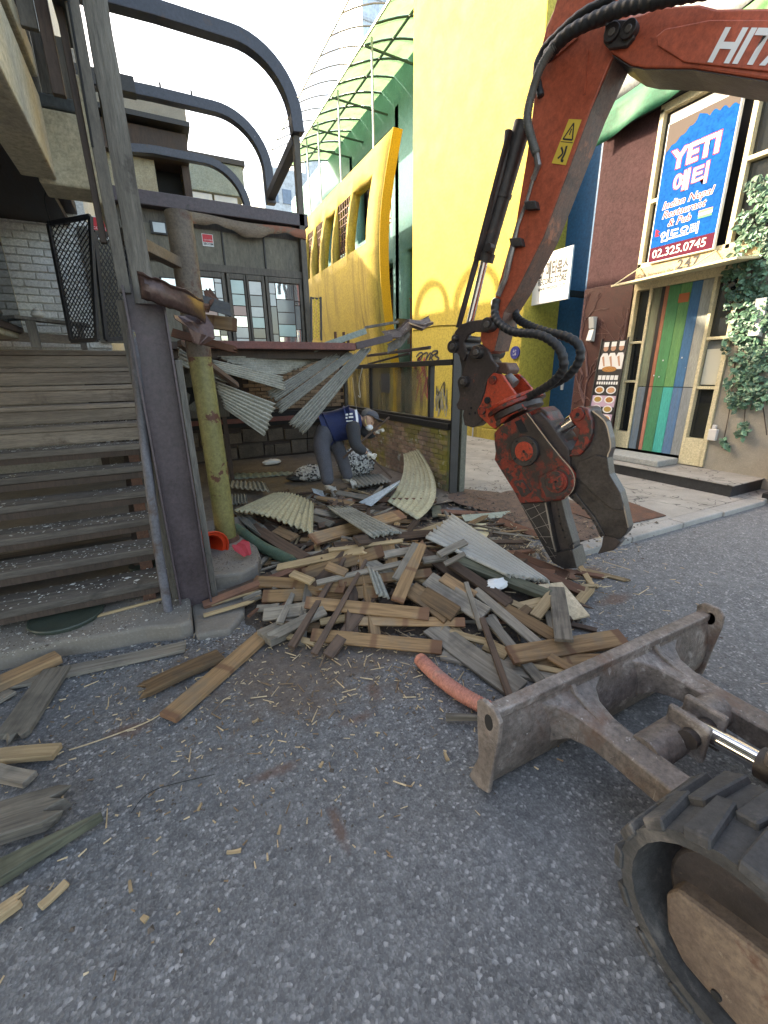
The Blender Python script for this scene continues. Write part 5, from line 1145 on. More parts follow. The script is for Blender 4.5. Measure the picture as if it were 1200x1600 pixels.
# stamped maker's mark
plate('emblem_frame', P5([(398,1065),(455,1050),(505,1130),(448,1158)]), .178, .01, COUPLER, cr, .003)
plate('emblem', P5([(410,1075),(428,1070),(440,1092),(448,1068),(462,1075),(478,1105),(462,1110),(470,1128),(455,1140),(440,1112),(428,1105)]), .182, .01, CRUSH, cr, .002)
# lower jaw
LJ = [(440,1197),(600,1187),(612,1250),(640,1400),(665,1490),(650,1560),(640,1562),(590,1480),(530,1370)]
plate('fixed_jaw', P5(LJ), .15, .18, JAW, cr, .006)
plate('jaw_channel', P5([(596,1188),(690,1176),(715,1280),(762,1440),(785,1590),(720,1597),(650,1560),(668,1492),(640,1400),(612,1260)]), .09, .12, COUPLER, cr, .006)
plate('jaw_blade', P5([(660,1180),(692,1176),(718,1285),(764,1440),(735,1470),(700,1350),(675,1250)]), .12, .05, JAW, cr, .004)
for x_,y_ in ((672,1235),(677,1275),(684,1320),(698,1362),(712,1405)): pin(Z5(x_,y_), .009, .122, .006, BLACK, cr, 'bolt_hole', 8)
rim([(592,1192),(604,1250),(632,1400),(655,1492)], .152, .012); rim([(690,1178),(714,1280),(760,1440),(785,1585)], .095, .008)
for a,b_ in (((470,1240),(560,1205)),((500,1295),(600,1240)),((530,1350),(625,1320)),((560,1400),(640,1400)),((600,1460),(660,1480)),((620,1520),(700,1510)),((680,1560),(750,1480))):
    rim([a,b_], .154, .0035)
for a,b_ in (((450,1205),(600,1440)),((520,1200),(630,1380)),((610,1460),(660,1540))): rim([a,b_], .154, .0035)
plate('tip', P5([(640,1560),(664,1495),(758,1480),(788,1592),(710,1598)]), .155, .18, JAW, cr, .006)
# upper moving jaw
UJ = [(745,905),(790,870),(800,800),(820,720),(850,640),(880,630),(958,700),(985,800),(990,860),(972,920),(985,1020),(1050,1130),(1066,1190),(1100,1345),(1085,1380),(1050,1415),(960,1395),(880,1290),(800,1200),(735,1155),(768,1090),(770,1000),(745,950)]
plate('moving_jaw', P5(UJ), .11, .1, JAW, cr, .006)
plate('jaw_stiffener', P5([(770,1030),(830,1080),(900,1150),(1010,1240),(1060,1235),(1066,1190),(1050,1130),(985,1020),(972,920),(900,900),(800,940)]), .13, .02, JAW, cr, .004)
plate('jaw_tooth', P5([(945,1395),(1005,1395),(1055,1430),(1010,1482),(910,1507),(935,1460)]), .1, .1, COUPLER, cr, .006)
plate('jaw_blade', P5([(735,1155),(775,1130),(850,1230),(890,1275),(955,1390),(930,1405),(880,1300),(830,1235)]), .125, .05, JAW, cr, .004)
for x_,y_ in ((760,1160),(790,1195),(822,1228),(855,1262),(885,1302),(908,1342),(930,1380)): pin(Z5(x_,y_), .009, .128, .006, BLACK, cr, 'bolt_hole', 8)
rim([(880,632),(958,702),(985,800),(990,860),(972,920),(985,1020),(1050,1130),(1066,1190),(1100,1345)], .114, .009)
AR = [(735,912),(790,800),(800,745),(755,700),(735,660),(755,625),(800,603),(850,620),(878,690),(880,770),(850,850),(795,908)]
plate('jaw_arm', P5(AR), .15, .05, CRUSH, cr, .008); plate('jaw_arm', P5(AR), -.1, .05, CRUSH, cr, .008)
pin(Z5(788,655), .045, .165, .3, CRUSH, cr, 'jaw_pin', 24); pin(Z5(788,655), .014, .17, .01, BLACK, cr, 'centre_hole', 10)
cyl('cylinder_barrel', Z5(590,830), Z5(668,760), .085, COUPLER, cr, .02); cyl('cylinder_rod', Z5(668,760), Z5(770,690), .052, CHROME, cr, .02); cyl('gland', Z5(650,780), Z5(672,757), .1, COUPLER, cr, .02)
# ------------------------------------------------------------------ dozer blade
bl_ = MB(); nx,nz = 2,9; XB0,XB1 = .93,2.38
prof_b = [(1.03,0.0),(1.0,.02),(.975,.07),(.965,.13),(.966,.2),(.975,.27),(.99,.33),(1.0,.37)]
outer = [V(XB0,y,z) for y,z in prof_b]; inner = [V(XB0,y-.03,z) for y,z in reversed(prof_b)]
blade = MB().prism(outer+inner,(XB1-XB0,0,0)).build('dozer_blade', BLADEM, ex, smooth=True, auto=30)
MB().box((XB0,.955,.35),(XB1,1.012,.385)).build('top_bar', BLADEM, blade, bevel=.006)
for x_ in (XB0-.022,XB1+.001):
    pl = [(1.05,-.0),(.99,.0),(.93,.03),(.915,.2),(.9,.33),(.9,.4),(.93,.43),(1.0,.43),(1.03,.4),(1.02,.3),(1.0,.15)]
    MB().prism([V(x_,y,z) for y,z in pl],(.021,0,0)).build('end_plate', BLADEM, blade, bevel=.006)
    c = V(x_-.002 if x_<1 else x_+.0, .955,.36)
    MB().prism([c+V(0,.022*math.cos(a),.034*math.sin(a)) for a in [2*math.pi*i/16 for i in range(16)]],(.0255,0,0)).build('shackle_hole', BLACK, blade)
def blade_arm(xc):
    nm = MB(); w_ = .05
    top = [(.965,.33,.19),(.93,.31,.12),(.88,.295,.08),(.8,.285,.06),(.7,.28,.055),(.5,.28,.055),(-.1,.3,.055)]
    bot = [(.965,.08),(.9,.13),(.82,.165),(.7,.18),(.5,.18),(.3,.18),(-.1,.18)]
    for (y,z,hw),(yb,zb) in zip(top,bot):
        nm.v += [V(xc-hw,y,z),V(xc+hw,y,z),V(xc+hw*.95,y,zb),V(xc-hw*.95,y,zb)]
    nm.f = [(i*4+j,i*4+(j+1)%4,i*4+4+(j+1)%4,i*4+4+j) for i in range(len(top)-1) for j in range(4)]+[(0,1,2,3),(27,26,25,24)]; nm.m = [0]*len(nm.f)
    o = nm.build('blade_arm', BLADEM, ex, smooth=True, bevel=.008, auto=25)
    MB().prism([V(xc-.012,.963,.36),V(xc-.012,.963,.2),V(xc-.012,.78,.283),V(xc-.012,.86,.3),V(xc-.012,.93,.325)],(.024,0,0)).build('gusset', BLADEM, o, bevel=.004)
    return o
blade_arm(1.36); blade_arm(1.93)
MB().tube([(1.4,.66,.235),(1.89,.66,.235)],.068,18).build('cross_tube', BLADEM, ex, smooth=True)
MB().box((1.58,.55,.2),(1.61,.7,.36)).build('cylinder_lug', BLADEM, ex, bevel=.01); MB().box((1.69,.55,.2),(1.72,.7,.36)).build('cylinder_lug', BLADEM, ex, bevel=.01)
MB().tube([(1.55,.6,.29),(1.75,.6,.29)],.035,14).build('pin', GRIME, ex, smooth=True)
MB().tube([(1.65,.6,.29),(1.65,.42,.31)],.035,14).build('blade_cylinder_rod', CHROME, ex, smooth=True)
MB().tube([(1.65,.42,.31),(1.65,-.2,.38)],.055,16).build('blade_cylinder', GRIME, ex, smooth=True)
MB().box((1.585,.1,.355),(1.715,.4,.41)).build('cylinder_guard', BLADEM, ex, bevel=.01)
MB().tube(smoothpath([(1.72,.42,.3),(1.76,.3,.31),(1.77,.0,.36)]),.014,8).build('hose', HOSE, ex, smooth=True)
# ------------------------------------------------------------------ tracks
def track(x0, x1):
    tr = None; yc0,yc1 = .2,-1.55; rz = .285; zc = .292
    def path(r):
        pts = []
        for i in range(15): a = math.pi/2-math.pi*i/14; pts.append((yc0+r*math.cos(a), zc+r*math.sin(a)))
        for i in range(1,14): pts.append((yc0+(yc1-yc0)*i/14, zc-r))
        for i in range(15): a = -math.pi/2-math.pi*i/14; pts.append((yc1+r*math.cos(a), zc+r*math.sin(a)))
        for i in range(1,14): pts.append((yc1+(yc0-yc1)*i/14, zc+r))
        return pts
    b = MB(); po_,pi_ = path(rz-.022),path(rz-.055); n = len(po_)
    for y,z in po_: b.v += [V(x0+.012,y,z),V(x1-.012,y,z)]
    for y,z in pi_: b.v += [V(x0+.012,y,z),V(x1-.012,y,z)]
    for i in range(n):
        j = (i+1)%n; b.f += [(2*i,2*j,2*j+1,2*i+1),(2*n+2*i,2*n+2*i+1,2*n+2*j+1,2*n+2*j),(2*i,2*n+2*i,2*n+2*j,2*j),(2*i+1,2*j+1,2*n+2*j+1,2*n+2*i+1)]
    b.m = [0]*len(b.f); band = b.build('track_belt', RUBBER, ex, smooth=True, auto=40)
    # tread lugs, staggered halves
    def at(s):
        L1 = math.pi*rz; Ls = yc0-yc1; tot = 2*L1+2*Ls; s %= tot
        if s < L1: a = math.pi/2-s/rz; return V(0,yc0+rz*math.cos(a),zc+rz*math.sin(a)), V(0,math.cos(a),math.sin(a))
        s -= L1
        if s < Ls: return V(0,yc0-s,zc-rz), V(0,0,-1)
        s -= Ls
        if s < L1: a = -math.pi/2-s/rz; return V(0,yc1+rz*math.cos(a),zc+rz*math.sin(a)), V(0,math.cos(a),math.sin(a))
        return V(0,yc1+(s-L1),zc+rz), V(0,0,1)
    tot = 2*math.pi*rz+2*(yc0-yc1); nl = 44; xm = (x0+x1)/2
    for k in range(nl):
        for side in (0,1):
            s = tot*(k+.5*side)/nl; a_,na = at(s-.033); c_,nc = at(s+.033); a2,na2 = at(s-.024+.018); c2,nc2 = at(s+.024+.018)
            xa,xb = (x0,xm+.02) if side == 0 else (x1,xm-.02); e = .028; vs = []
            for (p,nr,xx,sh_) in ((a_,na,xa,0),(c_,nc,xa,0),(c2,nc2,xb,0),(a2,na2,xb,0)): vs.append(V(xx,p.y,p.z)-nr*e)
            for (p,nr,xx,ins) in ((a_,na,xa,.006),(c_,nc,xa,-.006),(c2,nc2,xb,-.006),(a2,na2,xb,.006)):
                dx = .008 if xx < xm else -.008
                if abs(xx-xm) < .03: dx = 0
                vs.append(V(xx+dx,p.y,p.z))
            MB().add(vs,[(0,1,2,3),(7,6,5,4),(0,4,5,1),(1,5,6,2),(2,6,7,3),(3,7,4,0)]).build('tread_lug', RUBBER, band, bevel=.005, seg=1)
    # inner guide lugs, idler, frame
    MB().tube([(x0+.1,yc0-.0,zc),(x1-.1,yc0,zc)],.18,28).build('idler', GRIME, ex, smooth=True, bevel=.01)
    pass
    MB().tube([(x0+.07,yc1,zc),(x1-.07,yc1,zc)],.2,28).build('sprocket', GRIME, ex, smooth=True)
    fp = [(.355,.24),(.335,.285),(.24,.315),(.1,.35),(-.3,.38),(-1.5,.38),(-1.5,.12),(.1,.065),(.28,.08),(.33,.13)]
    MB().prism([V(x0+.05,y,z) for y,z in fp],(.2,0,0)).build('track_frame', FRAMEM, ex, bevel=.012)
    for k in range(5): MB().tube([(x0+.044,.2-.13*k,.1),(x0+.06,.2-.13*k,.1)],.012,10).build('frame_bolt', BLACK, ex)
    for k in range(4): MB().tube([(x0+.1,-.15-.35*k,.12),(x1-.1,-.15-.35*k,.12)],.08,14).build('roller', GRIME, ex, smooth=True)
track(.97,1.29); track(2.01,2.33)
# undercarriage and body, swung to the right, out past the picture edge
MB().box((1.3,-1.2,.28),(2.0,-.02,.46)).build('undercarriage', FRAMEM, ex, bevel=.02)
MB().tube([(1.65,-.6,.46),(1.65,-.6,.58)],.36,28).build('slew_ring', GRIME, ex, smooth=True)
E_B = [(1.05,-1.3),(2.5,-1.3),(2.7,-1.1),(2.7,-.25),(2.5,-.1),(1.2,-.1),(.95,-.35),(.95,-1.1)]
MB().prism([V(x_+.25,y_-.1,.6) for x_,y_ in E_B],(0,0,.75)).build('upper_house', ORANGE, ex, bevel=.05)
q0 = E(1350,76,0.0); q0b = V(2.95,-.35,.95)
MB().obox(q0+(q0-q0b).normalized()*.05,q0b,EN*.25,V(0,0,.33)).build('boom_foot', ORANGE, ex, bevel=.01)
MB().box((2.75,-.5,.55),(3.15,-.15,1.1)).build('swing_post', ORANGE, ex, bevel=.03)
cabp = [(1.5,-1.2),(2.45,-1.2),(2.45,-.35),(1.5,-.35)]
for x_,y_ in cabp: MB().beam((x_+.2,y_-.05,1.35),(x_+.2,y_-.05,2.35),.06,.06).build('canopy_post', GRIME, ex)
MB().box((1.6,-1.4,2.35),(2.8,-.3,2.42)).build('canopy_roof', ORANGE, ex, bevel=.02)
MB().box((1.85,-1.1,1.35),(2.25,-.65,1.5)).build('seat', BLACK, ex, bevel=.03); MB().box((1.85,-1.2,1.45),(2.25,-1.1,1.95)).build('seat_back', BLACK, ex, bevel=.03)
# ------------------------------------------------------------------ debris heap
rnd = random.Random(77)
def hh(x, y):
    h = .34*math.exp(-((x-1.25)/.62)**2-((y-2.75)/.42)**2)+.2*math.exp(-((x-2.0)/.5)**2-((y-2.15)/.42)**2)+.17*math.exp(-((x-1.3)/.75)**2-((y-3.9)/.8)**2)+.1*math.exp(-((x-2.1)/.9)**2-((y-4.9)/.6)**2)+.08*math.exp(-((x-2.7)/.5)**2-((y-3.2)/.8)**2)
    return max(0.0, h-.02)+.055*min(max((y-4.05)/.35,0),1)*(1 if x > 0 else 0)
def HP(px, py, extra=0.0):
    d = ray(px,py); t = .8; p = CAM.copy()
    for i in range(1600):
        p = CAM+d*t
        if p.z <= hh(p.x,p.y)+extra: return p
        t += .005
    return p
mound = MB(); NX,NY = 64,76; x0m,x1m,y0m,y1m = -.1,3.3,1.3,5.9
for j in range(NY+1):
    for i in range(NX+1):
        x_ = x0m+(x1m-x0m)*i/NX; y_ = y0m+(y1m-y0m)*j/NY; h = (hh(x_,y_)-.055*min(max((y_-4.05)/.35,0),1))*.72+.055*min(max((y_-4.05)/.35,0),1)
        if h > .012: h += rnd.uniform(-.014,.014)
        mound.v.append(V(x_,y_,h-.012+(.085 if y_>4.25 else 0)*0))
mound.f = [(j*(NX+1)+i,j*(NX+1)+i+1,(j+1)*(NX+1)+i+1,(j+1)*(NX+1)+i) for j in range(NY) for i in range(NX)]; mound.m = [0]*len(mound.f)
RUBBLE = mat('dark_rubble', (.1,.075,.058), (.04,.032,.027), 12, .95, .8, bdist=.02, spots=[((.26,.19,.12),26,.62,.08),((.16,.075,.045),6,.62,.1)])
tag(mound.build('rubble_bed', RUBBLE), 'dark bed of splinters and soil under the heap of boards', 'rubble', kind='stuff')
W_B = plankmat('brown_plank', (.3,.185,.095), (.14,.08,.042), (.15,.075,.045), .38, (.17,.14,.105))
FIBREPALE = mat('pale_fibre_sheet', (.42,.41,.37), (.33,.32,.28), 2.5, .6, .08, grit=.08, spots=[((.2,.17,.14),5,.62,.12)])
W_B2 = plankmat('plain_brown_plank', (.24,.15,.08), (.11,.068,.04), None, .45, (.1,.08,.06))
W_G = plankmat('grey_plank', (.23,.2,.16), (.11,.095,.078), None, .32, (.075,.066,.056))
W_D = plankmat('dark_plank', (.1,.066,.048), (.05,.034,.026), None, .3, (.035,.028,.024))
W_S = plankmat('pale_split_wood', (.37,.27,.155), (.22,.15,.08), None, .22, (.28,.2,.12))
W_R = plankmat('red_brown_batten', (.17,.085,.055), (.1,.05,.035), None, .3, (.07,.045,.035))
W_M = plankmat('mossy_beam', (.13,.13,.09), (.06,.06,.045), None, .2, (.05,.05,.035))
KM = dict(b=W_B,g=W_G,d=W_D,s=W_S,r=W_R,m=W_M)
KL = dict(b='brown sawn plank with rust-stained nail ends on the heap', g='grey weathered plank on the heap of boards', d='dark brown batten on the heap of boards', s='pale freshly split wood on the heap of boards', r='reddish brown batten at the edge of the heap by the crusher', m='mossy green-black beam slanting across the heap')
KN = dict(b='brown_plank',g='grey_plank',d='dark_batten',s='split_wood',r='red_batten',m='mossy_beam')
KC = dict(b='plank',g='plank',d='batten',s='wood piece',r='batten',m='beam')
KGP = dict(b='brown planks on the heap',g='grey planks on the heap',d='dark battens on the heap',s='split wood on the heap',r='red battens by the crusher',m='mossy beams on the heap')
KT = dict(b=.026,g=.024,d=.03,s=.022,r=.035,m=.05)
LAND = [((.36,3.9),'the olive pipe'),((.45,3.0),'the concrete footing'),((1.75,1.35),'the dozer blade'),((2.75,2.1),'the crusher tip'),((1.9,5.0),'the worker shoes'),((1.0,1.7),'the red hose'),((2.35,3.0),'the large corrugated sheet'),((1.0,3.8),'the yellowed corrugated sheet'),((3.0,4.3),'the brick wall end'),((1.3,2.6),'the crest of the heap'),((1.6,3.4),'the slim bridging plank'),((.6,2.5),'the heap edge facing the stairs')]
def near(p): return min(LAND, key=lambda l: (l[0][0]-p.x)**2+(l[0][1]-p.y)**2)[1]
LOOK = dict(b='brown sawn plank',g='grey weathered plank',d='dark brown batten',s='pale split wood piece',r='reddish brown batten',m='mossy green-black beam')
def describe(kind, p, q, wd, broken, buried=False):
    L = (q-p).length; ln = 'short' if L < .4 else ('long' if L > .75 else '')
    return ' '.join(x for x in (ln, 'narrow' if wd < .06 else ('broad' if wd > .11 else ''), 'splintered' if broken else '', LOOK[kind], 'buried by' if buried else 'lying by', near((p+q)/2)) if x)
za = lambda x_,y_: (380+x_/3.75, 780+y_/3.75)
zb = lambda x_,y_: (660+x_/3.529, 780+y_/3.529)
def board_px(a, b, wpx, sc, kind, e0=.05, e1=.05, face=.5, broken=0, label=None, group=None, th=None, ground=False, taper=0):
    """board between two image points, resting on the heap; face leans its broad side towards the street by `face`"""
    p = G(*a,th or .02) if ground else HP(*a,e0); q = G(*b,th or .02) if ground else HP(*b,e1)
    mid = (p+q)/2; depth = (mid-CAM).dot(_f); wm = wpx/sc/F*depth
    x_ = (q-p).normalized(); tocam = (CAM-mid).normalized(); N = (V(0,0,1)*(1-face)+tocam*face).normalized()
    if ground: N = V(0,0,1)
    W = N.cross(x_).normalized(); N = x_.cross(W)
    vis = max(.45, abs(N.dot(tocam))); Wp = wm/ (vis if abs(x_.dot(RT)) > .5 else 1)
    wd = min(max(Wp,.03),.19)
    o = oriented_board(KN[kind], p, q, W*wd, N*(th or KT[kind]), W_B2 if kind == 'b' and (q-p).length < .42 else KM[kind], .003, taper, broken)
    return tag(o, label or describe(kind,p,q,wd,broken), KC[kind], group if (group or label) else KGP[kind])
A_ = lambda p,q,w_,k,**kw: board_px(za(*p),za(*q),w_,3.75,k,**kw)
B_ = lambda p,q,w_,k,**kw: board_px(zb(*p),zb(*q),w_,3.529,k,**kw)
A_((400,795),(1165,870),75,'b',e0=.06,e1=.05,face=.75,label='long brown plank with rusty ends lying foremost along the heap edge')
A_((365,605),(1090,675),70,'b',e0=.12,e1=.12,face=.75,label='long brown plank with a rusty band at its middle atop the front boards')
A_((115,570),(770,545),68,'b',e0=.07,e1=.1,face=.7,broken=1)
A_((65,480),(600,520),52,'b',e0=.1,e1=.1,face=.6)
A_((630,715),(1300,722),52,'b',e0=.06,e1=.06,face=.7)
A_((120,675),(375,640),70,'g',e0=.05,e1=.06,face=.55)
A_((150,815),(480,650),55,'g',e0=.06,e1=.1,face=.45)
A_((405,238),(935,88),46,'b',e0=.16,e1=.14,face=.5,label='slim brown plank bridging the corrugated sheets behind the heap')
A_((430,492),(930,375),28,'g',e0=.13,e1=.13)
A_((350,445),(820,300),70,'b',e0=.08,e1=.12,face=.6)
A_((500,300),(920,245),20,'s',e0=.12,e1=.12,broken=1)
A_((660,245),(1185,195),28,'d',e0=.14,e1=.14)
A_((200,402),(700,300),34,'s',e0=.1,e1=.1,broken=1)
A_((902,600),(1040,270),75,'b',e0=.16,e1=.2,face=.7,label='short brown plank propped upright-ish on top of the heap',broken=1)
A_((890,470),(1010,262),40,'g',e0=.18,e1=.2,face=.5)
A_((980,525),(1210,690),92,'b',e0=.13,e1=.1,face=.55)
A_((560,492),(1105,432),50,'b',e0=.1,e1=.1)
A_((50,160),(360,350),32,'d',e0=.1,e1=.06)
A_((450,722),(625,692),40,'s',e0=.06,e1=.06)
A_((200,742),(450,752),50,'b',e0=.04,e1=.04)
A_((240,795),(400,840),30,'s',e0=.03,e1=.03,broken=1)
A_((285,435),(405,485),30,'s',e0=.12,e1=.12)
A_((490,390),(605,435),45,'b',e0=.13,e1=.12)
A_((80,640),(210,630),30,'g',e0=.03,e1=.03)
A_((190,180),(300,230),30,'b',e0=.1,e1=.1); A_((60,200),(230,290),30,'d',e0=.06,e1=.06)
A_((0,590),(110,545),25,'g',e0=.02,e1=.03); A_((0,620),(105,570),20,'s',e0=.02,e1=.02)
A_((820,330),(1000,300),35,'g',e0=.1,e1=.1); A_((1050,360),(1200,340),30,'g',e0=.12,e1=.1)
A_((440,160),(620,130),30,'d',e0=.08,e1=.08); A_((330,80),(520,150),24,'g',e0=.1,e1=.1)
B_((50,705),(535,1055),100,'g',e0=.05,e1=.03,face=.3,label='broad grey plank sloping from the heap down to the asphalt beside the hose')
B_((110,845),(800,1000),80,'g',e0=.02,e1=.015,face=.15)
B_((480,862),(1110,762),75,'b',e0=.1,e1=.06,face=.45,label='brown plank with rusty ends lying across the heap next to the blade')
B_((740,490),(780,780),88,'g',e0=.12,e1=.15,face=.6,label='short grey plank resting over the brown plank near the blade')
B_((410,580),(730,760),60,'b',e0=.1,e1=.1,face=.5)
B_((110,430),(285,540),58,'b',e0=.12,e1=.1,face=.5)
B_((0,520),(185,635),85,'b',e0=.14,e1=.12,face=.6)
B_((30,440),(345,640),85,'g',e0=.09,e1=.1,face=.55)
B_((360,655),(690,1050),58,'g',e0=.07,e1=.03,face=.3)
B_((330,660),(480,1085),34,'d',e0=.12,e1=.06,face=.4,broken=1)
B_((290,500),(640,800),45,'g',e0=.1,e1=.08)
B_((150,350),(480,580),45,'d',e0=.12,e1=.12,face=.3)
B_((180,335),(705,535),48,'m',e0=.12,e1=.1,face=.4)
B_((510,905),(815,962),24,'s',e0=.04,e1=.04); B_((700,868),(855,960),40,'b',e0=.08,e1=.06)
B_((500,310),(800,430),50,'r',e0=.05,e1=.04); B_((560,370),(890,512),46,'r',e0=.05,e1=.03)
B_((420,120),(650,205),30,'r',e0=.03,e1=.03); B_((300,5),(600,82),22,'r',e0=.03,e1=.03); B_((100,70),(560,95),22,'r',e0=.03,e1=.02); B_((450,95),(640,150),26,'r',e0=.03,e1=.02)
B_((620,650),(700,545),42,'s',e0=.1,e1=.12,broken=1)
B_((870,372),(930,470),30,'s',e0=.05,e1=.02,broken=1); B_((890,390),(1100,442),14,'s',e0=.02,e1=.015,broken=1); B_((780,395),(1000,430),18,'r',e0=.03,e1=.02)
B_((600,895),(1020,890),60,'b',e0=.04,e1=.03); B_((345,800),(470,860),62,'s',e0=.05,e1=.05)
B_((240,460),(325,720),28,'g',e0=.12,e1=.1); B_((380,640),(500,860),40,'g',e0=.06,e1=.05)
B_((90,310),(240,235),28,'g',e0=.18,e1=.2); B_((120,360),(235,300),24,'g',e0=.16,e1=.2)
B_((430,540),(560,600),30,'s',e0=.07,e1=.07); B_((520,600),(680,560),40,'s',e0=.06,e1=.07); B_((540,640),(590,600),36,'b',e0=.08,e1=.08)
B_((690,620),(720,730),40,'g',e0=.06,e1=.06); B_((860,570),(920,500),24,'s',e0=.03,e1=.03,broken=1); B_((870,480),(970,478),9,'s',e0=.02,e1=.02)
B_((150,735),(370,790),34,'s',e0=.06,e1=.06,broken=1); B_((810,690),(960,725),12,'d',e0=.02,e1=.015)
B_((130,1200),(345,1210),22,'g',ground=True,th=.03,taper=.6,label='small tapering grey stake beside the red corrugated hose')
# boards lying loose on the asphalt
Cg = lambda a,b,w_,k,lab,**kw: board_px(a,b,w_,1,k,ground=True,label=lab,**kw)
Cg((262,1122),(420,985),30,'b','long narrow brown plank lying on the asphalt left of the heap',th=.03)
Cg((345,1024),(232,1075),17,'b','short brown batten with a splintered pale end on the asphalt',th=.035,broken=1)
Cg((90,1045),(22,1145),42,'g','wide grey broken plank lying across the other boards near the apron',th=.03,broken=1)
Cg((92,1026),(-30,1082),13,'b','reddish brown batten lying on top of the grey board by the apron',th=.05)
Cg((-20,1075),(290,1010),14,'g','long thin grey lath running along the concrete apron',th=.02)
Cg((-20,1184),(90,1174),15,'s','pale split batten on the asphalt below the grey board',th=.03)
Cg((-10,1205),(48,1218),14,'g','small grey wood stub on the asphalt',th=.03)
Cg((-40,1300),(70,1265),44,'g','thick broken board end with splintered tip on the asphalt',th=.05,broken=1.6)
Cg((-40,1385),(160,1275),30,'m','greenish grey splintered board tapering to a point on the asphalt',th=.04,taper=.85)
Cg((62,1418),(105,1378),10,'s','short stick on the asphalt below the greenish board',th=.015)
Cg((-15,1440),(14,1418),16,'s','small pale splintered stub at the road edge',th=.03,broken=1)
Cg((-30,1110),(20,1080),20,'g','grey plank end poking from under the other boards',th=.02)
Cg((412,998),(500,955),20,'g','grey board lying at the heap edge above the long brown plank',th=.05)
p_,q_ = G(135,967,.12),G(248,937,.12); tag(oriented_board('split_wood',p_,q_,V(0,.022,0),V(0,0,.015),W_S,.002,.3,1),'pale split lath lying on the concrete apron under the stairs','wood piece')
for i,((a,b),(c,d)) in enumerate((((330,945),(395,925)),((345,955),(400,935)),((318,962),(385,942)),((350,940),(410,918)))):
    p_,q_ = G(a,b,.06),G(c,d,.08); tag(oriented_board('split_wood',p_,q_,V(0,.03,0),V(0,0,.018),(W_S,W_G)[i%2],.002,.2,1),'splintered stick beside the concrete footing','wood piece','sticks beside the footing')
# random filling boards, half buried in the heap
cnt = 0
KM2 = dict(KM, b=W_B2)
while cnt < 430:
    x_ = rnd.gauss(1.5,.68); y_ = rnd.gauss(3.2,.85)
    if x_ < .35 or y_ < 1.75 or x_ > 3.1 or y_ > 5.6: continue
    h = hh(x_,y_)
    if h < .04: continue
    a = rnd.gauss(.2,.75); L = rnd.uniform(.18,.85); d = V(math.cos(a),math.sin(a),0)*L/2
    p = V(x_,y_,0)-d; q = V(x_,y_,0)+d
    p.z = max(hh(p.x,p.y)*.92+rnd.uniform(-.02,.08),.02); q.z = max(hh(q.x,q.y)*.92+rnd.uniform(-.02,.08),.02)
    k = rnd.choices('bgdsr',(3,4,4.5,1.2,1))[0]; ax = (q-p).normalized(); up_ = V(rnd.uniform(-.5,.5),rnd.uniform(-.9,.2),1); W = up_.cross(ax).normalized()
    wd = rnd.choice((rnd.uniform(.012,.03),rnd.uniform(.025,.055),rnd.uniform(.045,.1))); brk = rnd.choice((0,1,1.5))
    o = oriented_board(KN[k],p,q,W*wd,W.cross(ax)*min(KT[k],wd*.6),KM2[k],0,rnd.choice((0,0,.2,.5)),brk)
    tag(o,describe(k,p,q,wd,brk,True),KC[k],'half buried '+KGP[k]); cnt += 1
# splinters, sawdust and chips
def chips(name, n, pos, smin, smax, m, label):
    b = MB()
    for i in range(n):
        p = pos()
        if p is None: continue
        L = rnd.uniform(smin,smax)*(3 if rnd.random()<.06 else 1); a = rnd.uniform(0,math.pi); t = rnd.uniform(.002,.0045); d = V(math.cos(a),math.sin(a),rnd.uniform(-.12,.12))*L/2; s = V(-math.sin(a),math.cos(a),0)*t
        p.z += .004+abs(d.z); b.add([p-d-s,p-d+s,p+d+s*.6,p+d-s*.6,p-d+V(0,0,t*1.4),p+d+V(0,0,t)],[(0,1,2,3),(0,3,5,4),(1,4,5,2),(0,4,1),(2,5,3)])
    return tag(b.build(name, m), label, 'splinters', kind='stuff')
def pos_ground():
    x_,y_ = rnd.gauss(.75,.9),rnd.gauss(2.0,.55)
    if y_ < .9 or y_ > 2.75 and x_ < 0: return None
    return V(x_,y_,hh(x_,y_)*.75)
def pos_heap():
    x_,y_ = rnd.gauss(1.6,.8),rnd.gauss(3.1,.9)
    if not (.4 < x_ < 3.2 and 1.6 < y_ < 5.6): return None
    return V(x_,y_,hh(x_,y_)*.75+rnd.uniform(0,.03))
def pos_right():
    return V(rnd.gauss(2.95,.35),rnd.gauss(2.6,.5),.02+.04*(1 if rnd.random()<.5 else 0))
CHIP = mat('pale_wood_chip',(.55,.43,.28),(.38,.27,.15),40,.9,0); CHIPD = mat('brown_wood_chip',(.25,.16,.09),(.14,.09,.055),40,.9,0)
chips('wood_splinters', 900, pos_ground, .008,.03, CHIP, 'pale wood splinters scattered on the asphalt before the heap')
chips('dark_splinters', 600, pos_ground, .008,.03, CHIPD, 'brown wood splinters scattered on the asphalt before the heap')
chips('heap_splinters', 1100, pos_heap, .02,.09, CHIP, 'pale splinters strewn over the heap of boards')
chips('heap_dark_splinters', 900, pos_heap, .02,.1, CHIPD, 'dark splinters strewn over the heap of boards')
chips('crusher_splinters', 350, pos_right, .015,.07, CHIP, 'pale splinters around the crusher tip')
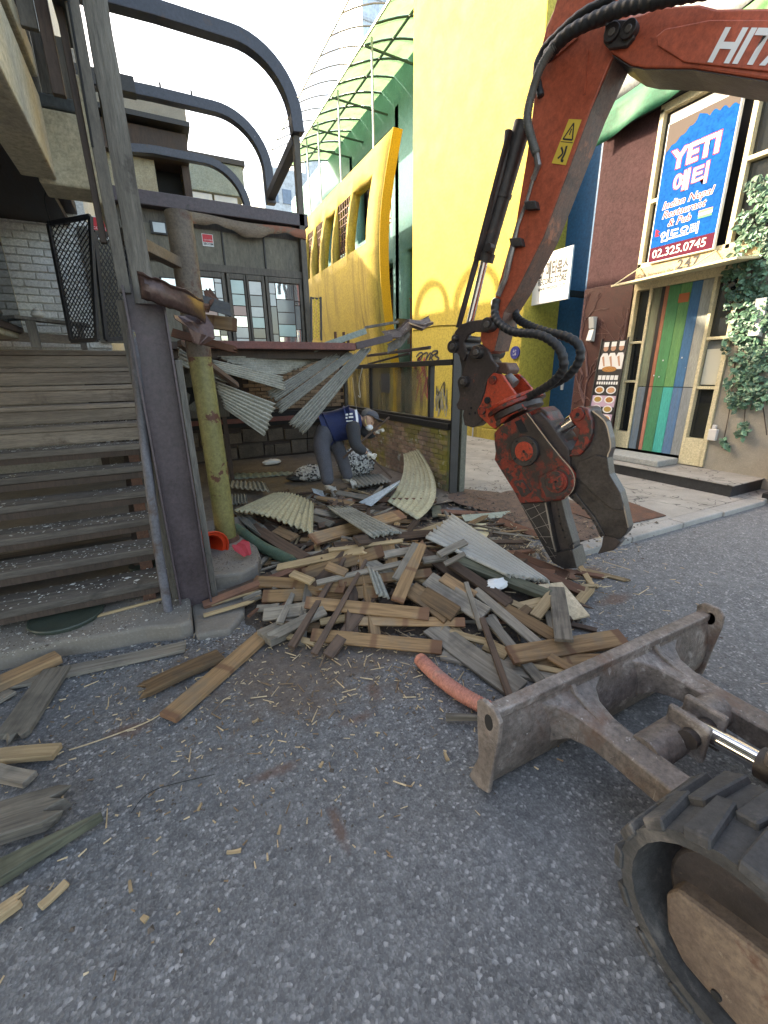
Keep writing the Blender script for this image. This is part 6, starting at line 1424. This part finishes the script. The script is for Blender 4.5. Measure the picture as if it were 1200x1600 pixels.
def grit(name, n, pos, smin, smax, m, label):
    b = MB()
    for i in range(n):
        p = pos()
        if p is None: continue
        s = rnd.uniform(smin,smax)*(2.2 if rnd.random()<.05 else 1); a = rnd.uniform(0,6.3)
        q = [p+V(s*math.cos(a+k*1.57)*rnd.uniform(.6,1.2),s*math.sin(a+k*1.57)*rnd.uniform(.6,1.2),0) for k in range(4)]; t = p+V(rnd.uniform(-.3,.3)*s,rnd.uniform(-.3,.3)*s,s*rnd.uniform(.3,.8))
        b.add(q+[t],[(0,1,4),(1,2,4),(2,3,4),(3,0,4)])
    return tag(b.build(name, m), label, 'grit', kind='stuff')
GRD = mat('dark_grit',(.12,.095,.075),(.05,.042,.036),30,.95,0); GRP = mat('pale_grit',(.5,.47,.42),(.3,.28,.25),30,.95,0)
def pos_apron(): return V(rnd.uniform(-1.8,-.03),2.9+rnd.uniform(-.12,.5)**1,.111)
def pos_kerb():
    x_ = rnd.uniform(-1.6,.4); return V(x_,rnd.gauss(2.62,.1)-.08*x_,.001)
def pos_front(): return V(rnd.gauss(.9,1.0),rnd.gauss(1.85,.45),.001)
def pos_foot(): return V(rnd.uniform(.15,.56),rnd.uniform(3.25,4.3),.166)
grit('apron_grit', 900, pos_apron, .002,.007, GRP, 'pale paint flakes and grit on the concrete apron')
grit('apron_dirt', 900, pos_apron, .002,.006, GRD, 'dark grit on the concrete apron')
grit('kerb_dirt', 700, pos_kerb, .003,.011, GRD, 'dark crumbs along the foot of the apron')
grit('kerb_crumbs', 300, pos_kerb, .003,.01, GRP, 'pale crumbs along the foot of the apron')
grit('road_dirt', 2200, lambda: (lambda p: p if p.y > .9 and hh(p.x,p.y) < .02 else None)(pos_front()), .002,.007, GRD, 'dark crumbs strewn on the asphalt before the heap')
grit('footing_dirt', 700, pos_foot, .002,.006, GRD, 'crumbs of soil on the concrete footing')
grit('soil_crumbs', 900, lambda: V(rnd.gauss(3.6,.4),rnd.gauss(3.5,.6),.062), .004,.02, GRD, 'crumbs of soil beside the crusher')
# corrugated sheets
def corrugated(name, corners, waves, amp, m, label, group=None, nv=10, bend=None, ragged=.02, cat='sheet', axis=0):
    c = [Vector(p) for p in corners]; nu = waves*6; b = MB()
    nrm = (c[1]-c[0]).cross(c[3]-c[0]).normalized()
    if nrm.z < 0: nrm = -nrm
    rag = [rnd.uniform(-ragged,ragged) for _ in range(nu+1)]; rag2 = [rnd.uniform(-ragged,ragged) for _ in range(nu+1)]
    for j in range(nv+1):
        for i in range(nu+1):
            u,v = i/nu,j/nv
            vv = v+(rag[i] if j == 0 else rag2[i] if j == nv else 0)
            p = (c[0]*(1-u)+c[1]*u)*(1-vv)+(c[3]*(1-u)+c[2]*u)*vv+nrm*amp*math.sin(2*math.pi*waves*u)
            if bend: p += bend(u,v)
            b.v.append(p)
    b.f = [(j*(nu+1)+i,j*(nu+1)+i+1,(j+1)*(nu+1)+i+1,(j+1)*(nu+1)+i) for j in range(nv) for i in range(nu)]; b.m = [0]*len(b.f)
    return tag(b.build(name, m, smooth=True, solid=.005, auto=180), label, cat, group)
z3 = lambda x_,y_: (340+x_/3.333, 680+y_/3.333)
z4 = lambda x_,y_: (280+x_/3.75, 520+y_/3.75)
H3 = lambda x_,y_,e: HP(*z3(x_,y_),e)
corrugated('corrugated_sheet',[H3(85,395,.14),H3(495,520,.14),H3(500,352,.16),H3(290,305,.14)],14,.014,FIBREYEL,'yellowed corrugated sheet with a wavy broken edge beside the olive pipe',bend=lambda u,v: V(0,0,.05*math.sin(math.pi*u)))
corrugated('corrugated_sheet',[H3(800,530,.12),H3(958,505,.12),H3(690,372,.12),H3(560,372,.1)],7,.016,FIBRE,'grey corrugated sheet under the slim brown plank',nv=8)
corrugated('corrugated_sheet',[H3(60,270,.1),H3(270,292,.1),H3(245,245,.1),H3(75,238,.1)],8,.014,FIBRE,'small corrugated sheet offcut just behind the olive pipe')
corrugated('corrugated_sheet',[H3(70,360,.06),H3(155,350,.06),H3(150,308,.06),H3(70,310,.06)],5,.014,FIBRE,'crumbled corrugated offcut at the foot of the olive pipe')
corrugated('corrugated_sheet',[H3(720,272,.05),H3(905,240,.06),H3(850,200,.06),H3(670,212,.05)],9,.014,TINSHEET,'dark corrugated sheet lying flat by the worker feet')
corrugated('corrugated_sheet',[H3(55,232,.03),H3(400,205,.04),H3(390,190,.04),H3(60,200,.03)],10,.008,GREENTIN,'long flat grey-green sheet lying on the dirt floor under the deck',nv=4)
corrugated('corrugated_sheet',[HP(*zb(470,425),.1),HP(*zb(705,455),.12),HP(*zb(172,85),.2),HP(*zb(15,215),.18)],9,.022,FIBREPALE,'large pale corrugated sheet sloping down the back of the heap',nv=16)
# bent sheet leaning against the brick wall
L0,L1 = HP(*z3(885,345),.08),HP(*z3(1040,440),.1); T0,T1 = PX(*z3(968,100),3.2),PX(*z3(1046,74),3.24); M0,M1 = HP(*z3(962,215),.1),HP(*z3(1112,322),.05)
b = MB(); NV = 16; NU = 42
for j in range(NV+1):
    t = j/NV
    def cv(a,m_,z): return a*(1-t)**2+m_*2*t*(1-t)+z*t*t
    e0_,e1_ = cv(L0,V(3.1,M0.y,.1),T0),cv(L1,V(3.22,M1.y,.06),T1)
    for i in range(NU+1):
        u = i/NU; p = e0_.lerp(e1_,u); p += V(-.7,0,.7)*.016*math.sin(2*math.pi*7*u); b.v.append(p+V(0,rnd.uniform(-.008,.008) if j in (0,NV) else 0,0))
b.f = [(j*(NU+1)+i,j*(NU+1)+i+1,(j+1)*(NU+1)+i+1,(j+1)*(NU+1)+i) for j in range(NV) for i in range(NU)]; b.m = [0]*len(b.f)
tag(b.build('corrugated_sheet', FIBREYEL, smooth=True, solid=.005, auto=180),'bent corrugated sheet leaning up against the mossy brick wall','sheet')
# folded pale blue tin, flashing strips
def fold(name, pts, m, label, cat='sheet', w3=None):
    b = MB(); n = len(pts)//2; b.v = [Vector(p) for p in pts]; b.f = [(2*i,2*i+1,2*i+3,2*i+2) for i in range(n-1)]; b.m = [0]*len(b.f)
    return tag(b.build(name, m, solid=.004), label, cat)
fold('folded_tin',[H3(735,350,.04),H3(950,235,.2),H3(800,370,.1),H3(950,242,.26),H3(815,330,.02),H3(940,262,.1)],BLUETIN,'folded pale blue tin sheet beside the bent corrugated sheet')
fold('folded_tin',[H3(490,275,.1),H3(548,290,.1),H3(500,300,.08),H3(560,325,.05)],BLUETIN,'scrap of pale blue tin at the worker shoe')
fold('tin_strip',[HP(*zb(215,88),.06),HP(*zb(235,122),.04),HP(*zb(380,75),.07),HP(*zb(390,105),.04),HP(*zb(515,62),.06),HP(*zb(515,98),.04)],GREENTIN,'grey-green tin strip lying on the soil beyond the large sheet')
fold('tin_strip',[HP(*zb(250,130),.02),HP(*zb(300,190),.02),HP(*zb(350,135),.02),HP(*zb(375,215),.02)],FIBREYEL,'yellowish offcut of sheet lying on the soil')
fold('tin_strip',[HP(*zb(50,35),.03),HP(*zb(55,100),.03),HP(*zb(100,35),.04),HP(*zb(108,95),.03)],W_M,'small mossy green square of board near the brick wall end')
corrugated('corrugated_fragment',[HP(*za(780,560),.2),HP(*za(860,585),.16),HP(*za(800,440),.2),HP(*za(725,395),.22)],3,.012,TINSHEET,'small shard of pale corrugated sheet sticking out of the heap',nv=5)
for i,(a,b_,c,d) in enumerate(((500,395,620,420),(560,440,690,460),(620,300,790,330),(240,470,360,500),(1000,200,1080,300))):
    p_,q_ = H3(a,b_,.06),H3(c,d,.06); tag(oriented_board('grey_plank',p_,q_,V(0,.09,0.02),V(0,0,.02),(W_G,W_D)[i%2],.002,0,1),'broken lath between the corrugated sheets behind the heap','lath','laths between the sheets')
# sheets hanging from the deck edge
def Q(x_,y_,Y): return PY(*z4(x_,y_),Y)
corrugated('hanging_sheet',[Q(215,285,4.75),Q(265,440,4.7),Q(500,607,4.75),Q(566,415,4.95)],8,.018,FIBRE,'grey corrugated sheet drooping below the deck beside the olive pipe',nv=12,ragged=.03,group=None)
corrugated('hanging_sheet',[Q(560,422,5.0),Q(600,470,4.95),Q(1030,130,5.18),Q(985,115,5.3)],5,.015,TINSHEET,'fanned galvanised sheet hanging to the left of the lowest strip',nv=8)
corrugated('hanging_sheet',[Q(510,350,5.1),Q(570,400,5.05),Q(940,140,5.3),Q(900,120,5.4)],5,.015,TINSHEET,'upper galvanised strip fanned out below the deck')
corrugated('hanging_sheet',[Q(640,525,4.85),Q(735,592,4.8),Q(1130,88,5.15),Q(1065,92,5.2)],6,.013,TINSHEET,'long galvanised strip hanging lowest towards the worker',nv=8)
corrugated('hanging_sheet',[Q(195,160,4.9),Q(205,215,4.85),Q(620,335,5.0),Q(600,255,5.2)],5,.014,FIBRE,'corrugated sheet lying slanted along the deck edge',nv=8)
corrugated('hanging_sheet',[Q(230,140,5.3),Q(420,240,5.1),Q(620,240,5.3),Q(860,140,5.6)],9,.012,FIBRE,'dark corrugated sheet sagging under the deck ceiling',nv=6)
corrugated('hanging_sheet',[Q(0,190,4.3),Q(0,80,4.4),Q(260,250,4.7),Q(330,310,4.7)],5,.012,FIBRE,'corrugated sheet edge sticking out behind the steel column',nv=6)
p_,q_ = Q(0,60,4.2),Q(340,310,4.7); tag(oriented_board('dark_batten',p_,q_,V(0,.03,.05),V(.03,0,.03),W_D,.002),'dark batten running down under the deck past the olive pipe','batten')
p_,q_ = PY(300,500,3.6),PY(370,508,3.5); tag(oriented_board('brown_plank',p_,q_,V(0,.02,.09),V(0,.03,0),W_B,.002),'short brown board stub poking out behind the crumpled flashing','board')
p_,q_ = PY(270,520,3.9),PY(362,545,3.6); tag(oriented_board('brown_plank',p_,q_,V(0,.02,.06),V(0,.03,0),W_R,.002,.2,1),'splintered reddish board under the crumpled flashing','board')
# plywood, bag, hose, cone, cushion, foam
pl = [HP(*zb(620,472),.1),HP(*zb(770,455),.12),HP(*zb(925,640),.04),HP(*zb(800,668),.05)]
tag(MB().prism(pl,(0,0,-.012)).build('board_offcut', mat('raw_fibreboard',(.5,.4,.28),(.4,.31,.2),4,.9,.15), bevel=.003),'pale tan board offcut lying between heap and crusher','board')
def crumpled(name, c, r, m, label, cat, seed, nu=22, nv=14, amp=.35):
    rd = random.Random(seed); b = MB().ellipsoid(c,r,nu,nv); ph = [(rd.uniform(3,9),rd.uniform(3,9),rd.uniform(3,9),rd.uniform(0,6)) for _ in range(7)]
    for v in b.v:
        d = (v-Vector(c)); k = sum(abs(math.sin(d.x/r[0]*a+d.y/r[1]*e+d.z/r[2]*f+g_)) for a,e,f,g_ in ph)/7-.6; v += d*k*amp*2
    return tag(b.build(name, m, smooth=True, auto=50), label, cat)
PLASTIC = plain('white_plastic_film',(.62,.63,.62),.35)
c = HP(*zb(405,470),.09); crumpled('plastic_bag',c,(.085,.055,.035),PLASTIC,'crumpled white plastic bag caught among the boards','bag',1)
c = H3(285,155,.03); c.z = .14; crumpled('plastic_bag',c,(.16,.07,.05),PLASTIC,'clear crumpled plastic film on the dirt floor under the deck','bag',2)
c = H3(440,225,.06); crumpled('black_cushion',c+V(0,0,.03),(.23,.13,.065),mat('black_vinyl',(.035,.035,.037),(.022,.022,.023),8,.55,.3),'flat black vinyl cushion lying beside the worker','cushion',3,amp=.18)
def mk_foam():
    m, nt, b = newmat('shredded_foam'); vec = world_coords(nt); vc = _voro(nt, vec, 38, 'F1', 'Color'); sx = nt.nodes.new('ShaderNodeSeparateColor'); nt.links.new(vc, sx.inputs[0])
    nt.links.new(_ramp(nt, sx.outputs[0], [(0,(.03,.03,.03)),(.3,(.1,.1,.1)),(.4,(.45,.45,.44)),(1,(.7,.7,.68))]), b.inputs['Base Color']); b.inputs['Roughness'].default_value = .9
    setbump(nt, b, _voro(nt, vec, 38), 1, .03); return m
FOAM = mk_foam()
for (px_,py_,r,lab,sd_) in ((565,728,(.3,.2,.24),'speckled black and white foam lump behind the worker legs',5),(492,735,(.26,.18,.12),'lower speckled foam lump spread left of the worker legs',6)):
    c = G(px_,py_+20,.1)+V(.05,.3,0); c.z = .1+r[2]*.75; crumpled('foam_lump',c,r,FOAM,lab,'foam',sd_,32,20,.2)
HOSER = mat('red_corrugated_hose',(.5,.2,.14),(.4,.15,.1),6,.6,.15,spots=[((.25,.2,.16),6,.6,.12)])
h0 = [G(660,1034,.05),G(690,1062,.045),G(730,1090,.045),G(782,1116,.045)]
hs_ = smoothpath(h0,40); rs = [.036*(1+.12*math.sin(2*math.pi*i/3.0)) for i in range(len(hs_))]
ho = thing('corrugated_hose','pink-red corrugated drain hose lying on the asphalt by the blade','hose',G(720,1080,0))
MB().tube(hs_,rs,16).build('ribbed_tube',HOSER,ho,smooth=True,auto=180)
MB().tube([h0[0],h0[0]+(h0[0]-h0[1]).normalized()*.03],[.04,.036],16).build('end_cuff',HOSER,ho,smooth=True)
cn = thing('traffic_cone','orange plastic cone lying on its side between the column and the olive pipe','cone',G(335,872,.12))
ORP = plain('cone_orange',(.62,.05,.015),.4); cc = G(330,858,.22); ax = V(-.35,.9,.12).normalized()
MB().tube([cc,cc+ax*.02,cc+ax*.021,cc+ax*.5],[.15,.15,.12,.035],24,caps=False).build('shell',ORP,cn,smooth=True,solid=.008)
MB().tube([cc-ax*.006,cc+ax*.0],.155,24,caps=False).build('rim',ORP,cn,smooth=True,solid=.012)
tag(crumple([(G(372,848,.3),(.1,.02,.03)),(G(378,855,.26),(.12,.02,.04)),(G(385,868,.2),(.08,.02,.0))],.1,.012).build('red_cloth',plain('red_cloth',(.42,.04,.05),.8),solid=.004),'scrap of red cloth beside the olive pipe foot','cloth')
gp = [HP(*za(-40,170),.12),HP(*za(40,230),.12),HP(*za(130,290),.1),HP(*za(260,350),.08),HP(*za(290,380),.07)]
tag(MB().tube(smoothpath(gp),.05,12).build('green_roll',mat('green_tarpaulin',(.07,.12,.085),(.045,.08,.055),6,.6,.2),smooth=True),'dark green rolled tarpaulin lying beside the concrete footing','roll')
tag(crumple([(HP(*za(-60,60),.05),(.0,.25,.02)),(HP(*za(20,120),.1),(.1,.25,.0)),(HP(*za(110,190),.12),(.1,.2,.02)),(HP(*za(160,230),.05),(.1,.1,0))],.1,.02).build('crumpled_tarp',mat('grey_tarpaulin',(.12,.125,.11),(.07,.07,.062),6,.7,.2),solid=.004),'crumpled grey tarpaulin behind the olive pipe','tarpaulin')
for (pts,lab) in (([(305,1060),(360,1045),(400,1010)],'long dry stalk on the asphalt left of the heap'),([(108,1172),(160,1155),(230,1128),(262,1108)],'long dry stalk on the asphalt beside the narrow plank'),([(205,1270),(240,1235),(335,1210)],'thin dark wire on the asphalt')):
    tag(MB().tube(smoothpath([G(a,b,.006) for a,b in pts]),.0035 if 'wire' not in lab else .0014,5).build('dry_stalk', CHIP if 'wire' not in lab else BLACK, smooth=True), lab, 'stalk')
ptd = [(410,1318,.02),(425,1300,.012),(755-340,1330,.008),(620//1,1265,.01)]
for i,(a,b) in enumerate(((395,1130),(310,1268),(377,1330),(205,1395),(500,1200),(700,1190),(435,1305),(230,1440))):
    p = G(a,b,.0); L = rnd.uniform(.02,.05); an = rnd.uniform(0,3); d = V(math.cos(an),math.sin(an),0)*L
    tag(oriented_board('wood_chip',p+V(0,0,.006),p+d+V(0,0,.006),V(-d.y,d.x,0).normalized()*rnd.uniform(.008,.018),V(0,0,.008),W_S,0,.3,0),'small pale wood chip alone on the open asphalt','wood chip','single chips on the open asphalt')
# ------------------------------------------------------------------ worker
wk = thing('person','worker in navy vest, grey trousers and cap bending over the debris with a stick','person',G(520,775,.12))
D0 = (G(515,772,.12)-CAM).dot(_f)
J = lambda px,py,o=0.0: PD(px,py,D0+o)
def skin(name, joints, edges, m, parent=wk, sub=2, root=0):
    base = BASE[parent.name]; me = bpy.data.meshes.new(name); me.from_pydata([tuple(p-base) for p,_ in joints],edges,[]); o = bpy.data.objects.new(name,me); COL.objects.link(o); o.parent = parent; BASE[o.name] = base
    md = o.modifiers.new('skin','SKIN'); md.use_smooth_shade = True
    lay = me.skin_vertices[0] if me.skin_vertices else None
    if lay is None:
        bm = bmesh.new(); bm.from_mesh(me); bm.verts.layers.skin.verify(); bm.to_mesh(me); bm.free(); lay = me.skin_vertices[0]
    for i,(p,r) in enumerate(joints): lay.data[i].radius = r if isinstance(r,tuple) else (r,r); lay.data[i].use_root = (i == root)
    s = o.modifiers.new('sub','SUBSURF'); s.levels = sub; s.render_levels = sub
    me.materials.append(m); return o
SKIN = mat('skin',(.5,.3,.2),(.42,.24,.16),20,.6,0)
hip = J(508,672,.12); chest = J(545,657,.12); neck = J(566,655,.13); head = J(577,654,.14)
lhip,rhip = J(503,678,-.0),J(522,680,.22); lkn,rkn = J(508,724,-.02),J(535,720,.22); lan,ran = J(513,762,.0),J(545,752,.28)
lsh,rsh = J(552,664,-.08),J(560,660,.32); lel,rel = J(556,697,-.12),J(575,683,.3); lwr,rwr = J(574,708,-.1),J(588,675,.22)
# continuous body under the clothes
skin('body',[(hip,.09),(chest,.07),(neck,.05),(head,.07),(lhip,.075),(lkn,.055),(lan,.03),(rhip,.06),(rkn,.045),(ran,.03),(lsh,.025),(lel,.03),(lwr,.025),(rsh,.025),(rel,.03),(rwr,.025)],
     [(0,1),(1,2),(2,3),(0,4),(4,5),(5,6),(0,7),(7,8),(8,9),(1,10),(10,11),(11,12),(1,13),(13,14),(14,15)],SKIN)
TROU = mat('grey_trousers',(.085,.085,.1),(.06,.06,.07),14,.9,.4,bdist=.01); VEST = mat('navy_vest',(.012,.025,.1),(.009,.018,.075),12,.7,.4,bdist=.01); SHIRT = mat('charcoal_sleeves',(.04,.042,.048),(.028,.029,.033),14,.85,.3)
GLOVE = mat('white_glove',(.62,.59,.52),(.5,.47,.4),20,.9,.2); SHOE = mat('dusty_shoe',(.5,.47,.4),(.33,.3,.26),16,.85,.3); CAPM = mat('grey_cap',(.1,.1,.115),(.075,.075,.085),18,.85,.2)
skin('trousers',[(J(518,667,.12),(.16,.19)),(J(503,677,.1),(.175,.215)),(J(501,692,0),.13),(J(507,722,-.02),.1),(J(511,742,0),.09),(J(513,760,.0),.092),(J(525,692,.22),.12),(J(536,720,.22),.095),(J(541,738,.25),.085),(J(545,751,.28),.085)],
     [(0,1),(1,2),(2,3),(3,4),(4,5),(1,6),(6,7),(7,8),(8,9)],TROU,root=1)
skin('vest',[(J(506,673,.12),(.17,.2)),(J(515,668,.12),(.175,.215)),(J(528,664,.12),(.17,.22)),(J(543,661,.12),(.175,.225)),(J(556,657,.12),(.15,.19)),(J(566,655,.13),.08)],[(0,1),(1,2),(2,3),(3,4),(4,5)],VEST,root=2)
skin('sleeve',[(J(551,660,-.04),.11),(J(552,672,-.1),.1),(J(555,694,-.12),.085),(J(560,701,-.12),.08),(J(573,708,-.1),.06)],[(0,1),(1,2),(2,3),(3,4)],SHIRT)
skin('sleeve',[(J(561,662,.26),.08),(J(568,674,.3),.07),(J(575,681,.3),.06),(J(586,677,.24),.048)],[(0,1),(1,2),(2,3)],SHIRT)
def glove(w, d, nrm, name='glove'):
    """palm, four curled fingers and a thumb closed round the stick"""
    d = d.normalized(); s = d.cross(nrm).normalized(); nrm = s.cross(d)
    js = [(w,.03),(w+d*.045,(.036,.022)),(w+d*.085,(.04,.02))]; ed = [(0,1),(1,2)]
    for k in range(4):
        o_ = s*(-.03+.02*k); L = (.03,.034,.032,.026)[k]; b0 = len(js)
        a = w+d*.09+o_; js += [(a,.0105),(a+d*L,.0095),(a+d*L*1.1-nrm*.028,.009),(a+d*L*.5-nrm*.04,.0085)]; ed += [(2,b0),(b0,b0+1),(b0+1,b0+2),(b0+2,b0+3)]
    b0 = len(js); js += [(w+d*.03+s*.04,.0115),(w+d*.055+s*.055-nrm*.02,.0105),(w+d*.08+s*.045-nrm*.038,.0095)]; ed += [(1,b0),(b0,b0+1),(b0+1,b0+2)]
    return skin(name,js,ed,GLOVE,sub=1)
view = (J(560,690)-CAM).normalized()
glove(J(573,708,-.1), J(579,710,-.1)-J(572,707,-.1), -view); glove(J(586,677,.24), J(594,672,.2)-J(586,677,.24), V(0,0,1))
for (a,t,of) in (((514,759),(528,774),-.03),((544,749),(558,757),.25)):
    h_ = J(a[0]-1,a[1]+13,of+.0); tt = J(t[0],t[1],of-.02); an_ = J(a[0]+1,a[1]+2,of+.02)
    z0 = min(h_.z,tt.z)
    skin('shoe',[(an_,.085),(h_+V(0,0,.015),(.085,.075)),((h_+tt)/2+V(0,0,.02),(.08,.072)),(tt+V(0,0,.012),(.07,.052))],[(0,1),(1,2),(2,3)],SHOE,root=1)
hd = MB().ellipsoid(J(575,656,.13),(.088,.088,.105),20,14)
hdo = hd.build('head',SKIN,wk,smooth=True,auto=180)
hc_ = J(575,656,.13); fd = (J(582,668,.1)-hc_).normalized(); side = fd.cross(view).normalized(); lft = -view
MB().ellipsoid(hc_+fd*.09+V(0,0,-.0),(.018,.018,.02),10,8).build('nose',SKIN,hdo,smooth=True,auto=180)
MB().ellipsoid(hc_+lft*.083-fd*.02,(.02,.02,.032),10,8).build('ear',SKIN,hdo,smooth=True,auto=180)
MB().ellipsoid(hc_-fd*.01+J(575,650,.13)-J(575,656,.13),(.092,.092,.09),16,10).build('hair',plain('grey_hair',(.12,.11,.1),.9),hdo,smooth=True,auto=180)
for s_ in (.6,-.3): MB().ellipsoid(hc_+fd*.08+lft*.035*s_*1.5+V(.01,0,.02),(.009,.009,.007),8,6).build('eye',BLACKP,hdo,smooth=True,auto=180)
MB().ellipsoid(J(577,668,.1),(.05,.055,.04),14,10).build('dust_mask',plain('mask_white',(.7,.7,.68),.8),wk,smooth=True,auto=180)
MB().tube(smoothpath([J(574,666,.06),J(571,660,.03),J(571,655,.03)]),.004,5).build('mask_strap',plain('strap_yellow',(.7,.55,.15),.7),wk)
cb = MB(); cc_ = J(579,652,.13); upv = (J(582,641,.13)-cc_).normalized(); fw = (J(592,664,.1)-cc_); fw = (fw-upv*fw.dot(upv)).normalized(); sd2 = upv.cross(fw)
for j in range(8):
    ph = math.pi/2*j/7
    for i in range(22):
        a = 2*math.pi*i/22; cb.v.append(cc_+(fw*math.cos(a)*.112+sd2*math.sin(a)*.1)*math.cos(ph)+upv*math.sin(ph)*.095)
cb.f = [(j*22+i,j*22+(i+1)%22,j*22+22+(i+1)%22,j*22+22+i) for j in range(7) for i in range(22)]; cb.m = [0]*len(cb.f)
cap = cb.build('cap',CAPM,wk,smooth=True,auto=180,solid=.006)
br = MB()
for i in range(13):
    a = -1.1+2.2*i/12; br.v += [cc_+fw*math.cos(a)*.108+sd2*math.sin(a)*.096+upv*.002, cc_+fw*(math.cos(a)*.108+.085*math.cos(a*.9))+sd2*math.sin(a)*.085-upv*.018]
br.f = [(2*i,2*i+1,2*i+3,2*i+2) for i in range(12)]; br.m = [0]*12; br.build('brim',CAPM,cap,smooth=True,solid=.006)
# reflective stripe and back print
def on_back(px,py,o): return J(px,py,o)
stp_ = [J(556,640,-.06),J(557,647,-.095),J(558,654,-.11),J(558,660,-.115)]
ribbon(stp_,.03,plain('reflective',(.75,.76,.78),.3),wk,-view,'reflective_stripe')
for x0_,x1_,y_ in ((540,544,648),(546,551,647),(540,543,653),(545,552,652),(541,551,658)):
    ribbon([J(x0_,y_,-.125),J(x1_,y_-.5,-.125)],.022 if y_ < 657 else .012,WHITE,wk,-view,'back_print')
def stick(a,b,oa,ob,lab):
    p,q = J(*a,oa),J(*b,ob); return tag(oriented_board('wooden_stick',p,q,_f*.028,UP*.026,W_D,.003),lab,'stick')
stick((608,652),(536,716),.18,.05,'brown wooden stick held across by the worker in both hands')
stick((568,702),(612,747),-.09,.0,'second brown stick slanting from the worker glove down to the rubble')
